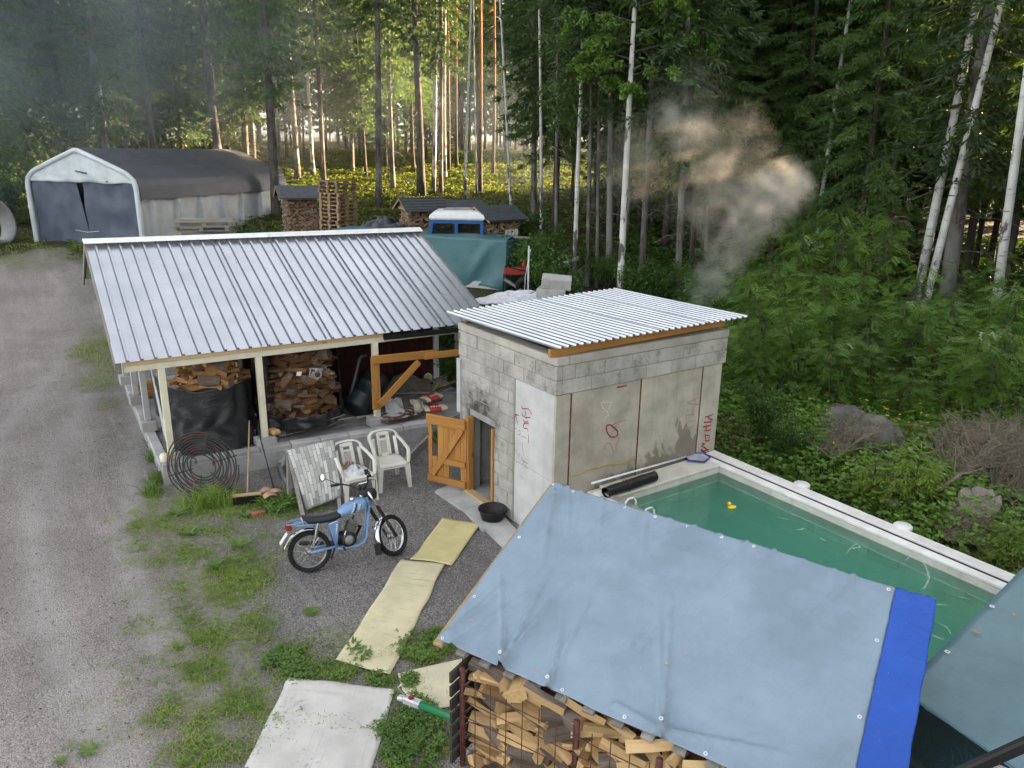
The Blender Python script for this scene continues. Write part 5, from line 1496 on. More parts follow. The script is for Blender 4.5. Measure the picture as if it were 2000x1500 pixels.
    return b
make_moped()

# ------------------------------------------------------------------ firewood rack under the blue-grey tarp
A = onz(855, 1250, 1.52); B = onz(1080, 945, 2.20); C_ = onz(1750, 1150, 2.20); D_ = onz(1650, 1605, 1.52)
M['tarp'] = tarp_mat('blue_grey_tarpaulin', (.235, .303, .372), .36, .8, crease=.32)
M['tarp_blue'] = tarp_mat('bright_blue_tarpaulin', (.018, .085, .42), .38, .5)
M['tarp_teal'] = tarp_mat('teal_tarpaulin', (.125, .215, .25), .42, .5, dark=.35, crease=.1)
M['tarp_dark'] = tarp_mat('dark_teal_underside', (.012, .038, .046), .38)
M['eyelet'] = pm('white_eyelet', (.75, .76, .76), .35, .05)
M['redpole'] = pm('red_brown_pole', (.12, .035, .03), .6, .3, 12, .2)
eL = (D_ - A).normalized(); eW = (B - A); eW.z = 0; eW.normalize()
nrm_t = (C_ - B).cross(A - B).normalized()
if nrm_t.z < 0: nrm_t = -nrm_t
rack = thing('trailer_wood_rack', 'trailer firewood rack with red poles and steel mesh under a blue-grey tarp', 'wood rack', (A.x, A.y, 0))
KO = Vector((A.x, A.y, 0))
creases = []
cr = random.Random(5)
def cre(u0, v0, u1, v1, w, h): creases.append((u0, v0, u1, v1, w, h))
# tension folds fanning out from eyelets along the eave (v=0) and the top edge (v=1); u runs along the rack
for u0, v0 in ((.20, .02), (.335, .02), (.62, .03)):
    for k in range(3): cre(u0, v0, u0 + cr.uniform(-.18, .05), v0 + cr.uniform(.25, .6), .009, cr.uniform(.012, .022))
for k in range(12):
    u0 = .03 + k * .075; cre(u0, 1.0, u0 + cr.uniform(-.10, .06), 1 - cr.uniform(.1, .3), .008, cr.uniform(.006, .016))
cre(.02, .06, .10, .48, .012, .02); cre(.05, .0, .17, .42, .012, .018); cre(.03, .92, .14, .5, .014, .016); cre(.62, .03, .95, .16, .012, .02); cre(.5, .05, .62, .03, .01, .018); cre(.9, .98, .8, .55, .01, .012)
cre(.02, .98, .10, .62, .012, .018); cre(.06, .99, .16, .7, .01, .014); cre(.5, .3, .53, .55, .006, .01); cre(.47, .3, .49, .6, .006, .008)
def tarp_h(u, v):
    h = .016 * nz(u * 5, v * 3, 2) + .010 * nz(u * 12 + v * 6, v * 7, 5) - .018 * abs(math.sin(v * PI * 6)) * (.4 + .6 * abs(nz(u * 3, 4)))
    for (u0, v0, u1, v1, w, hh) in creases:
        du, dv = (u1 - u0) * 1.7, v1 - v0; L2 = du * du + dv * dv
        t = (((u - u0) * 1.7) * du + (v - v0) * dv) / L2
        if -.05 < t < 1.05:
            d = abs(((u - u0) * 1.7) * dv - (v - v0) * du) / math.sqrt(L2)
            if d < w * 5: h += 2.2 * hh * math.exp(-(d / (w * 1.1)) ** 2) * max(0, 1 - max(t, 0)) ** .6
    for k in range(6):                                   # faint ribs of the laths below
        h += .003 * math.exp(-((v - (.1 + .16 * k)) / .02) ** 2)
    return h
def tarp_pt(u, v):
    p = A.lerp(D_, u).lerp(B.lerp(C_, u), v)
    sag = .006 * math.sin(PI * u) * math.sin(PI * v)
    return p + nrm_t * (tarp_h(u, v) + sag + .012) + eW * (.008 * nz(u * 9, v, 3) if v < .02 or v > .98 else 0)
tp = cloth(tarp_pt, 170, 90, .003)
# rolled hem on the long edges
o = tp.build('tarp', M['tarp'], rack, True); o.location = -KO
# blue strip folded down over the far end
def blue_pt(u, v):
    base = C_.lerp(D_, 1 - v) ; e = eL * 1.0
    w = .27
    if u < .72: p = base + e * (u / .72 * w) + nrm_t * .016
    else: p = base + e * w + nrm_t * .016 + Vector((0, 0, -(u - .72) / .28 * .16)) + e * .004 * math.sin(v * 30)
    return p + nrm_t * (.006 * nz(u * 5, v * 9, 7) + (.005 * math.sin(v * 60 + 3 * nz(v * 9, 1)) * max(0, 1 - abs(u - .72) / .12)))
o = cloth(blue_pt, 40, 120, .003).build('blue_tarp_strip', M['tarp_blue'], rack, True); o.location = -KO
# eyelets
def eyelet(p, n, parent, org, r=.014):
    q_ = Vector((0, 0, 1)).rotation_difference(n)
    MB().lathe([(r * .45, .002), (r * .6, .005), (r, .004), (r * 1.05, 0)], 14, Matrix.Translation(p - org) @ q_.to_matrix().to_4x4()).build('eyelet', M['eyelet'], parent, True)
for (u, v) in ((.012, .012), (.012, .25), (.02, .62), (.01, .985), (.08, .985), (.26, .985), (.36, .985), (.46, .985), (.56, .985), (.65, .985), (.985, .98), (.985, .72), (.985, .38), (.985, .12), (.20, .02), (.335, .015), (.37, .015), (.53, .02), (.62, .03), (.72, .015)):
    eyelet(tarp_pt(u, v) + nrm_t * .004, nrm_t, rack, KO)
# lath ends showing under the eave, and along the upper edge
for i in range(14):
    u = .003 + i * .0735
    p = A.lerp(D_, u); q_ = B.lerp(C_, u)
    d = (q_ - p).normalized()
    MB().beam(p - d * .03 - nrm_t * .03 - KO, q_ + d * .012 - nrm_t * .03 - KO, .09, .03, up=nrm_t, ch=.002).build('roof_lath', M['oldwood'] if i else M['rawwood'], rack)
# poles and purlins
def pole(p, z0, z1, nme='pole'): MB().tube([Vector((p.x, p.y, z0)) - KO, Vector((p.x, p.y, z1)) - KO], .024, 10).build(nme, M['redpole'], rack, True)
in_ = .10
eave_h = lambda s: A.z
p1 = onz(903, 1300, 1.44)
s0 = (p1 - A).dot(eL)
base = p1
def along(s, w): return Vector((base.x, base.y, 0)) + Vector((eL.x, eL.y, 0)).normalized() * s + eW * w
RK = (C_ - B).length
LEN = RK - .2; WID = 1.45
rise = (B.z - A.z) / ((B - A).dot(eW))
zfloor = .50
ztop = lambda w: A.z + rise * (w + .02) - .11
pp = [0.0, 1.02, 1.65, LEN]
for s in pp: pole(along(s, 0), zfloor - .1, ztop(0)); pole(along(s, WID), zfloor - .1, ztop(WID))
for w in (.14, WID):
    MB().tube([along(-.05, w) + Vector((0, 0, ztop(w))) - KO, along(LEN + .05, w) + Vector((0, 0, ztop(w))) - KO], .022, 8).build('purlin', M['redpole'], rack, True)
# trailer bed and wheels
c0, c1 = along(-.02, WID / 2), along(LEN + .02, WID / 2)
MB().beam(c0 + Vector((0, 0, zfloor - .04)) - KO, c1 + Vector((0, 0, zfloor - .04)) - KO, WID + .12, .06).build('trailer_bed', M['oldwood'], rack)
for w in (-.12, WID + .12):
    m_ = Matrix.Translation(along(LEN * .55, w) + Vector((0, 0, .29)) - KO) @ Matrix.Rotation(math.atan2(eL.y, eL.x), 4, 'Z') @ Matrix.Rotation(PI / 2, 4, 'X')
    MB().lathe([(.17, -.08), (.26, -.085), (.29, -.06), (.29, .06), (.26, .085), (.17, .08), (.16, 0)], 28, m_, True).build('trailer_wheel', M['rubber'], rack, True)
# end wall of dark boards sticking out past the pole
for k in range(8):
    z_ = zfloor + .10 + k * .128
    if z_ > ztop(0) - .03: break
    a_p, b_p = along(-.045, -.10), along(-.045, WID + .06)
    MB().beam(a_p + Vector((0, 0, z_)) - KO, b_p + Vector((0, 0, z_)) - KO, .022, .095, up=(0, 0, 1), ch=.002).build('end_board', pm('dark_board', (.045, .038, .033), .85, .3, 10, .3) if k == 0 else bpy.data.materials['dark_board'], rack)
# steel mesh on the long side: wires in one plane
ws = MB()
M['wire'] = pm('rusty_wire', (.10, .045, .025), .7, .3, 20, .2)
n = int(LEN / .145)
for i in range(n + 1):
    s = i * .145; MB().tube([along(s, -.03) + Vector((0, 0, zfloor)) - KO, along(s, -.03) + Vector((0, 0, ztop(0) - .02)) - KO], .0042, 5).build('mesh_wire', M['wire'], rack)
for k in range(7):
    z_ = zfloor + .06 + k * .15
    if z_ < ztop(0): MB().tube([along(0, -.036) + Vector((0, 0, z_)) - KO, along(LEN, -.036) + Vector((0, 0, z_)) - KO], .0042, 5).build('mesh_wire', M['wire'], rack)
# the stacked logs, one by one along the side that shows
lr = random.Random(21)
BARKY = [any(p.material_index for p in m_.polygons) for m_ in LOGS]
eL2 = Vector((eL.x, eL.y, 0)).normalized()
cnt = 0
zrow = zfloor + .02
LBL = {'end': 'pale split log lying crosswise, its end to the steel mesh', 'side': 'pale split log lying lengthwise behind the steel mesh', 'bark': 'split log with brown bark behind the steel mesh'}
while zrow < ztop(0) - .02:
    s = .06
    while s < 2.25:
        if lr.random() < .38:
            dl = lr.uniform(.10, .13); d = eW * 1.0 + eL2 * lr.uniform(-.45, .45) + Vector((0, 0, lr.uniform(-.2, .2))); ty = 'end'; dep = .15
        else:
            dl = lr.uniform(.24, .34); d = eL2 + eW * lr.uniform(-.5, .5) + Vector((0, 0, lr.uniform(-.38, .38))); ty = 'side'; dep = .075
        p = along(s + dl / 2, dep + lr.uniform(-.02, .05)) + Vector((0, 0, zrow + .045 + lr.uniform(-.02, .02)))
        me = lr.choice(LOGS); roll = lr.uniform(0, 6.28)
        place_log(me, p, d, roll, LBL['bark' if BARKY[LOGS.index(me)] else ty], 'logs in the tarp covered rack'); cnt += 1
        s += dl
    zrow += .062
# deeper filling of the rack
core = MB()
for k in range(420):
    s, w, z_ = lr.uniform(.05, LEN - .1), lr.uniform(.3, WID - .1), lr.uniform(zfloor + .05, ztop(0) - .1)
    vs, fs, bk = log_mesh(lr.randrange(40)); q_ = rot_to(eW + eL2 * lr.uniform(-1, 1), lr.uniform(0, 6)); p = along(s, w) + Vector((0, 0, z_)) - KO
    core.add([q_ @ Vector(v) + p for v in vs], fs)
o = core.build('inner_firewood', M['log'], rack); o['kind'] = 'stuff'; o['label'] = 'firewood filling the inside of the rack'
# trailer drawbar with ball coupling
db = thing('trailer_drawbar', 'green trailer drawbar with silver ball coupling reaching over the mat', 'drawbar', onz(780, 1352, .42))
DO = onz(780, 1352, .42)
q0, q1 = onz(812, 1373, .42), along(.5, .55); q1.z = .42
M['green'] = pm('green_paint', (.012, .18, .06), .35, .1, 6, .05)
MB().tube([q0 - DO, q1 - DO], .035, 14).build('tube', M['green'], db, True)
dv = (q0 - q1).normalized()
silv = pm('galvanised_coupling', (.55, .55, .55), .4, .2, 18, .2, metal=.6)
hd_ = MB(); hd_.beam(q0 - DO - dv * .06, q0 - DO + dv * .13, .075, .07, ch=.012); hd_.build('coupling_head', silv, db)
MB().beam(q0 - DO + dv * .12, q0 - DO + dv * .20 + Vector((0, 0, -.015)), .06, .05, ch=.015).build('coupling_nose', silv, db)
MB().tube([q0 - DO + dv * .10 + Vector((0, 0, .03)), q0 - DO + dv * .19 + Vector((0, 0, .10)), q0 - DO + dv * .15 + Vector((0, 0, .15))], .010, 8).build('coupling_handle', silv, db, True)
MB().box(q0 - DO + dv * .05 + Vector((0, 0, .04)), (.05, .04, .03), None, .006).build('warning_plate', pm('red_plate', (.35, .03, .03), .5), db)
MB().tube([q0 - DO - dv * .05 + Vector((.03, .03, 0)), q0 - DO - dv * .02 + Vector((.05, .06, -.12))], .008, 6).build('safety_cable', M['black'], db)

# ------------------------------------------------------------------ second wood store with the teal tarp, and the rail by the window
st2 = thing('tarp_wood_store', 'low wood store under a stained teal tarp beside the pool', 'wood store', (5.2, 1.9, 0))
TO = Vector((5.2, 1.9, 0))
K0 = onz(1757, 1349, 1.6); K1_ = onz(1985, 1122, 1.6)
e_x = (K1_ - K0).normalized(); e_y = (onz(1945, 1478, 1.6) - K0).normalized()
def teal(u, v): return K0 + e_x * (u * 3.6) + e_y * (v * 2.2) + Vector((0, 0, .012 * nz(u * 5, v * 5, 1) + .008 * nz(u * 17, v * 9, 3) - .03 * math.sin(PI * u) * math.sin(PI * v)))
cloth(teal, 60, 40, .003).build('tarp', M['tarp_teal'], st2, True).location = -TO
def drape(u, v):
    p = K0 + e_y * (u * 2.2) - Vector((0, 0, v * .62)) + e_x * (-.02 + .03 * math.sin(u * 16 + 2.2 * nz(u * 4, v * 2)) * v + .05 * v + .06 * math.sin(v * 7 + u * 3) * .6)
    return p
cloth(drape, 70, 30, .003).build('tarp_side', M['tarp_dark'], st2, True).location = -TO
for u in (.24, .47, .98):
    p = K0 + e_x * (u * 3.6 * .7 + .1); MB().beam(p - e_y * .02 + Vector((0, 0, -.065)) - TO, p + e_y * 2.0 + Vector((0, 0, -.065)) - TO, .09, .03).build('roof_lath', M['rawwood'], st2)
for u in (.30, .69): eyelet(K0 + e_x * (u * (K1_ - K0).length) + e_y * .05 + Vector((0, 0, .012)), Vector((0, 0, 1)), st2, TO, .02)
for (a_, b_) in ((.1, .1), (3.4, .1), (.1, 2.0), (3.4, 2.0)):
    p = K0 + e_x * a_ + e_y * b_; MB().beam(Vector((p.x, p.y, gz(p.x, p.y) - .02)) - TO, p - Vector((0, 0, .04)) - TO, .09, .09).build('post', M['oldwood_z'], st2)
for k in range(9):
    p = K0 + e_x * (.4 + k * .35); MB().beam(p + e_y * .25 - Vector((0, 0, .5 + .1 * (k % 2))) - TO, p + e_y * 1.9 - Vector((0, 0, .5)) - TO, .3, .7).build('wood_row', M['log_far'], st2)
def leaf_bit(px, py, z, sz, n_=(0, 0, 1), lab='', kindc=(.50, .30, .12)):
    p = onz(px, py, z); r_ = random.Random(px)
    b = MB(); vs = [Vector((sz * math.cos(a) * r_.uniform(.7, 1.1), .6 * sz * math.sin(a), .15 * sz * math.cos(2 * a))) for a in [2 * PI * k / 7 for k in range(7)]]
    b.add(vs, [tuple(range(7))]); o = b.build('fallen_leaf', M['leafbit'], None, loc=p); o.rotation_euler = (0, 0, r_.uniform(0, 6)); return tag(o, lab, 'leaf')
M['leafbit'] = pm('dry_leaf', (.55, .36, .16), .8, .3)
leaf_bit(1907, 1232, 1.625, .035, lab='large tan dry leaf on the teal tarp'); leaf_bit(1980, 1199, 1.625, .018, lab='small tan dry leaf near the edge of the teal tarp')
def tarp_leaf(u, v, lab, s=.013):
    p = tarp_pt(u, v) + nrm_t * .006; b = MB(); r_ = random.Random(int(u * 999)); b.add([Vector((s * math.cos(a), .6 * s * math.sin(a), .2 * s * math.cos(2 * a))) for a in [2 * PI * k / 7 for k in range(7)]], [tuple(range(7))]); o = b.build('fallen_leaf', M['leafbit'], None, loc=p); o.rotation_euler = (0.2, 0, r_.uniform(0, 6)); tag(o, lab, 'leaf')
tarp_leaf(.055, .14, 'dry leaf near the left edge of the blue-grey tarp'); tarp_leaf(.29, .05, 'dry leaf close to the eave of the blue-grey tarp'); tarp_leaf(.57, .28, 'pale birch leaf low on the blue-grey tarp', .018); tarp_leaf(.60, .36, 'tiny pale leaf in the middle of the blue-grey tarp', .01)
rl = thing('balcony_rail', 'black metal rail crossing the lower right corner', 'railing', at(1950, 1490, 2.4))
QO = at(1950, 1490, 2.4)
ra_, rb_ = at(1800, 1545, 2.2), at(2120, 1400, 2.2)
MB().beam(ra_ - QO, rb_ - QO, .035, .03, ch=.006).build('top_bar', M['black'], rl)
for f in (.1, .9): p = ra_.lerp(rb_, f); MB().beam(p - QO, p - Vector((0, 0, 1.0)) - QO, .025, .025).build('upright', M['black'], rl)
dk2 = thing('balcony_deck', 'grey weathered deck boards below the black rail', 'deck', (2.2, .6, 0))
d = (rb_ - ra_); d.z = 0; d.normalize(); sd = Vector((d.y, -d.x, 0))
p0_ = at(1925, 1515, 2.55)
for k in range(8):
    p = p0_ + sd * (k * .105); MB().beam(p - Vector((2.2, .6, 0)), p + d * 1.6 - Vector((2.2, .6, 0)), .03, .10).build('deck_board', M['oldwood'], dk2)
p = p0_ + d * .8 + sd * .3; MB().beam(p - Vector((2.2, .6, .03)), Vector((p.x, p.y, 0)) - Vector((2.2, .6, 0)), .1, .1).build('deck_post', M['oldwood_z'], dk2)
# ------------------------------------------------------------------ far side of the yard: tent garage, pallets, racks, tractor
M['tent_grey'] = tarp_mat('pale_grey_tent_cloth', (.48, .49, .50), .5)
M['tent_white'] = tarp_mat('white_tent_cloth', (.62, .66, .68), .5)
M['tent_dark'] = tarp_mat('dark_grey_tent_cloth', (.088, .092, .108), .5)
M['tent_door'] = tarp_mat('slate_blue_tent_cloth', (.085, .10, .14), .5)
P0 = Vector((5.15, 33.6, 0)); P0.z = gz(P0.x, P0.y) - .05
tl_ = Vector((.785, .62, 0)).normalized(); tw_ = Vector((-tl_.y, tl_.x, 0))
tent = thing('garage_tent', 'large grey garage tent with dark roof cover at the forest edge', 'tent', P0, math.atan2(tl_.y, tl_.x))
TLn, TW = 9.9, 5.45
prof = [(0, 0), (0.0, 1.4), (0, 2.7), (.10, 3.0), (.42, 3.25), (1.5, 3.66), (TW / 2, 4.1), (TW - 1.5, 3.66), (TW - .42, 3.25), (TW - .10, 3.0), (TW, 2.7), (TW, 1.4), (TW, 0)]
def pr_at(t):
    """point along the cross-section, t 0..1"""
    L = [0]
    for a, b in zip(prof, prof[1:]): L.append(L[-1] + math.hypot(b[0] - a[0], b[1] - a[1]))
    d = t * L[-1]
    for i in range(len(prof) - 1):
        if d <= L[i + 1] + 1e-9:
            f = (d - L[i]) / (L[i + 1] - L[i]); return prof[i][0] + (prof[i + 1][0] - prof[i][0]) * f, prof[i][1] + (prof[i + 1][1] - prof[i][1]) * f
    return prof[-1]
def side(sgn):
    y0 = 0 if sgn > 0 else TW
    def f(u, v):
        x = u * TLn; fold = 0
        for k in range(7):
            c = (k + .5) / 7; fold += .13 * math.exp(-((u - c - .014 * (1 - v) * math.sin(k * 3.0)) / (.005 + .016 * (1 - v))) ** 2)
        return Vector((x, y0 - sgn * (fold * max(0, min(1, (.86 - v) / .12)) + .02 * nz(u * 9, v * 2, sgn) - .01), v * 2.75))
    return f
cloth(side(1), 260, 14, .01).build('side_wall', M['tent_grey'], tent, True)
cloth(side(-1), 40, 4, .01).build('side_wall', M['tent_grey'], tent, True)
bw_ = MB(); bw_.add([Vector((TLn, y, z)) for y, z in prof], [tuple(range(len(prof)))]); bw_.build('back_wall', M['tent_grey'], tent)
def roofc(u, v):
    t0, t1 = .19, .81
    y, z = pr_at(t0 + (t1 - t0) * v)
    x = .02 + u * (TLn + .02)
    e = max(0, 1 - v / .12) if v < .5 else max(0, 1 - (1 - v) / .12)
    swag = e * (.16 * abs(math.sin(u * PI * 5.0 + .4)) + .05 * nz(u * 12, v * 8))
    s = -1 if v < .5 else 1
    out = .05 + e * .06 + .03 * nz(u * 10, v * 12, 3) * e
    nx = s * out if (v < .22 or v > .78) else 0
    return Vector((x, y + nx, z + .05 + .012 * math.sin(u * PI * 12) * (1 - e) - swag * .0 - e * (.10 * (1 - abs(math.sin(u * PI * 5 + .4))))))
cloth(roofc, 120, 60, .01).build('roof_cover', M['tent_dark'], tent, False)
fr_ = MB(); pts = [Vector((-.03, *pr_at(t))) for t in np.linspace(0, 1, 60)]
fr_.tube(pts, .10, 8); fr_.build('front_arch', M['tent_white'], tent, True)
def gable(u, v):
    y = .12 + u * (TW - .24); zt = 2.85
    # roof height at y
    yy = min(y, TW - y); top = np.interp(yy, [0, .1, .42, 1.5, TW / 2], [2.7, 3.0, 3.25, 3.66, 4.1])
    return Vector((-.02 + .05 * nz(u * 9, v * 5, 2) * (1 - v), y, zt + .05 * nz(u * 6, 1) + v * (top - zt)))
cloth(gable, 40, 8, .01).build('gable_panel', M['tent_white'], tent, True)
MB().box((-.08, TW * .47, 3.25), (.05, .55, .05), Matrix.Rotation(.15, 3, 'X')).build('vent_flap', M['tent_dark'], tent)
def flap(y0, y1, gapside, sd):
    def f(u, v):
        ya, yb = y0, y1
        if gapside > 0: ya = y0 + .30 * sstep(.35, 1.0, v)      # gap opens towards the top
        y = ya + (yb - ya) * u
        gather = .09 * nz(u * 5, v * 4, sd) + .05 * math.sin(u * 22 + 2 * nz(v * 3, 2, sd)) * (.3 + .7 * abs(v - .4))
        return Vector((.06 + gather, y,   .02 + v * 2.92))
    return f
cloth(flap(.12, TW * .50, 0, 1.0), 40, 30, .008).build('door_flap', M['tent_door'], tent, True)
cloth(flap(TW * .503, TW - .12, 1, 5.0), 40, 30, .008).build('door_flap', M['tent_door'], tent, True)
MB().tube([Vector((-.02, TW * .5 + s, .9 + abs(s) * .1)) for s in np.linspace(-.6, .6, 7)], .012, 6).build('tie_rope', M['tent_white'], tent)
# concrete well ring at the left picture edge
rc_ = at(-12, 455, 37.5)
q_ = Vector((0, 0, 1)).rotation_difference(Vector((.75, -.62, .22)).normalized())
b = MB().lathe([(.78, -.3), (.92, -.3), (.92, .3), (.78, .3)], 36, q_.to_matrix().to_4x4(), True)
tag(b.build('concrete_ring', M['slab'], None, True, Vector((rc_.x, rc_.y, gz(rc_.x, rc_.y) + .86))), 'big concrete well ring standing on edge at the drive', 'concrete ring')
# two weathered pallets on the near side of the tent
pw_ = at(397, 441, 27.0)
base_z = 1.55
sp_ = thing('timber_pile', 'squared timber pile under the two grey pallets', 'timber pile', (pw_.x, pw_.y, gz(pw_.x, pw_.y)), .1)
hp_ = pw_.z - gz(pw_.x, pw_.y) - .12
for k in range(6):
    for j in range(4): MB().box((0, -.36 + j * .24, (k + .5) * hp_ / 6), (1.7, .2, hp_ / 6 - .02), None, .01).build('timber', M['oldwood'], sp_)
for k in range(2):
    p_ = thing('pallet', ('lower', 'upper')[k] + ' weathered grey pallet above the shed ridge', 'pallet', (pw_.x + .06 * k, pw_.y + .05 * k, pw_.z - .12 + .15 * k), -.35 + .1 * k, 'weathered pallets')
    pallet_parts(p_, 1.75, 1.2)
# tall stack of pallets
sc_ = at(662, 440, 31.0); sb_ = gz(sc_.x, sc_.y); simp = pallet_parts(None, 1.2, .9, simple=True)
me_p = simp.mesh('pallet', wood_mat('brown_pallet_wood', (.36, .25, .155), (.24, .155, .09), 0, 1, rand=.25))
rr = random.Random(8)
for k in range(19):
    o = put('pallet', me_p, None, (sc_.x + rr.uniform(-.03, .03), sc_.y + rr.uniform(-.03, .03), sb_ + .146 * k), (0, 0, .55 + rr.uniform(-.04, .04)))
    tag(o, 'brown pallet number %d from the top of the tall stack' % (19 - k) if k < 17 else ('second brown pallet from the top of the tall stack' if k == 17 else 'topmost brown pallet of the tall stack'), 'pallet', 'pallets in the tall stack')
# roofed firewood racks
M['felt'] = pm('dark_roofing_felt', (.075, .08, .09), .7, .2, 5, .2)
M['cagewire'] = pm('grey_cage_wire', (.20, .18, .16), .6, .2)
def far_rack(px, py_eave, D, rotz, label, W_=1.25, Dp=1.05, Hb=2.0, ridge=1.7, span=1.9, rise=.42, cage=True, gable_slats=True, ribs=False):
    c = at(px, py_eave, D); g = gz(c.x, c.y)
    ze = c.z - g
    t_ = thing('roofed_wood_rack', label, 'wood rack', (c.x, c.y, g), rotz, 'roofed wood racks')
    MB().box((0, 0, .07), (W_ + .1, Dp + .1, .14)).build('base_pallet', M['oldwood'], t_)
    body = MB(); r_ = random.Random(int(px)); H_ = ze - .12
    def face(o, du, nn, wid):
        z_ = .2
        while z_ < H_:
            s = -wid / 2
            while s < wid / 2 - .05:
                if r_.random() < .6: d = nn + du * r_.uniform(-.6, .6) + Vector((0, 0, r_.uniform(-.5, .5))); st_ = r_.uniform(.12, .17)
                else: d = du + nn * r_.uniform(-.3, .3) + Vector((0, 0, r_.uniform(-.8, .8))); st_ = r_.uniform(.16, .26)
                vs, fs, _ = log_mesh(r_.randrange(30)); q2 = rot_to(d, r_.uniform(0, 6)); p = o + du * (s + st_ / 2) - nn * (.10 + r_.uniform(0, .05)) + Vector((0, 0, z_))
                body.add([q2 @ Vector(v) + p for v in vs], fs); s += st_
            z_ += .125
    face(Vector((0, -Dp / 2, 0)), Vector((1, 0, 0)), Vector((0, -1, 0)), W_)
    face(Vector((-W_ / 2, 0, 0)), Vector((0, -1, 0)), Vector((-1, 0, 0)), Dp)
    face(Vector((W_ / 2, 0, 0)), Vector((0, 1, 0)), Vector((1, 0, 0)), Dp)
    o = body.build('firewood', M['log_far'], t_); o['kind'] = 'stuff'
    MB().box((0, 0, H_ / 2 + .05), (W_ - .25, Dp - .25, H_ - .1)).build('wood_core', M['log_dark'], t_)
    cg = M['cagewire'] if cage else M['oldwood_z']
    nx_ = 6
    for i in range(nx_):
        x = -W_ / 2 + W_ * i / (nx_ - 1)
        MB().beam((x, -Dp / 2 - .02, .14), (x, -Dp / 2 - .02, ze), .02, .02).build('cage_bar', cg, t_)
    for i in range(1, 4):
        y = -Dp / 2 + Dp * i / 4
        for s in (-1, 1): MB().beam((s * (W_ / 2 + .02), y, .14), (s * (W_ / 2 + .02), y, ze), .02, .02).build('cage_bar', cg, t_)
    if cage:
        for k in range(7):
            z_ = .3 + k * (ze - .4) / 6
            MB().beam((-W_ / 2, -Dp / 2 - .036, z_), (W_ / 2, -Dp / 2 - .036, z_), .016, .016).build('cage_bar', cg, t_)
            for s in (-1, 1): MB().beam((s * (W_ / 2 + .036), -Dp / 2, z_), (s * (W_ / 2 + .036), Dp / 2, z_), .016, .016).build('cage_bar', cg, t_)
    # roof: ridge along local x, gable on the -x side
    for s in (-1, 1):
        a0, a1 = Vector((-ridge / 2, 0, ze + rise)), Vector((ridge / 2, 0, ze + rise)); b0, b1 = Vector((-ridge / 2, s * span / 2, ze - .02)), Vector((ridge / 2, s * span / 2, ze - .02))
        n_ = (a1 - a0).cross(b0 - a0).normalized(); n_ = n_ if n_.z > 0 else -n_
        rows = [[a0 + n_ * .02, a1 + n_ * .02], [b0 + n_ * .02, b1 + n_ * .02]]
        MB().grid(rows, .03 * (1 if s > 0 else -1)).build('roof_panel', M['felt'], t_)
        if ribs:
            for k in range(5): p_, q2 = a0.lerp(b0, (k + .5) / 5), a1.lerp(b1, (k + .5) / 5); MB().beam(p_ + n_ * .045, q2 + n_ * .045, .03, .02, up=n_).build('roof_batten', M['felt'], t_)
        for x in (-ridge / 2 + .02, ridge / 2 - .02): MB().beam(Vector((x, 0, ze + rise - .03)), Vector((x, s * span / 2, ze - .06)), .03, .07).build('barge_board', M['rawwood'], t_)
    for k in range(3 if gable_slats else 1):
        w = (span - .3) * (1 - (k + .3) / 3.3); MB().beam((-W_ / 2 - .03, -w / 2, ze + .03 + k * .125), (-W_ / 2 - .03, w / 2, ze + .03 + k * .125), .02, .10).build('gable_board', M['rawwood'], t_)
    MB().beam((-W_ / 2, -Dp / 2, ze - .05), (W_ / 2, -Dp / 2, ze - .05), .05, .08).build('eave_rail', M['rawwood'], t_)
    return t_
RZ = rad(18)
far_rack(583, 384, 32.5, RZ - .5, 'roofed wood rack beside the tall pallet stack', 1.2, 1.0, ridge=1.75, span=1.9)
far_rack(822, 408, 30.5, RZ - .5, 'roofed wood rack with battened roof behind the tractor windscreen', 1.35, 1.1, ridge=1.75, span=1.95, cage=False, ribs=True)
far_rack(898, 411, 33.0, RZ - .42, 'roofed wood rack half hidden above the tractor cab', 1.4, 1.1, ridge=2.0, span=1.9)
r4 = far_rack(965, 425, 28.0, RZ - .25, 'roofed wood rack with white papers right of the tractor', 1.4, 1.0, ridge=1.75, span=1.8)
for k in range(4): MB().box((.12 + k * .15, -.58, 1.55 + .02 * (k % 2)), (.12, .01, .24)).build('paper_sheet', M['white'], r4)
# blue tractor, its cab above the tarp
tb = pm('tractor_blue', (.02, .10, .30), .35, .1, 5, .05); tg = NT('cab_glass'); gb = tg.n('ShaderNodeBsdfGlossy'); gb.inputs['Roughness'].default_value = .05; gb.inputs[0].default_value = (.8, .8, .8, 1)
tt_ = tg.n('ShaderNodeBsdfTransparent'); tt_.inputs[0].default_value = (.75, .78, .76, 1); fx = tg.n('ShaderNodeMixShader'); fx.inputs[0].default_value = .12; tg.t.links.new(tt_.outputs[0], fx.inputs[1]); tg.t.links.new(gb.outputs[0], fx.inputs[2]); glass = tg.done(fx.outputs[0])
tc = at(895, 440, 27.6); zg = gz(tc.x, tc.y)
right = Vector((CR[0], CR[1], 0)).normalized()
tr_ = thing('tractor', 'blue tractor with white cab roof behind the green tarp', 'tractor', (tc.x, tc.y, zg), math.atan2(right.y, right.x))
ztop_ = at(890, 410, 27.6).z - zg       # front of the tractor points to local -x
cabL, cabW = 1.72, 1.45; zr_ = ztop_ - .28; zs_ = ztop_ - 1.35
def tbx(n_, c, d, mt, ch=.02): return MB().box(c, d, None, ch).build(n_, mt, tr_)
rows = []
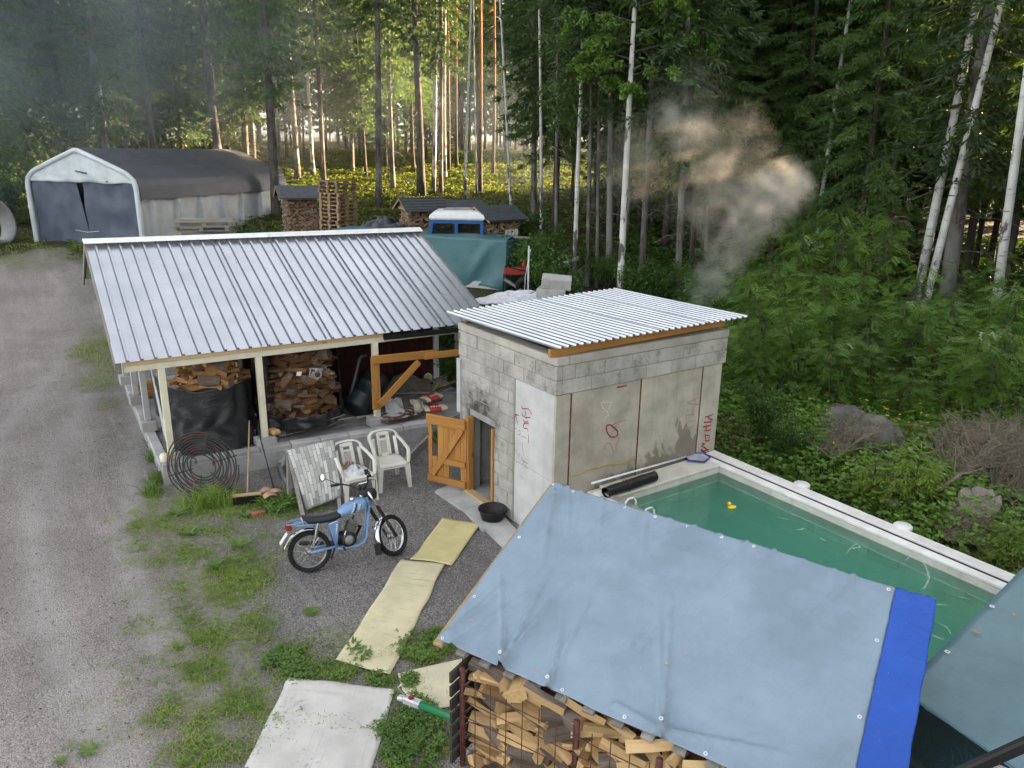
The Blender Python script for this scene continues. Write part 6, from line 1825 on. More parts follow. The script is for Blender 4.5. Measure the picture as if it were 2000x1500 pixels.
for k, (s, z_) in enumerate(((1.0, 0), (1.04, .06), (1.0, .16), (.80, .27), (.5, .30))):
    rows.append([Vector((x * (cabL / 2 + .06) * s, y * (cabW / 2 + .06) * s, zr_ + z_)) for x, y in ((-1, -1), (0, -1.02), (1, -1), (1.02, 0), (1, 1), (0, 1.02), (-1, 1), (-1.02, 0), (-1, -1))])
rf = MB().grid(rows); rf.add(rows[-1][:-1], [tuple(range(8))]); rf.build('cab_roof', M['white'], tr_)
for x, dx in ((-cabL / 2, -.12), (-.02, 0), (cabL / 2, .0)):
    for s in (-1, 1): MB().beam((x + dx, s * cabW / 2, zs_), (x, s * cabW / 2, zr_ + .01), .11, .07, up=(0, 1, 0)).build('cab_post', tb, tr_)
for s in (-1, 1):
    MB().beam((-cabL / 2, s * cabW / 2, zr_ - .06), (cabL / 2, s * cabW / 2, zr_ - .06), .06, .12).build('cab_rail', tb, tr_)
    tbx('side_window', (-.46, s * (cabW / 2), (zs_ + zr_) / 2), (.82, .012, zr_ - zs_ - .1), glass, 0); tbx('side_window', (.42, s * (cabW / 2), (zs_ + zr_) / 2), (.76, .012, zr_ - zs_ - .1), glass, 0)
    tbx('side_panel', (0, s * cabW / 2, zs_ - .35), (cabL, .06, .72), tb)
MB().beam((-cabL / 2 - .10, 0, zs_), (-cabL / 2, 0, zr_), .012, cabW, up=(0, 1, 0)).build('windscreen', glass, tr_)
tbx('rear_window', (cabL / 2, 0, (zs_ + zr_) / 2), (.012, cabW - .1, zr_ - zs_ - .1), glass, 0)
tbx('bonnet', (-cabL / 2 - .85, 0, 1.0), (1.5, .62, .62), tb, .06); tbx('chassis', (-.6, 0, .62), (2.9, .4, .3), M['black'])
tbx('seat', (.2, 0, zs_ + .1), (.45, .45, .5), M['black'], .05); MB().tube([(-.25, 0, zs_ + .15), (-.4, 0, zs_ + .35)], .03, 8).build('steering_column', M['black'], tr_)
for k in range(2): MB().lathe([(0, .05), (.08, .045), (.09, .02), (.05, -.05), (0, -.055)], 14, Matrix.Translation((-cabL / 2 - .10, -.45 + k * .28, zr_ + .20)) @ Matrix.Rotation(-PI / 2, 4, 'Y')).build('work_lamp', M['black'], tr_, True)
MB().tube([(-.5, -.3, zr_ + .32), (.5, -.35, zr_ + .33), (.55, .35, zr_ + .33), (-.45, .3, zr_ + .32)], .02, 6).build('roof_bar', M['oldwood'], tr_)
for (x, s, R) in ((.35, -1, .78), (.35, 1, .78), (-1.75, -1, .5), (-1.75, 1, .5)):
    MB().lathe([(R * .45, -.18), (R * .9, -.2), (R, -.14), (R, .14), (R * .9, .2), (R * .45, .18), (R * .4, 0)], 28, Matrix.Translation((x, s * .85, R)) @ Matrix.Rotation(PI / 2, 4, 'X'), True).build('wheel', M['rubber'], tr_, True)
# trailer under the green tarp
M['tarp_green'] = tarp_mat('green_tarpaulin', (.075, .175, .185), .42)
Q = at(990, 500, 25.6); Pp = at(648, 470, 28.6); Q.z = gz(Q.x, Q.y); Pp.z = gz(Pp.x, Pp.y)
ed = (Pp - Q); ed.z = 0; Lt = ed.length; ed.normalize(); eb = Vector((-ed.y, ed.x, 0)); eb = eb if eb.y > 0 else -eb
gt = thing('covered_trailer', 'trailer load under a creased green tarp behind the shed roof', 'trailer', Q)
zt1, zt0 = at(990, 469, 25.6).z - Q.z, at(985, 568, 25.6).z - Q.z
WT = 1.5
def gtarp(u, v):
    x = u * Lt
    sags = .10 * math.exp(-((u - .18) / .10) ** 2)
    if v < .42:      # hanging side towards the yard
        f = v / .42; z_ = zt0 + (.25 * abs(nz(u * 4, 1.0)) - .12 * math.exp(-((u - .30) / .12) ** 2)) * (1 - f) + (zt1 - zt0) * f
        y = -.02 - .12 * (1 - f) * nz(u * 7, f * 2, 3) - .10 * math.sin(u * 19 + 4 * f + 2 * nz(u * 3, f)) * (1 - f) * .5 - .09 * math.exp(-((u - .22 + f * .14) / .035) ** 2) * math.sin(PI * f)
    elif v < .85: f = (v - .42) / .43; z_ = zt1 + .05 * math.sin(PI * f) + .06 * nz(u * 6, f * 3, 7) - .10 * math.exp(-((u - .62) / .06) ** 2) * (1 - f); y = f * WT
    else: f = (v - .85) / .15; z_ = zt1 - f * .8; y = WT + .03
    return ed * x + eb * y + Vector((0, 0, z_))
cloth(gtarp, 110, 60, .006).build('tarp', M['tarp_green'], gt, True)
def gend(u, v): return ed * (-.02 + .05 * nz(u * 4, v * 4, 5)) + eb * (u * WT) + Vector((0, 0, zt1 - .01 - v * (zt1 - zt0 - .1 * u)))
cloth(gend, 20, 16, .006).build('tarp_end', M['tarp_green'], gt, True)
m_ = MB(); m_.beam(ed * .12 + eb * .7 + Vector((0, 0, zt0 - .05)), ed * (Lt - .2) + eb * .7 + Vector((0, 0, zt0 - .05)), 1.35, .6); m_.build('trailer_box', M['greypaint'], gt)
m_ = MB(); m_.beam(ed * .2 + eb * .7 + Vector((0, 0, (zt0 + zt1) / 2)), ed * (Lt - .25) + eb * .7 + Vector((0, 0, (zt0 + zt1) / 2)), 1.2, zt1 - zt0 - .12); m_.build('load', M['log_dark'], gt)
for x in (1.2, 2.2):
    MB().lathe([(.15, -.1), (.3, -.1), (.34, -.06), (.34, .06), (.3, .1), (.15, .1)], 24, Matrix.Translation(ed * x + eb * .75 + Vector((0, 0, .34))) @ Matrix.Rotation(math.atan2(ed.y, ed.x), 4, 'Z') @ Matrix.Rotation(PI / 2, 4, 'X'), True).build('wheel', M['rubber'], gt, True)
MB().beam(ed * -.05 + eb * .5 + Vector((0, 0, zt1 + .06)), ed * -.6 + eb * .6 + Vector((0, 0, zt1 + .05)), .1, .06).build('overhanging_plank', M['oldwood'], gt)
# dark covered heap behind
hp = at(748, 436, 29.5); lump('black_cover', 'folded dark cover on a heap left of the tractor', 'cover', Vector((hp.x, hp.y, at(748, 452, 29.5).z)), .95, .6, .42, 'tent_dark', 2.0)
# red implement, pole, white sheet, block stack
M['machine_red'] = pm('machine_red', (.30, .03, .025), .5, .25, 8, .2)
rd = at(1010, 540, 24.0); rz_ = gz(rd.x, rd.y)
ri = thing('red_implement', 'red farm implement with black tyre beside the green tarp', 'farm implement', (rd.x, rd.y, rz_), math.atan2(right.y, right.x))
MB().box((-.05, 0, .98), (.75, .25, .22), None, .03).build('red_beam', M['machine_red'], ri); MB().lathe([(0, 0), (.08, 0), (.08, .14), (.05, .16), (.05, .24), (0, .25)], 14, Matrix.Translation((.22, 0, 1.09))).build('red_knob', M['machine_red'], ri, True)
MB().lathe([(.14, -.09), (.30, -.09), (.33, -.05), (.33, .05), (.30, .09), (.14, .09)], 24, Matrix.Translation((.28, -.2, .55)) @ Matrix.Rotation(PI / 2 + .4, 4, 'X'), True).build('tyre', M['rubber'], ri, True)
MB().beam((-.4, -.1, .75), (.45, -.3, .25), .1, .08).build('support_leg', M['oldwood'], ri); MB().beam((-.4, .1, .9), (-.45, .1, .0), .06, .06).build('support_leg', M['black'], ri); MB().beam((.3, .05, .9), (.3, .05, .0), .06, .06).build('support_leg', M['black'], ri)
MB().tube([(-.4, -.13, 1.15), (.1, -.15, 1.05), (.45, -.15, 1.0)], .015, 6).build('hydraulic_hose', M['black'], ri)
MB().box((.52, -.3, .12), (.08, .06, .14), None, .02).build('orange_reflector', pm('orange_reflector', (.7, .15, .02), .3), ri)
pa = at(1031, 592, 19.0); pb2 = at(1033, 480, 19.0); pz = gz(pa.x, pa.y)
tag(MB().tube([Vector((pa.x, pa.y, pz - .05)), Vector((pb2.x, pb2.y, pb2.z))], .022, 8).build('metal_post', M['greypaint'], None, True), 'thin grey metal post standing behind the hut roof', 'post')
pa2 = at(1020, 590, 19.4); pb3 = at(1036, 487, 19.4); tag(MB().tube([Vector((pa2.x, pa2.y, gz(pa2.x, pa2.y) - .05)), at(1026, 540, 19.4), Vector(pb3)], .014, 6).build('grey_cable', M['greypaint'], None, True), 'bent grey cable beside the thin metal post', 'cable')
wp = at(985, 592, 16.5)
b = thing('plank_pile', 'pile of boards behind the hut under a white sheet', 'board pile', (wp.x + .3, wp.y + .3, gz(wp.x, wp.y)), .2)
for k in range(6): MB().box((0, 0, .1 + k * (wp.z - .12) / 6), (2.4, .9, (wp.z - .12) / 6 - .02), None, .005).build('plank_layer', M['oldwood'], b)
o = lump('white_sheet', 'crumpled white sheet on a board pile behind the hut', 'plastic sheet', Vector((wp.x + .3, wp.y + .3, wp.z)), .95, .5, .14, 'towel', 4.4, .2)
def hollow_block(parent, c, rz, tilt=0.0):
    """split-faced hollow core element with round channels"""
    o = bpy.data.objects.new('hollow_block', None); COL.objects.link(o); o.parent = parent; o.location = c; o.rotation_euler = (tilt, tilt * .6, rz)
    L_, W2, H2 = .62, .42, .19
    m = MB(); m.box((0, 0, 0), (L_, W2, H2), None, .012); m.build('block_body', M['block_clean'], o)
    for k in range(4): MB().lathe([(.0, .004), (.045, .004), (.058, .001)], 14, Matrix.Translation((L_ / 2 + .001, -.15 + k * .10, 0)) @ Matrix.Rotation(PI / 2, 4, 'Y') @ Matrix.Diagonal((1.3, 1, 1, 1))).build('channel', M['black'], o)
bk = ony(1083, 585, 10.95); bz = bk.z
bs_ = thing('block_stack', 'stack of grey hollow concrete blocks behind the hut roof', 'block stack', (bk.x, 10.95, .12), -.75); bs_.scale = (.86, .86, 1)
nlay = int((bz) / .2) + 1
for k in range(nlay + 1): 
    hollow_block(bs_, Vector(((-.05 if k % 2 else .03), .02 * (k % 3), .1 + k * .2)), .07 * ((k * 7) % 5 - 2), .10 if k == nlay else 0)
# ------------------------------------------------------------------ forest
def bark_mat(name, c1, c2, vs=1.0, lich=None):
    t = NT(name)
    o = t.obj(); v = t.rvec(o, 17)
    n1 = t.noise(1, 5, .7, t.mapping(v, (11 * vs, 11 * vs, 2.2 * vs))); n2 = t.noise(.8, 3, .6, v)
    c = t.mix(t.maprange(n1, .35, .68), c1, c2)
    if lich: c = t.mix(t.math('MULTIPLY', t.maprange(n2, .45, .62), .75), c, lich)
    k = t.math('MULTIPLY_ADD', t.rnd(), .4, .8); c = t.mix(1.0, c, k, 'MULTIPLY')
    return t.done(t.bsdf(c, .95, 0, t.bump(n1, .9, .03), .15))
def birch_mat():
    t = NT('birch_bark')
    o = t.obj(); v = t.rvec(o, 17)
    band = t.noise(1, 4, .7, t.mapping(v, (2.2, 2.2, 13)))
    patch = t.noise(1, 3, .6, t.mapping(v, (3.5, 3.5, 1.6)))
    c = t.mix(t.maprange(t.noise(2, 3, .6, v), .3, .7), (.66, .64, .60), (.50, .48, .45))
    c = t.mix(t.math('MULTIPLY', t.maprange(band, .60, .66), .9), c, (.05, .045, .045))
    z = t.xyz(o)[2]
    low = t.maprange(z, 3.0, .2)
    c = t.mix(t.math('MULTIPLY', t.maprange(t.math('ADD', patch, t.math('MULTIPLY', low, .22)), .60, .68), .9), c, (.06, .052, .05))
    return t.done(t.bsdf(c, .85, 0, t.bump(band, .4, .01), .2))
def pine_mat():
    t = NT('pine_bark')
    o = t.obj(); v = t.rvec(o, 17)
    n1 = t.noise(1, 5, .7, t.mapping(v, (10, 10, 3)))
    z = t.xyz(o)[2]
    up = t.maprange(z, 3.0, 9.0)
    c = t.mix(t.maprange(n1, .35, .65), t.mix(up, (.075, .06, .05), (.30, .13, .06)), t.mix(up, (.13, .105, .085), (.42, .20, .09)))
    return t.done(t.bsdf(c, .95, 0, t.bump(n1, .9, .03), .15))
M['bark_spruce'] = bark_mat('spruce_bark', (.075, .062, .052), (.17, .15, .135), 1.0, (.24, .235, .22))
M['bark_dark'] = bark_mat('dark_spruce_bark', (.05, .04, .034), (.12, .10, .085))
M['bark_pine'] = pine_mat()
M['bark_birch'] = birch_mat()
M['bark_bush'] = bark_mat('shrub_bark', (.06, .05, .04), (.13, .11, .09), 3)
M['needle'] = leaf_mat('spruce_needles', (.040, .078, .032), (.090, .145, .050), .28, .6, .25, .5)
M['needle_l'] = leaf_mat('light_spruce_needles', (.062, .118, .037), (.135, .210, .060), .34, .6, .25, .5)
M['needle_p'] = leaf_mat('pine_needles', (.035, .060, .028), (.075, .105, .040), .25, .6, .2, .5)
M['leaf_birch'] = leaf_mat('birch_leaves', (.045, .095, .018), (.085, .16, .030), .4, .45, .2, .8)
M['leaf_rowan'] = leaf_mat('rowan_leaves', (.080, .165, .032), (.19, .31, .060), .40, .32, .22, .8)
M['leaf_dark'] = leaf_mat('alder_leaves', (.036, .090, .018), (.080, .160, .032), .32, .35, .2, .8)
M['moss'] = leaf_mat('bilberry_shrub', (.070, .105, .022), (.17, .20, .040), .4, .6, .1, .35)
M['grassm'] = leaf_mat('grass_blades', (.15, .25, .045), (.31, .39, .10), .3, .5, .1, 1.3)
M['grass_dry'] = leaf_mat('dry_grass', (.30, .23, .11), (.46, .36, .19), .3, .7, .1, 1.3)
M['clover'] = leaf_mat('clover_leaves', (.085, .17, .030), (.18, .28, .055), .25, .45, .1, 1.5)
M['yflower'] = leaf_mat('yellow_flowers', (.6, .42, .03), (.7, .5, .05), .3, .6, .1, 1)
M['deadtwig'] = bark_mat('dead_twigs', (.20, .165, .12), (.36, .30, .23), 4)

def trunk_part(H, r0, lean=0.0, seed=0, n=9, seg=16, mat=None, dead=None, name='trunk', flare=1.35):
    r_ = random.Random(seed); b = MB()
    pts, rs = [], []
    px = py = 0.0
    for i in range(seg + 1):
        f = i / seg; z_ = H * f - .25 * (i == 0)
        wob = .05 * H / 20
        pts.append(Vector((wob * math.sin(f * 7 + seed) + lean * f * f, wob * math.cos(f * 5 + seed * 2), z_)))
        rs.append(r0 * ((1 - f) ** .75 * .97 + .03) * (1 + (flare - 1) * math.exp(-max(z_, 0) / .35)))
    b.tube(pts, rs, n)
    if dead:                                             # bare dead branches below the crown
        z0, z1, cnt, L = dead
        for k in range(cnt):
            z_ = r_.uniform(z0, z1); f = z_ / H; i = min(seg - 1, int(f * seg)); c = pts[i].lerp(pts[i + 1], f * seg - i); a = r_.uniform(0, 6.28); ll = L * r_.uniform(.4, 1)
            d = Vector((math.cos(a), math.sin(a), 0)); q1 = c + d * ll * .5 + Vector((0, 0, -.05 * ll)); q2 = c + d * ll + Vector((0, 0, -.28 * ll))
            b.tube([c, q1, q2], [.016, .010, .004], 3, False)
            for j in range(3):
                p = c.lerp(q1, r_.uniform(.4, 1)) if j < 1 else q1.lerp(q2, r_.random()); a3 = a + r_.uniform(-1.2, 1.2); b.tube([p, p + Vector((math.cos(a3), math.sin(a3), -.6)) * ll * .28], [.006, .003], 3, False)
    return b.mesh(name, mat, True)
def spruce_crown(H, base, maxL, seed, mat, dens=1.0, bl=.24, bw_=.045, droop=.35, fill=1.0, step=.36):
    r = np.random.default_rng(seed)
    z = base; BZ, BA, BLn = [], [], []
    while z < H - .3:
        f = (z - base) / (H - base)
        L = maxL * ((1 - f) ** .75) * (.65 + .35 * min(1, f * 7)) + .2
        nb = int(round(r.uniform(3.5, 5.5)))
        a0 = r.uniform(0, 6.28)
        for k in range(nb):
            BZ.append(z + r.uniform(-.12, .12)); BA.append(a0 + k * 6.283 / nb + r.uniform(-.3, .3)); BLn.append(L * r.uniform(.6, 1.12))
        z += step * r.uniform(.8, 1.2) * (1.15 - .4 * f)
    BZ, BA, BLn = map(np.array, (BZ, BA, BLn))
    f = (BZ - base) / (H - base)
    el0 = -.15 + .6 * f
    # stations
    P, D, LL, Sd = [], [], [], []
    for bz, ba, L, e in zip(BZ, BA, BLn, el0):
        ns = max(3, int(L / .13 * dens))
        t = np.sort(r.uniform(.12, 1.0, ns)); 
        rad_ = t * L
        zz = bz + np.sin(e) * rad_ - droop * L * t ** 1.6 * (1 - .45 * t) * (1.2 - f.mean() * .2)
        cx, cy2 = math.cos(ba), math.sin(ba)
        for s in (-1, 1):
            ang = ba + s * r.uniform(.7, 1.25, ns)
            ll = (.18 + .50 * (1 - t) * min(1, L / 1.6)) * r.uniform(.6, 1.1, ns)
            dr = -r.uniform(.25, .95, ns)
            d = np.stack([np.cos(ang), np.sin(ang), dr], 1)
            P.append(np.stack([cx * rad_, cy2 * rad_, zz], 1)); D.append(norm(d)); LL.append(ll)
        # axis shoots
        d = np.tile([cx, cy2, -.15], (ns, 1)) + r.normal(0, .2, (ns, 3))
        P.append(np.stack([cx * rad_, cy2 * rad_, zz], 1)); D.append(norm(d)); LL.append(np.full(ns, .2))
    P, D, LL = np.concatenate(P), np.concatenate(D), np.concatenate(LL)
    out = []
    for q, k in ((.05, 1.0), (.45, .9), (.85, .8)):
        d = norm(D + r.normal(0, .33, D.shape) + np.array([0, 0, -.12]))
        p = P + D * (LL * q)[:, None]
        out.append(blades(p, d, bl * r.uniform(.7, 1.25, len(p)) * k, bw_ * r.uniform(.7, 1.3, len(p)), r))
    # leader
    n = 60; zl = r.uniform(H - 1.4, H, n); a = r.uniform(0, 6.28, n); p = np.stack([np.zeros(n), np.zeros(n), zl], 1); d = norm(np.stack([np.cos(a), np.sin(a), r.uniform(.1, .9, n)], 1)); out.append(blades(p, d, .28, bw_, r))
    V, F = cat_meshes(out)
    return npmesh('crown', V, F, mat)
def leafy_crown(seed, H, base, R, nb, per, size, mat, up=.5, sub=5, droop=.3):
    """broadleaf crown: boughs that fork, leaves along the twigs"""
    r = np.random.default_rng(seed)
    out = []; tw = MB()
    for k in range(nb):
        z0 = base + (H - base) * (k / nb) ** .9; a = r.uniform(0, 6.28); L = R * (1 - .65 * ((z0 - base) / (H - base)) ** 1.3) * r.uniform(.6, 1.1) * (1 if z0 > base + .12 * (H - base) else .7)
        d0 = np.array([math.cos(a), math.sin(a), up * r.uniform(.6, 1.3)])
        p0 = np.array([0, 0, z0]); p1 = p0 + d0 * L * .55; p2 = p1 + np.array([d0[0], d0[1], d0[2] - droop * 2]) * L * .5
        tw.tube([Vector(p0), Vector(p1), Vector(p2)], [.022 * L, .013 * L, .004], 4, False)
        for j in range(sub):
            t = r.uniform(.25, 1); q = p0 + (p1 - p0) * min(1, t / .55) if t < .55 else p1 + (p2 - p1) * (t - .55) / .45
            aa = a + r.uniform(-1.5, 1.5); l = L * .42 * r.uniform(.5, 1); e = q + np.array([math.cos(aa), math.sin(aa), r.uniform(-.5, .4) - droop * .5]) * l
            tw.tube([Vector(q), Vector(e)], [.006, .003], 3, False)
            n = int(per * r.uniform(.6, 1.3)); tt = r.uniform(.1, 1.08, n)[:, None]
            P = q + (e - q) * tt + r.normal(0, .10 * max(l, .4), (n, 3)); D = norm(r.normal(0, 1, (n, 3)) + np.array([0, 0, -.5]))
            out.append(blades(P, D, size * r.uniform(.7, 1.2, n), size * .75 * r.uniform(.7, 1.1, n), r))
    V, F = cat_meshes(out)
    return npmesh('crown', V, F, mat), tw
def pine_crown(seed, H, base, R, mat):
    r = np.random.default_rng(seed); out = []; tw = MB()
    for k in range(34):
        z0 = base + (H - base) * k / 34 + r.uniform(-.3, .3); a = r.uniform(0, 6.28); f = (z0 - base) / (H - base); L = R * math.sin(PI * (.25 + .7 * f)) * r.uniform(.5, 1.1) + .3
        p0 = np.array([0, 0, z0]); e = p0 + np.array([math.cos(a), math.sin(a), .25 + .3 * f]) * L; tw.tube([Vector(p0), Vector(e)], [.03, .01], 4, False)
        for j in range(7):
            c = p0 + (e - p0) * r.uniform(.35, 1.05) + r.normal(0, .22, 3); n = 34
            D = norm(r.normal(0, 1, (n, 3)) + np.array([0, 0, .25])); out.append(blades(np.tile(c, (n, 1)) + D * .05, D, .22 * r.uniform(.7, 1.2, n), .028, r))
    V, F = cat_meshes(out); return npmesh('crown', V, F, mat), tw
# prototypes: list of (part name, mesh, scales with trunk radius?)
def join_mb_mesh(tmesh_fn, tw, mat):
    pass
TT = {}
def proto(key, trunk, crown, r0, twigs=None, twmat='bark_spruce'):
    TT[key] = (trunk, crown, r0, twigs.mesh('branches', M[twmat], True) if twigs is not None else None)
for k in range(3):
    proto('spruce%d' % k, trunk_part(23 + k, .16, 0, k, mat=M['bark_spruce'], dead=(2.0, 9.5, 46, 1.5)), spruce_crown(23 + k, 4.6 + 1.4 * k, 2.2, 40 + k, M['needle_l'] if k == 1 else M['needle'], 1.0, .30, .055, .45), .16)
for k in range(2):
    proto('bare%d' % k, trunk_part(24, .16, 0, 20 + k, mat=M['bark_spruce'], dead=(2.5, 12, 60, 1.6)), spruce_crown(24, 8.5 + k, 2.0, 60 + k, M['needle'], .9, .32, .055, .45), .16)
for k in range(3):
    proto('low%d' % k, trunk_part(19 + 2 * k, .15, 0, 30 + k, mat=M['bark_dark']), spruce_crown(19 + 2 * k, 1.6 + 1.0 * k, 2.3, 70 + k, M['needle_l'] if k == 1 else M['needle'], 1.15, .28, .055, .5), .15)
for k in range(2):
    proto('near%d' % k, trunk_part(18, .15, 0, 33 + k, mat=M['bark_dark'], dead=(1, 5, 30, 1.4)), spruce_crown(18, 2.2 + 1.5 * k, 2.6, 80 + k, M['needle_l'], 2.3, .19, .034, .5, step=.34), .15)
for k in range(2):
    c_, tw = pine_crown(90 + k, 23, 13.5, 2.0, M['needle_p']); proto('pine%d' % k, trunk_part(22.5, .14, 0, 50 + k, mat=M['bark_pine'], dead=(6, 13, 14, 1.0)), c_, .14, tw, 'bark_pine')
for k in range(2):
    c_, tw = leafy_crown(95 + k, 20, 11, 2.0, 26, 60, .10, M['leaf_birch'], .7, 5, .5); proto('birch%d' % k, trunk_part(19.5, .10, 0, 60 + k, mat=M['bark_birch'], n=10, seg=24), c_, .10, tw, 'bark_dark')
c_, tw = leafy_crown(99, 14, 6.0, 2.0, 44, 170, .11, M['leaf_rowan'], .25, 6, .25); proto('leafy', trunk_part(15, .12, 0, 63, mat=M['bark_birch'], n=10, seg=24), c_, .12, tw, 'bark_dark')
TYPE_CAT = {'spruce': 'spruce', 'bare': 'spruce', 'low': 'spruce', 'near': 'spruce', 'pine': 'pine', 'birch': 'birch', 'leafy': 'birch'}
TREES = []
def put_tree(key, P, lean, rscale, label, group, rz=None, hs=1.0):
    trunk, crown, r0, tw = TT[key]
    base = key.rstrip('0123456789')
    c = TYPE_CAT[base]
    t_ = thing(c + '_tree', label, 'tree', P, 0, group)
    t_.rotation_mode = 'QUATERNION'
    q_ = Vector((0, 0, 1)).rotation_difference(lean.normalized()) @ Quaternion((0, 0, 1), rz if rz is not None else random.uniform(0, 6.28))
    t_.rotation_quaternion = q_; t_.scale = (1, 1, hs)
    o = put('trunk', trunk, t_); o.scale = (rscale, rscale, 1)
    put('crown', crown, t_)
    if tw is not None: put('branches', tw, t_)
    TREES.append((P.x, P.y)); return t_
def spec(key, bx, by, tx, w, label, D=None, ty=0):
    P = ground_hit(bx, by) if D is None else None
    if P is None:
        p = at(bx, by, D); P = Vector((p.x, p.y, gz(p.x, p.y)))
    dist = math.hypot(P.x, P.y)
    # point of the trunk at the top of the picture, same depth from the camera
    depth = (P - Vector(O)).dot(Vector((CF[0], CF[1], 0)).normalized())
    d = ray(tx, ty); fw = np.array([CF[0], CF[1], 0]); fw /= np.linalg.norm(fw); Qp = Vector(O + d * depth / (d @ fw))
    z0 = P.copy()
    lean = Qp - P
    rr = w / 2 * dist / 1569
    return put_tree(key, P, lean, max(.3, rr / TT[key][2]), label, 'forest trees')
for (x_, d_, l_) in ((1665, 27, 'light green spruce spraying its branches left of the leaning birches'), (1500, 31, 'green spruce behind the smoke puff'), (1880, 29, 'green spruce behind the leaning birches'), (1430, 33, 'green spruce left of the smoke puff'), (1960, 28, 'green spruce at the upper right corner'), (1080, 36, 'green spruce above the grey metal post')):
    spec('near0' if x_ % 20 else 'near1', x_, 560, x_ + (x_ - 930) * .1, 14, l_, d_)
# trunks one can tell apart, left to right (picture: foot x y, x where it leaves the top edge, width)
spec('spruce0', 215, 300, 168, 15, 'grey spruce trunk behind the tent peak', 41)
spec('low0', 60, 330, 20, 14, 'dense spruce at the far left behind the tent', 44)
spec('low1', -20, 420, -60, 14, 'dark low-branched spruce at the left picture edge', 40)
spec('low2', 125, 330, 95, 15, 'dense spruce behind the left tent corner', 46)
spec('low0', 20, 380, 0, 14, 'bushy spruce just left of the tent', 45)
spec('bare0', 250, 310, 218, 11, 'slim dark spruce right of the tent peak', 48)
spec('spruce1', 300, 310, 265, 11, 'slim spruce trunk above the left part of the tent roof', 46)
spec('bare1', 350, 300, 330, 9, 'thin far spruce above the middle of the tent roof', 52)
spec('spruce2', 427, 320, 397, 17, 'light grey lichen-covered spruce behind the middle of the tent', 43)
spec('spruce0', 482, 330, 466, 13, 'dark spruce above the right part of the tent roof', 46)
spec('spruce1', 537, 345, 512, 18, 'stout spruce at the right end of the tent', 40)
spec('bare0', 582, 358, 559, 11, 'straight pale spruce behind the first wood rack')
spec('birch0', 612, 352, 596, 8, 'mottled birch right of the first wood rack')
spec('spruce2', 634, 345, 612, 10, 'spruce with dark trunk left of the tall pallets', 48)
spec('spruce0', 688, 335, 683, 9, 'distant dark spruce behind the tall pallets')
spec('bare1', 742, 412, 733, 13, 'grey spruce standing just right of the tall pallets')
spec('spruce1', 769, 372, 754, 9, 'slim reddish spruce left of the second wood rack')
spec('bare0', 820, 385, 812, 16, 'big grey spruce with bare dead branches behind the second wood rack')
spec('birch1', 844, 382, 853, 9, 'bright white birch beside the big grey spruce')
spec('spruce2', 862, 385, 860, 9, 'dark spruce trunk right of the white birch', 48)
spec('birch0', 870, 352, 868, 7, 'mottled birch behind the dark spruce trunk')
spec('pine0', 878, 335, 874, 6, 'orange pine trunk in the sunlit clearing, nearer the birch')
spec('pine1', 893, 330, 890, 6, 'orange pine trunk in the sunlit clearing, farther right')
spec('birch1', 910, 392, 918, 6, 'slender birch above the tractor cab roof')
spec('birch0', 931, 388, 925, 4, 'thin sapling birch above the tractor cab roof')
spec('pine0', 939, 378, 938, 9, 'tall brown pine above the right end of the tractor cab')
spec('pine1', 962, 345, 966, 7, 'brown pine behind the fourth wood rack')
spec('birch1', 1000, 448, 976, 6, 'leaning slim birch at the right end of the fourth wood rack')
spec('spruce0', 1042, 440, 1040, 12, 'dark spruce behind the grey metal post')
spec('birch0', 1058, 470, 1052, 7, 'crooked slim birch behind the grey metal post')
spec('bare1', 1085, 520, 1090, 8, 'thin dark spruce left of the block stack')
spec('birch1', 1124, 560, 1138, 10, 'white birch straight behind the block stack')
spec('spruce1', 1148, 560, 1158, 9, 'dark spruce close right of the block stack birch')
spec('bare0', 1166, 562, 1172, 8, 'thin dark spruce between the two white birches')
spec('spruce2', 1186, 565, 1200, 14, 'grey spruce left of the leafy birch')
spec('leafy', 1207, 600, 1243, 15, 'white birch with a dense leafy crown above the hut roof', 24)
spec('bare1', 1252, 582, 1282, 14, 'reddish brown spruce right of the leafy birch')
spec('spruce0', 1319, 595, 1345, 15, 'dark spruce trunk behind the right half of the hut roof')
spec('near1', 1345, 592, 1372, 10, 'spruce trunk next to the smoke column', 30)
spec('bare0', 1372, 590, 1400, 8, 'thin trunk inside the smoke column', 32)
spec('near0', 1560, 470, 1600, 13, 'dark spruce behind the bright smoke puff', 30)
spec('birch0', 1592, 480, 1662, 9, 'leaning grey birch right of the bright smoke puff', 29)
spec('bare1', 1640, 470, 1690, 11, 'dark trunk right of the leaning grey birch', 33)
spec('near1', 1700, 500, 1740, 14, 'low-branched spruce left of the two leaning white birches', 33)
spec('birch1', 1783, 625, 1905, 17, 'mottled leaning birch, left of the leaning pair', 25)
spec('birch0', 1808, 600, 1952, 15, 'brightest white leaning birch, right of the leaning pair', 24)
spec('spruce0', 1842, 655, 1940, 28, 'thick dark spruce right of the leaning birches', 25)
spec('birch1', 1942, 650, 2030, 17, 'grey birch trunk at the right picture edge', 22)
spec('near1', 2075, 560, 2150, 18, 'green low-branched spruce at the right picture edge', 27)
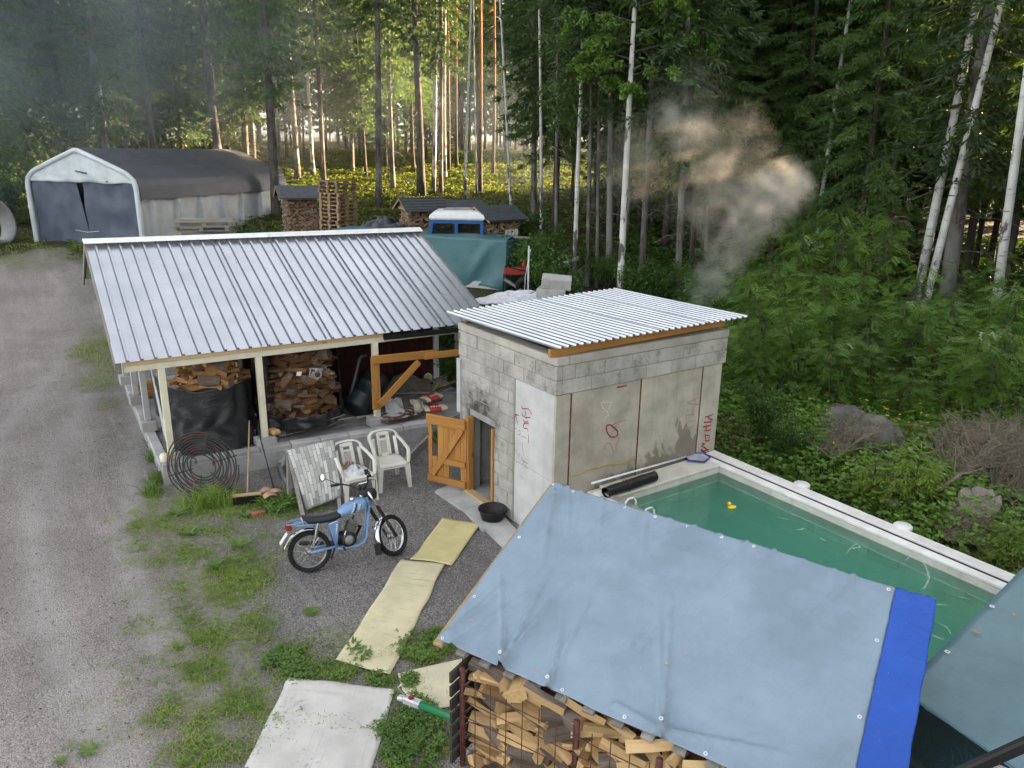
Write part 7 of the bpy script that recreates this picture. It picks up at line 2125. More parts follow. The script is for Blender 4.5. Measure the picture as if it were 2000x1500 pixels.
# the dense wood behind and to the sides
FILL = random.Random(77)
def fill(n, az0, az1, r0, r1, kinds, label, group, mind=1.7, keep=None):
    made = 0; tries = 0
    while made < n and tries < n * 40:
        tries += 1
        a = rad(YAW + FILL.uniform(az0, az1)); r = math.sqrt(FILL.uniform(r0 * r0, r1 * r1)); x, y = r * math.sin(a), r * math.cos(a)
        if any((x - p) ** 2 + (y - q2) ** 2 < mind * mind for p, q2 in TREES): continue
        if keep and not keep(x, y): continue
        key = FILL.choice(kinds)
        put_tree(key, Vector((x, y, gz(x, y))), Vector((FILL.uniform(-.03, .03), FILL.uniform(-.03, .03), 1)), FILL.uniform(.55, 1.05), label, group, None, FILL.uniform(.85, 1.1)); made += 1
def far_proto(seed, H, base, mx):
    r = np.random.default_rng(seed)
    c = spruce_crown(H, base, mx, seed, None, .33, .72, .19, .5, step=1.0)
    V = np.zeros(len(c.vertices) * 3, np.float32); c.vertices.foreach_get('co', V); n = len(c.polygons); F = np.zeros(n * 4, np.int32); c.polygons.foreach_get('vertices', F); bpy.data.meshes.remove(c)
    t = MB().tube([Vector((0, 0, -.3)), Vector((.1, 0, H * .5)), Vector((0, 0, H))], [.17, .11, .03], 6); tv = np.array(t.v); tf = np.array([f for f in t.f if len(f) == 4])
    return V.reshape(-1, 3), F.reshape(-1, 4), tv, tf
FP = [far_proto(400, 21, 2.5, 2.5), far_proto(401, 24, 6.0, 2.3), far_proto(402, 19, 1.6, 2.6), far_proto(403, 23, 9.0, 2.2)]
def wood_mass(name, label, areas):
    """the rest of the wood, too far or too much hidden to pick trees apart: one object"""
    parts, mats = [], []
    r = np.random.default_rng(17); b = 0; Vs, Fs = [], []
    for (n, az0, az1, r0, r1, kinds, mind, keep) in areas:
        made = tries = 0
        while made < n and tries < n * 40:
            tries += 1
            a = rad(YAW + FILL.uniform(az0, az1)); q = math.sqrt(FILL.uniform(r0 * r0, r1 * r1)); x, y = q * math.sin(a), q * math.cos(a)
            if any((x - p) ** 2 + (y - q2) ** 2 < mind * mind for p, q2 in TREES): continue
            if keep and not keep(x, y): continue
            TREES.append((x, y)); made += 1
            V, F, tv, tf = FP[FILL.choice(kinds)]; rz = r.uniform(0, 6.28); c, sn = math.cos(rz), math.sin(rz); sc = r.uniform(.85, 1.12)
            R_ = np.array([[c, -sn, 0], [sn, c, 0], [0, 0, 1.0]]); off = np.array([x, y, gz(x, y)])
            for vv, ff, m in ((V, F, 0), (tv, tf, 1)):
                Vs.append((vv * sc) @ R_.T + off); Fs.append(ff + b); b += len(vv); mats.append(np.full(len(ff), m, np.int32))
    me = npmesh(name, np.concatenate(Vs), np.concatenate(Fs), M['needle']); me.materials.append(M['bark_spruce']); me.polygons.foreach_set('material_index', np.concatenate(mats))
    return tag(put(name, me), label, 'forest', kind='stuff')
SUN2 = Vector((SUN_DIR.x, SUN_DIR.y)).normalized(); SUNP = Vector((-SUN2.y, SUN2.x))
def beam_free(points, w):
    """leave lanes clear of trees so that the low sun reaches these points"""
    def k(x, y):
        for (cx, cy2) in points:
            d = Vector((x - cx, y - cy2)); s = d.dot(SUN2)
            if s > 0 and abs(d.dot(SUNP)) < w: return False
        return True
    return k
def lane(px, py, D): p = at(px, py, D); return (p.x, p.y)
LANES = [lane(900, 310, 62), lane(700, 380, 46), lane(1000, 330, 58), lane(760, 330, 55), lane(480, 200, 50)]
keepL = beam_free(LANES, 3.0)
PUFFS = [lane(1545, 370, 14.5), lane(1310, 230, 14.5)]
keepP = beam_free(PUFFS, 2.9)
fill(34, -42, -14, 44, 75, ['low0', 'low1', 'low2', 'spruce0', 'spruce1'], 'spruce in the dense wood behind the tent', 'wood behind the tent', keep=keepL)
fill(40, -22, 6, 50, 95, ['spruce0', 'bare0', 'bare1', 'pine0', 'pine1', 'spruce2'], 'tall trunk in the sunlit wood behind the wood racks', 'wood behind the racks', 2.2, keep=keepL)
fill(34, -26, 7, 52, 88, ['low1', 'low2', 'spruce1', 'low2'], 'green low-branched spruce among the tall trunks', 'green spruces among the trunks', 2.2, keep=keepL)
fill(26, 4, 16, 32, 60, ['spruce0', 'low0', 'bare0', 'spruce2', 'low2'], 'spruce in the shaded wood behind the smoke', 'wood behind the smoke', 1.7, keep=keepL)
fill(56, 13, 38, 29, 60, ['near0', 'near1', 'low0', 'low2', 'low1', 'spruce1'], 'spruce in the dark wood at the right', 'dark wood at the right', 1.6, keep=lambda x, y: keepL(x, y) and keepP(x, y))
# the same wood runs on past the right edge of the picture; a cleared gap lets a beam reach the smoke
wood_mass('far_forest', 'far forest closing the view behind the nearer trunks', [(66, -42, 10, 88, 150, [0, 1, 2, 3], 2.2, None), (40, -13, 5, 100, 165, [0, 2], 1.6, None), (40, 10, 40, 60, 100, [0, 2, 1], 1.9, keepL)])
wood_mass('side_forest', 'dark spruce wood running on past the right picture edge', [(60, 38, 82, 17, 55, [0, 2], 1.6, lambda x, y: x > 14.5 and keepP(x, y)), (16, 82, 105, 20, 48, [0, 2], 1.7, lambda x, y: x > 14.5)])
for i in range(44):  # unseen young spruces added to keep the low sun off the yard
    cx, cy2 = PUFFS[i % 2]; s = 10 + 1.0 * (i // 2) + FILL.uniform(-.4, .4); p = Vector((cx, cy2)) + SUN2 * s + SUNP * (((i * 7) % 10) / 9 * 5.6 - 2.8)
    if math.degrees(math.atan2(p.x, p.y)) < 72: continue
    t_ = put_tree('low%d' % (0 if i % 3 else 2), Vector((p.x, p.y, gz(p.x, p.y))), Vector((0, 0, 1)), .5, 'young spruce added out of view to block low sun in the gap', 'added young spruces in the gap', None, .21 + .009 * (s - 10)); t_.scale = (.85, .85, t_.scale[2])
# ------------------------------------------------------------------ shrubs, ground cover
def rowan_mesh(seed, H, R, nst, nl, mat, ll=.20):
    r = np.random.default_rng(seed); tw = MB(); P, D = [], []
    for s in range(nst):
        a = r.uniform(0, 6.28); lean = r.uniform(.05, .32) * R; h = H * r.uniform(.65, 1.05)
        p0 = np.array([math.cos(a) * .08, math.sin(a) * .08, -.05]); p1 = p0 + np.array([math.cos(a) * lean, math.sin(a) * lean, h * .55]); p2 = p1 + np.array([math.cos(a) * lean * 1.4, math.sin(a) * lean * 1.4, h * .45])
        tw.tube([Vector(p0), Vector(p1), Vector(p2)], [.022, .014, .005], 5, False)
        for k in range(nl // nst):
            t = r.uniform(.15, 1.0) ** .75; q = p0 + (p1 - p0) * min(1, t / .55) if t < .55 else p1 + (p2 - p1) * (t - .55) / .45
            aa = r.uniform(0, 6.28); l = R * .75 * (1.05 - .75 * t) * r.uniform(.1, 1)
            e = q + np.array([math.cos(aa) * l, math.sin(aa) * l, l * r.uniform(-.1, .45)])
            if l > .25 and k % 3 == 0: tw.tube([Vector(q), Vector(e)], [.006, .003], 3, False)
            d = np.array([math.cos(aa + r.uniform(-.7, .7)), math.sin(aa + r.uniform(-.7, .7)), r.uniform(-.45, .25)]); P.append(e); D.append(d / np.linalg.norm(d))
    P, D = np.array(P), np.array(D); n = len(P); out = []
    up = np.tile([0, 0, 1.0], (n, 1)) + r.normal(0, .35, (n, 3)); S = norm(np.cross(D, up)); N = norm(np.cross(S, D))
    L = ll * r.uniform(.7, 1.15, n)
    for k in range(6):
        f = .12 + .15 * k
        base = P + D * (L * f)[:, None] - np.array([0, 0, 1]) * (L * .25 * f * f)[:, None]
        for s in (-1, 1):
            d = norm(S * s + D * .45 - np.array([0, 0, .12])); out.append(blades(base, d, L * .32 * (1 - .25 * abs(f - .5)), L * .115, r, N))
    out.append(blades(P + D * L[:, None], D, L * .28, L * .10, r, N))
    V, F = cat_meshes(out); return npmesh('foliage', V, F, mat), tw.mesh('stems', M['bark_bush'], True)
def leafbush_mesh(seed, H, R, nl, size, mat):
    r = np.random.default_rng(seed); tw = MB(); out = []
    for s in range(9):
        a = r.uniform(0, 6.28); e = np.array([math.cos(a) * R * r.uniform(.2, .8), math.sin(a) * R * r.uniform(.2, .8), H * r.uniform(.6, 1)])
        p0 = np.array([0, 0, -.05]); mid = e * .5 + np.array([0, 0, .15 * H]); tw.tube([Vector(p0), Vector(mid), Vector(e)], [.016, .01, .004], 4, False)
        for k in range(6):
            t = r.uniform(.25, 1); q = p0 + (mid - p0) * t * 2 if t < .5 else mid + (e - mid) * (t - .5) * 2; f = q + r.normal(0, .22 * R, 3); n = nl // 54
            tt = r.uniform(0, 1.1, n)[:, None]; P = q + (f - q) * tt + r.normal(0, .10 * R, (n, 3)); P[:, 2] = np.maximum(P[:, 2], .04); D = norm(r.normal(0, 1, (n, 3)) + np.array([0, 0, -.25])); out.append(blades(P, D, size * r.uniform(.7, 1.2, n), size * .72 * r.uniform(.7, 1.1, n), r, norm(np.tile([0, 0, 1.0], (n, 1)) + r.normal(0, .5, (n, 3)))))
    V, F = cat_meshes(out); return npmesh('foliage', V, F, mat), tw.mesh('stems', M['bark_bush'], True)
ROW = [rowan_mesh(200 + k, 2.3, 1.25, 5, 400, M['leaf_rowan'], .27) for k in range(3)]
LBU = [leafbush_mesh(220, 1.4, .9, 2400, .075, M['leaf_birch']), leafbush_mesh(221, 1.6, 1.0, 2600, .085, M['leaf_dark'])]
def bush(ms, P, sc, label, group, name='rowan_shrub', cat='shrub', hs=1.0):
    t_ = thing(name, label, cat, P, FILL.uniform(0, 6.28), group); t_.scale = (sc, sc, sc * hs); put('foliage', ms[0], t_); put('stems', ms[1], t_); return t_
def gp(px, py): return ground_hit(px, py)
k = 0
ORD = ['first', 'second', 'third', 'fourth', 'fifth', 'sixth', 'seventh', 'eighth', 'ninth', 'tenth']
RSPEC = ((1440, 690, .95, 1.0), (1500, 720, 1.1, 1.0), (1475, 640, 1.1, 1.1), (1570, 680, 1.2, 1.15), (1560, 760, 1.0, .9), (1630, 740, 1.1, 1.0), (1655, 650, 1.25, 1.2), (1700, 770, 1.0, .9), (1740, 700, 1.1, 1.1), (1790, 770, 1.0, .9), (1830, 740, .9, .9), (1870, 820, .9, .9), (1925, 770, 1.0, 1.1), (1960, 840, .95, .9), (1990, 760, 1.0, 1.0), (1900, 690, .9, 1.3), (1620, 800, .85, .8), (1740, 820, .7, .7), (1500, 790, .8, .9), (1450, 770, .8, .9), (1540, 610, 1.2, 1.1), (1600, 590, 1.2, 1.1))
rows_ = {'front': [], 'middle': [], 'back': []}
for q_ in RSPEC: rows_['front' if q_[1] >= 768 else 'middle' if q_[1] >= 695 else 'back'].append(q_)
for rn, lst in rows_.items():
    for j, (px, py, sc, hs) in enumerate(sorted(lst)):
        bush(ROW[k % 3], gp(px, py), sc, '%s rowan shrub from the hut in the %s row of the thicket' % (ORD[j], rn), 'rowan shrubs right of the hut', hs=hs); k += 1
bush(LBU[0], gp(1490, 880), .75, 'small birch bush with round leaves at the far pool corner', 'leafy bushes', 'birch_bush', hs=1.1)
bush(LBU[0], gp(1540, 905), .5, 'low birch bush along the pool edge', 'leafy bushes', 'birch_bush')
k = 0
for (px, py, D, sc, mi) in ((475, 470, 30, 1.2, 1), (515, 465, 31, 1.0, 0), (440, 470, 30, .8, 1), (20, 420, 42, 1.3, 1), (-5, 400, 42, 1.5, 1), (1020, 500, 26, 1.3, 0), (1050, 520, 24, 1.2, 1), (1080, 540, 23, 1.1, 0), (1010, 470, 30, 1.3, 1), (1110, 560, 22, .9, 1), (1060, 480, 28, 1.2, 0), (870, 700, 17.5, 1.0, 1), (890, 730, 16.2, .8, 0), (880, 670, 18.5, 1.1, 1), (905, 650, 19, 1.1, 0), (1240, 590, 24, .9, 1), (1290, 600, 24, 1.0, 0), (1350, 610, 22, 1.0, 1), (1400, 600, 20, 1.1, 0), (1180, 590, 26, .9, 0), (1150, 580, 27, .9, 1)):
    p = at(px, py, D); P = Vector((p.x, p.y, gz(p.x, p.y)))
    lab = ('dark leafy bush before the long side of the tent' if px < 520 and px > 400 else 'dark leafy bush left of the tent' if px < 100 else 'leafy bush at the gap between shed and hut' if 860 < px < 910 else 'leafy bush behind the thin metal post' if 1000 < px < 1115 else 'leafy bush at the wood edge behind the hut roof')
    bush(LBU[mi], P, sc, lab, 'leafy bushes', 'leafy_bush'); k += 1
# young spruces by the pool
SEED = (spruce_crown(1.1, .12, .42, 300, M['needle_y'] if 'needle_y' in M else leaf_mat('young_spruce_shoots', (.10, .17, .02), (.20, .27, .035), .3, .5, .1, 2), 2.0, .11, .028, .1, step=.11), trunk_part(1.05, .016, 0, 5, 5, 6, M['bark_dark'], None, 'trunk'))
for (px, py, sc, lab) in ((1780, 985, .75, 'bright green young spruce beside the pool'), (1700, 975, .55, 'tiny young spruce at the pool edge'), (1960, 1110, .5, 'young spruce low at the right picture edge')):
    t_ = thing('young_spruce', lab, 'tree', gp(px, py), 0, 'young spruces'); t_.scale = (sc * 1.2, sc * 1.2, sc); put('crown', SEED[0], t_); put('trunk', SEED[1], t_)
# boulder, stump, dead branches, fallen trunk
def rock(name, label, P, sx, sy, sz, seed, mat):
    bm = bmesh.new(); bmesh.ops.create_icosphere(bm, subdivisions=4, radius=1)
    for v in bm.verts:
        n_ = v.co.normalized(); k_ = 1 + .28 * mnoise.noise(n_ * 1.3 + Vector((seed, 0, 0))) + .10 * mnoise.noise(n_ * 4 + Vector((seed, 3, 0))) + .06 * mnoise.noise(n_ * 9) + .03 * mnoise.noise(n_ * 23); v.co = Vector((n_.x * sx, n_.y * sy, n_.z * sz)) * k_
    me = bpy.data.meshes.new(name); bm.to_mesh(me); bm.free(); me.materials.append(mat); me.polygons.foreach_set('use_smooth', [True] * len(me.polygons))
    return tag(put(name, me, None, P), label, 'boulder' if 'boulder' in name else 'stone')
M['rock'] = conc_mat('granite', (.17, .155, .14), fine=.4, blotch=.45)
P_ = gp(1700, 880); rock('boulder', 'big grey boulder in the thicket above the pool', P_ + Vector((0, 0, .2)), .55, .45, .40, 3.0, M['rock'])
P_ = gp(1640, 850); rock('boulder', 'brown half-buried boulder left of the grey one', P_ + Vector((.3, .2, .08)), .5, .42, .32, 8.0, M['rock'])
P_ = gp(1905, 1015)
sm = thing('tree_stump', 'old grey stump with torn roots right of the pool', 'stump', P_, .4)
rows = []
for i in range(9):
    f = i / 8; row = []
    for j in range(25):
        a = 2 * PI * j / 24; R = .26 + .30 * (1 - f) ** 2.2 * (1 + .8 * math.sin(a * 5 + .5) ** 2) + .03 * nz(math.cos(a) * 2, math.sin(a) * 2, f * 3); row.append(Vector((R * math.cos(a) * 1.2, R * math.sin(a), -.05 + .34 * f + .07 * f * nz(math.cos(a) * 4, math.sin(a) * 4, 5) + .08 * f * math.cos(a))))
    rows.append(row)
MB().grid(rows).build('stump_body', bark_mat('stump_wood', (.075, .055, .045), (.24, .19, .14), 2), sm, True)
tp_ = MB(); top = rows[-1][:-1]; tp_.add(top + [sum(top, Vector()) / 24 - Vector((0, 0, .03))], [(j, (j + 1) % 24, 24) for j in range(24)]); tp_.build('cut_face', wood_mat('grey_cut_wood', (.24, .205, .17), (.14, .12, .095), 0, 3), sm)
def dead_branch(label, pts, r0, seed, twigs=40, tl=.5, zoff=.12):
    r_ = random.Random(seed); b = MB()
    P3 = [gp(x, y) + Vector((0, 0, zoff + .15 * math.sin(i * 1.4))) for i, (x, y) in enumerate(pts)]
    b.tube(P3, [r0 * (1 - .75 * i / (len(P3) - 1)) for i in range(len(P3))], 6)
    for k_ in range(twigs):
        i = r_.randrange(len(P3) - 1); p = P3[i].lerp(P3[i + 1], r_.random()); d = (P3[i + 1] - P3[i]).normalized() * .7 + Vector((r_.uniform(-1, 1), r_.uniform(-1, 1), r_.uniform(0, 1.1))); d.normalize(); l = tl * r_.uniform(.3, 1); m1 = p + d * l * .5 + Vector((0, 0, .02)); e = p + d * l + Vector((r_.uniform(-.1, .1), r_.uniform(-.1, .1), -.03)); b.tube([p, m1, e], [.008, .005, .003], 3, False)
        for j in range(3): q = m1.lerp(e, r_.random()); b.tube([q, q + Vector((r_.uniform(-1, 1), r_.uniform(-1, 1), r_.uniform(-.2, .6))) * l * .35], [.004, .002], 3, False)
    return tag(b.build('dead_branch', M['deadtwig'], None, True), label, 'branch')
dead_branch('long bent dead branch beside the stump', [(1945, 955), (1960, 985), (1975, 1020), (1990, 1065)], .03, 1, 26, .4)
dead_branch('dead bough crossing in front of the stump', [(1825, 990), (1870, 975), (1900, 962), (1935, 948)], .028, 2, 18, .35, .25)
dead_branch('thin dead stem lying low along the pool bank', [(1820, 1046), (1880, 1048), (1940, 1055), (2010, 1062)], .018, 3, 10, .25, .06)
for i, (px, py) in enumerate(((1960, 920), (1920, 910), (1990, 940), (1900, 940), (1950, 890), (1985, 900), (1870, 925), (1935, 935), (1975, 960), (1890, 900), (1860, 890), (1995, 985), (1640, 890), (1665, 905))):
    dead_branch('spray of dry brown twigs on the bank beyond the pool', [(px - 45, py + 22), (px, py), (px + 30, py - 12)], .016, 10 + i, 95, .62, .22)['group'] = 'dry twig sprays'
for i, (px, py) in enumerate(((1700, 945), (1730, 965), (1745, 985))):
    dead_branch('small dry twig tangle between pool and young spruce', [(px - 22, py + 8), (px + 5, py), (px + 25, py + 6)], .012, 30 + i, 26, .35, .08)['group'] = 'dry twig tangles'
a_, b_ = gp(1590, 885), gp(1625, 905); tag(MB().tube([a_ + Vector((0, 0, .15)), b_ + Vector((0, 0, .12))], [.07, .06], 10).build('fallen_log', M['deadtwig'], None, True), 'grey end of a fallen trunk in the dry grass by the pool', 'log')
a_, b_ = gp(1700, 960), gp(1750, 1000); tag(MB().tube([a_ + Vector((0, 0, .1)), b_ + Vector((0, 0, .05))], [.06, .07], 10).build('fallen_log', M['deadtwig'], None, True), 'grey fallen log half covered by twigs beside the pool', 'log')
a_, b_ = at(1080, 525, 24), at(1128, 505, 25); tag(MB().tube([a_, b_], [.09, .07], 10).build('fallen_log', M['bark_birch'], None, True), 'pale birch log leaning behind the block stack', 'log')
# ground cover as masses
def scatter(n, x0, x1, y0, y1, fn, r):
    x = r.uniform(x0, x1, n); y = r.uniform(y0, y1, n); k = fn(x, y) > r.random(n); return x[k], y[k]
def nfield(x, y, s, seed=0.0):
    return np.sin(x * s + 1.7 * np.sin(y * s * .8 + seed)) * np.cos(y * s * 1.1 + 1.3 * np.sin(x * s * .7 + seed * 2)) * .5 + .5
def grass_mass(name, label, x, y, L, Wd, mat, lean=.6, cat='grass', zadd=0.0):
    r = rng; n = len(x)
    P = np.stack([x, y, hz(x, y) - .005 + zadd], 1); a = r.uniform(0, 6.28, n); D = norm(np.stack([np.cos(a) * lean * r.uniform(.2, 1, n), np.sin(a) * lean * r.uniform(.2, 1, n), np.ones(n)], 1))
    L = L * r.uniform(.5, 1.25, n)
    S = norm(np.cross(D, r.normal(size=(n, 3)))); w = (Wd * r.uniform(.7, 1.3, n))[:, None]
    mid = P + D * (L * .55)[:, None]; tip = P + D * (L * .8)[:, None] + np.stack([np.cos(a), np.sin(a), -.25 * np.ones(n)], 1) * (L * .35)[:, None]
    V = np.stack([P - S * w * .5, P + S * w * .5, mid + S * w * .4, mid - S * w * .4, tip], 1).reshape(-1, 3)
    b = np.arange(n)[:, None] * 5
    F = np.concatenate([b + np.array([[0, 1, 2]]), b + np.array([[0, 2, 3]]), b + np.array([[3, 2, 4]])])
    o = put(name, npmesh(name, V, F, M[mat])); return tag(o, label, cat, kind='stuff')
r = np.random.default_rng(5)
gs = lambda x, y: np.clip(grass_strength(x, y), 0, 1.6) * (.10 + 1.1 * nfield(x, y, 5.1, .3) * nfield(x, y, 13.0, 1.0) * (.4 + nfield(x, y, 29.0, 2.0))) * .8
x, y = scatter(900000, -1.6, 4.5, 3.4, 13.2, gs, r); grass_mass('grass', 'short patchy grass growing through the yard gravel', x, y, .06, .0085, 'grassm', 1.1)
x, y = scatter(160000, -1.6, 4.5, 3.4, 13.2, lambda x, y: gs(x, y) * .5 * (nfield(x, y, 2.3, 4.0) > .55), r); grass_mass('dry_grass', 'straw coloured dry grass among the green tufts', x, y, .06, .007, 'grass_dry', 1.4)
x, y = scatter(90000, -3, 9, 13, 40, lambda x, y: np.clip(grass_strength(x, y), 0, 1) * (.3 + .7 * nfield(x, y, 2.2)), r); grass_mass('grass', 'rough grass beside the shed and at the tent', x, y, .14, .014, 'grassm', .9)
def clover(name, label, x, y, size, mat, hmin=.02, hmax=.06, cat='clover', flat=.5):
    n = len(x); P = np.stack([x, y, hz(x, y) + r.uniform(hmin, hmax, n)], 1); out = []
    a = r.uniform(0, 6.28, n)
    for k in range(3):
        D = norm(np.stack([np.cos(a + k * 2.1), np.sin(a + k * 2.1), r.uniform(-.2, .35, n)], 1)); out.append(blades(P, D, size * r.uniform(.7, 1.3, n), size * .8, r, norm(np.tile([0, 0, 1.0], (n, 1)) + r.normal(0, flat, (n, 3)))))
    V, F = cat_meshes(out); return tag(put(name, npmesh(name, V, F, M[mat])), label, cat, kind='stuff')
cs = lambda x, y: np.clip(grass_strength(x, y) - .55, 0, 1) * nfield(x, y, 4.0, 2.0) * nfield(x, y, 11.0, 1.0) * .9
x, y = scatter(190000, 1.7, 4.2, 3.6, 7.4, cs, r); clover('clover', 'low green clover around the woven mats', x, y, .026, 'clover')
x, y = scatter(9000, -1.6, 4.5, 4.5, 12.8, lambda x, y: np.clip(grass_strength(x, y), 0, 1) * .5 * (nfield(x, y, 7, 5) > .6), r); clover('yard_weeds', 'small broad-leaved weeds scattered in the yard grass', x, y, .034, 'clover', .01, .05, 'weeds')
# tall weeds along the foundation and round the coil
def ell(pxs, n, jx, jy, seed):
    q = np.random.default_rng(seed); X, Y = [], []
    for (px, py) in pxs:
        p = onz(px, py); X.append(p.x + q.normal(0, jx, n)); Y.append(p.y + q.normal(0, jy, n))
    return np.concatenate(X), np.concatenate(Y)
x, y = ell(((410, 985), (425, 975), (400, 995), (440, 990), (375, 990)), 60, .10, .06, 1); grass_mass('tall_grass', 'long grass growing through the pipe coil', x, y, .42, .012, 'grassm', .55)
x, y = ell(((525, 985), (548, 985), (560, 992), (540, 1000)), 70, .07, .05, 2); grass_mass('tall_grass', 'leafy weeds between broom and rug trestle', x, y, .24, .024, 'clover', .8)
x, y = ell(((300, 965), (310, 940), (300, 900), (300, 870)), 90, .05, .10, 3); grass_mass('tall_grass', 'weeds along the left edge of the foundation', x, y, .30, .015, 'clover', .8)
x, y = scatter(26000, 6.4, 9.3, 10.4, 17, lambda x, y: .55 * nfield(x, y, 3.0) + .1, r); grass_mass('undergrowth', 'green weeds between shed and hut', x, y, .32, .03, 'clover', .9, 'weeds')
# rosette weeds one can pick out
def rosette(px, py, R, label, mat='clover', n=16):
    q = np.random.default_rng(px); P = onz(px, py, 0); a = np.linspace(0, 6.28, n, endpoint=False) + q.normal(0, .2, n); D = norm(np.stack([np.cos(a), np.sin(a), q.uniform(.15, .7, n)], 1)); V, F = blades(np.zeros((n, 3)), D, R * q.uniform(.6, 1.1, n), R * .2, q, np.tile([0, 0, 1.0], (n, 1)))
    o = put('weed_rosette', npmesh('weed_rosette', V, F, M[mat]), None, P + Vector((0, 0, .015))); return tag(o, label, 'weed', 'weed rosettes')
for px, py, R, lb in ((467, 1068, .22, 'dark dandelion rosette standing alone left of the moped'), (345, 1005, .24, 'yellowish dandelion rosette below the coil'), (370, 1045, .22, 'pale dandelion rosette left of the moped tail light'), (480, 1010, .16, 'small rosette under the broom head'), (420, 1108, .18, 'yellow-green rosette in the middle grass strip'), (610, 1198, .12, 'small rosette alone on the gravel left of the long mat'), (350, 1265, .12, 'small rosette at the left edge of the lower grass'), (690, 1265, .16, 'rosette touching the left edge of the long mat'), (175, 1470, .13, 'small rosette at the bottom left of the drive'), (120, 1490, .10, 'tiny rosette in the lower left picture corner')):
    rosette(px, py, R, lb)
# forest floor plants
FL = lambda x, y: np.clip((np.hypot(x, y) - 34) / 6, 0, 1)
def polar(n, az0, az1, r0, r1, r):
    a = np.radians(YAW + r.uniform(az0, az1, n)); q = np.sqrt(r.uniform(r0 * r0, r1 * r1, n)); return q * np.sin(a), q * np.cos(a)
x, y = polar(80000, -30, 14, 33, 80, r); k = r.random(len(x)) < .25 + .75 * nfield(x, y, .8, .7); clover('bilberry_cover', 'low green bilberry cover on the forest floor', x[k], y[k], .15, 'moss', .02, .28, 'undergrowth', .6)
x, y = polar(22000, -44, -14, 41, 60, r); clover('bilberry_cover', 'green undergrowth round the tent', x, y, .22, 'moss', .02, .35, 'undergrowth', .6)
x, y = polar(17000, 8, 40, 22, 45, r); k = x > 10.5; clover('forest_herbs', 'dark herb layer under the right hand trees', x[k], y[k], .16, 'leaf_dark', .02, .35, 'undergrowth', .6)
x, y = scatter(60000, 9.35, 17, 1.5, 14, lambda x, y: .25 + .6 * nfield(x, y, 1.9, 1.0), r); grass_mass('bank_grass', 'green grass and sedge on the bank beside the pool', x, y, .30, .016, 'clover', .9)
x, y = scatter(16000, 9.35, 16, 2, 10, lambda x, y: 1.0 * (nfield(x, y, 1.4, 3.0) > .62), r); grass_mass('dry_reed', 'dry brown grass stalks on the bank beside the pool', x, y, .42, .010, 'grass_dry', .8)
x, y = scatter(26000, 9.4, 16, 2, 12, lambda x, y: .4 + .5 * nfield(x, y, 2.7, 6.0), r); clover('bank_herbs', 'leafy herbs on the bank beside the pool', x, y, .075, 'leaf_rowan', .03, .35, 'undergrowth', .6)
p = gp(1745, 855); n = 90; clover('yellow_cowwheat', 'small yellow flowers above the grey boulder', p.x + .2 + r.normal(0, .9, n), p.y + .3 + r.normal(0, .6, n), .035, 'yflower', .35, .6, 'flowers') if 'yflower' in M else None
# stones and litter on the gravel
def stones(n, x0, x1, y0, y1, s0, s1, seed):
    q = np.random.default_rng(seed); x = q.uniform(x0, x1, n); y = q.uniform(y0, y1, n); s = s0 + (s1 - s0) * q.random(n) ** 3
    k = (x < 5.8) | (y > 12); k &= ~((x > 1.8) & (x < 8) & (y > 12.4)); x, y, s = x[k], y[k], s[k]; n = len(x)
    base = np.array([[1, 0, 0], [-.5, .87, 0], [-.5, -.87, 0], [0, 0, .8], [0, 0, -.6]]); rot = q.uniform(0, 6.28, n); c, sn = np.cos(rot), np.sin(rot)
    b = base[None] * (1 + q.uniform(-.35, .35, (n, 5, 1))); V = np.stack([b[..., 0] * c[:, None] - b[..., 1] * sn[:, None], b[..., 0] * sn[:, None] + b[..., 1] * c[:, None], b[..., 2]], -1) * s[:, None, None] + np.stack([x, y, hz(x, y) + s * .25], -1)[:, None]
    f = np.array([[0, 1, 3], [1, 2, 3], [2, 0, 3], [1, 0, 4], [2, 1, 4], [0, 2, 4]]); F = (f[None] + 5 * np.arange(n)[:, None, None]).reshape(-1, 3); return V.reshape(-1, 3), F
V, F = stones(30000, -2, 6.2, 4.5, 20, .004, .016, 9)
t = NT('gravel_stones'); cc = t.voro(30, t.pos(), out='Color'); cs_ = t.xyz(cc)[0]
M['stones'] = t.done(t.bsdf(t.ramp(cs_, [(0, (.11, .10, .10)), (.5, (.27, .255, .25)), (.85, (.40, .385, .37)), (1, (.58, .56, .54))]), .9))
tag(put('gravel', npmesh('gravel', V, F, M['stones'])), 'loose grey gravel stones on the yard', 'gravel', kind='stuff')
n = 1500; x = r.uniform(-4, 5.5, n); y = r.uniform(4.5, 21, n); P = np.stack([x, y, hz(x, y) + .012], 1); D = norm(np.stack([r.normal(size=n), r.normal(size=n), r.normal(0, .15, n)], 1)); V, F = blades(P, D, r.uniform(.02, .06, n), .018, r, np.tile([0, 0, 1.0], (n, 1)))
tag(put('leaf_litter', npmesh('leaf_litter', V, F, pm('dead_leaf_litter', (.10, .065, .04), .9, .6, 40))), 'scattered dark leaves and chips on the gravel', 'litter', kind='stuff')
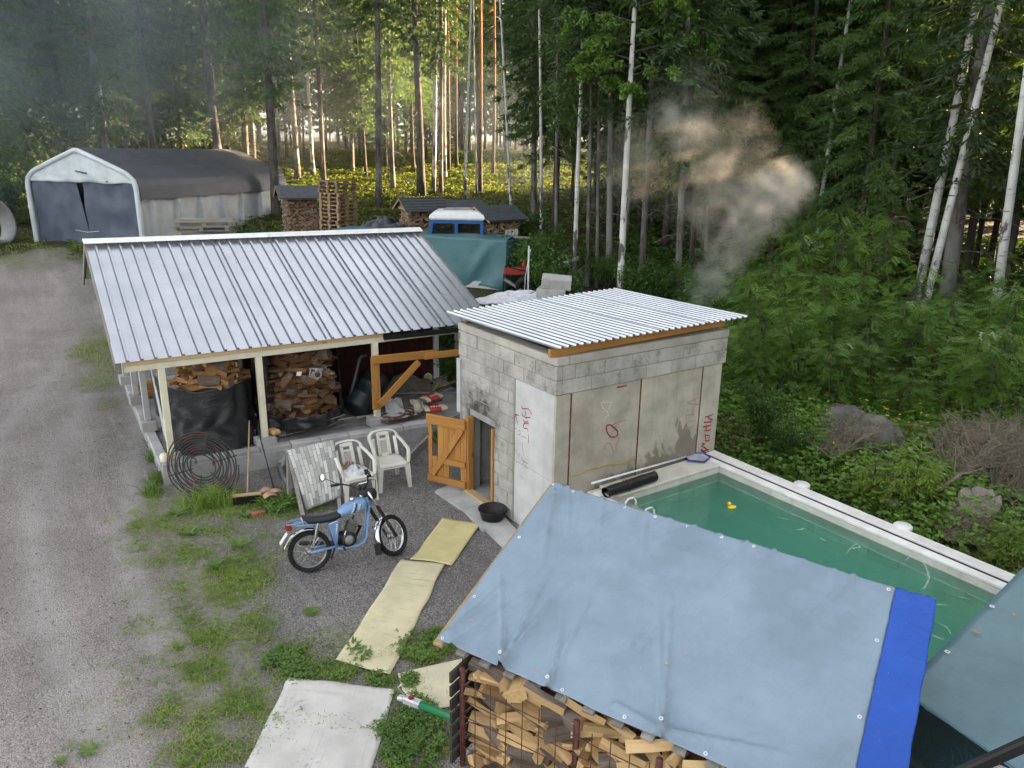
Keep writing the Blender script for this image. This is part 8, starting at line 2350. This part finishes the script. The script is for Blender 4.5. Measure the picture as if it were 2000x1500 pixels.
# ------------------------------------------------------------------ smoke and haze
def smoke(name, label, blobs, D0, vox, warp, nsc, n0, n1, gain, zmin, col):
    g = bpy.data.node_groups.new('smoke_field', 'GeometryNodeTree')
    g.interface.new_socket('Geometry', in_out='INPUT', socket_type='NodeSocketGeometry'); g.interface.new_socket('Geometry', in_out='OUTPUT', socket_type='NodeSocketGeometry')
    class G(NT):
        def __init__(s): s.t = g
    t = G()
    go = t.n('NodeGroupOutput'); t.n('NodeGroupInput')
    p = t.n('GeometryNodeInputPosition').outputs[0]
    w = t.n('ShaderNodeTexNoise'); w.inputs['Scale'].default_value = 1.2 / warp; w.inputs['Detail'].default_value = 3; t.t.links.new(p, w.inputs['Vector'])
    wv = t.n('ShaderNodeVectorMath', operation='MULTIPLY_ADD'); t.t.links.new(w.outputs['Color'], wv.inputs[0]); wv.inputs[1].default_value = (warp,) * 3
    sub = t.n('ShaderNodeVectorMath', operation='SUBTRACT'); t.t.links.new(p, sub.inputs[0]); sub.inputs[1].default_value = (warp / 2,) * 3; t.t.links.new(sub.outputs[0], wv.inputs[2])
    acc = None; lo = np.array([1e9] * 3); hi = -lo
    for i, (px, py, rp, k) in enumerate(blobs):
        D = D0 + .035 * D0 * math.sin(i * 2.1)
        c = at(px, py, D); R = rp * D / 1569 * 1.25
        lo = np.minimum(lo, np.array(c) - R * 1.15); hi = np.maximum(hi, np.array(c) + R * 1.15)
        d = t.n('ShaderNodeVectorMath', operation='DISTANCE'); t.t.links.new(wv.outputs[0], d.inputs[0]); d.inputs[1].default_value = c
        f = t.maprange(d.outputs['Value'], R, R * .15, 0, k)
        acc = f if acc is None else t.math('MAXIMUM', acc, f)
    n = t.noise(nsc, 5, .62, wv.outputs[0], .4)
    n = t.maprange(n, n0, n1, .0, 1.7)
    den = t.math('MULTIPLY', t.math('MULTIPLY', acc, n), gain)
    lo[2] = max(lo[2], zmin)
    vc = t.n('GeometryNodeVolumeCube'); t.t.links.new(den, vc.inputs['Density']); vc.inputs['Min'].default_value = tuple(lo); vc.inputs['Max'].default_value = tuple(hi)
    for a, ax_ in enumerate('XYZ'): vc.inputs['Resolution ' + ax_].default_value = int((hi - lo)[a] / vox)
    m = NT('wood_smoke')
    v = m.n('ShaderNodeVolumePrincipled'); v.inputs['Color'].default_value = col; v.inputs['Anisotropy'].default_value = .35; v.inputs['Density'].default_value = 1.0
    m.t.links.new(v.outputs[0], m.out.inputs['Volume'])
    sm_ = t.n('GeometryNodeSetMaterial'); sm_.inputs['Material'].default_value = m.m; t.t.links.new(vc.outputs[0], sm_.inputs[0]); t.t.links.new(sm_.outputs[0], go.inputs[0])
    o = MB().box(tuple((hi + lo) / 2), tuple(hi - lo)).build(name, m.m)
    o.modifiers.new('smoke_field', 'NODES').node_group = g
    return tag(o, label, 'smoke', kind='stuff')
smoke('smoke', 'grey wood smoke drifting up from behind the hut roof', [(1372, 582, 28, 1.9), (1388, 550, 40, 1.6), (1408, 510, 50, 1.4), (1432, 468, 58, 1.3), (1462, 425, 62, 1.2), (1500, 392, 58, 1.7), (1545, 366, 46, 4.0), (1515, 352, 36, 2.8), (1565, 350, 30, 2.4), (1440, 390, 66, 1.1), (1380, 400, 76, .55),
       (1400, 330, 56, .7), (1345, 268, 52, .8), (1304, 228, 36, 1.9), (1370, 245, 46, .9), (1440, 285, 76, .35), (1350, 175, 70, .15), (1240, 320, 90, .28)], 14.3, .055, .75, 3.2, .34, .70, .62, 2.3, (.80, .78, .76, 1))
smoke('drifting_smoke', 'thin bluish smoke veil hanging between the trunks above the wood racks', [(1200, 300, 150, 1), (1060, 240, 160, 1), (920, 180, 150, .8), (1250, 150, 140, .8), (1100, 380, 110, .7), (760, 140, 180, .6), (560, 120, 200, .6)], 46, .6, 3.0, .22, .26, .60, .016, 1.0, (.76, .85, 1.0, 1))
smoke('drifting_smoke', 'thin bluish smoke veil in the trees above the tent', [(380, 100, 170, .7), (190, 110, 180, .9), (0, 130, 200, .9), (520, 60, 160, .5), (60, 20, 200, .8), (260, 20, 200, .7), (-60, 260, 160, .7)], 38, .5, 3.0, .22, .26, .60, .042, 1.0, (.76, .85, 1.0, 1))
cy.volume_step_rate = 1.0
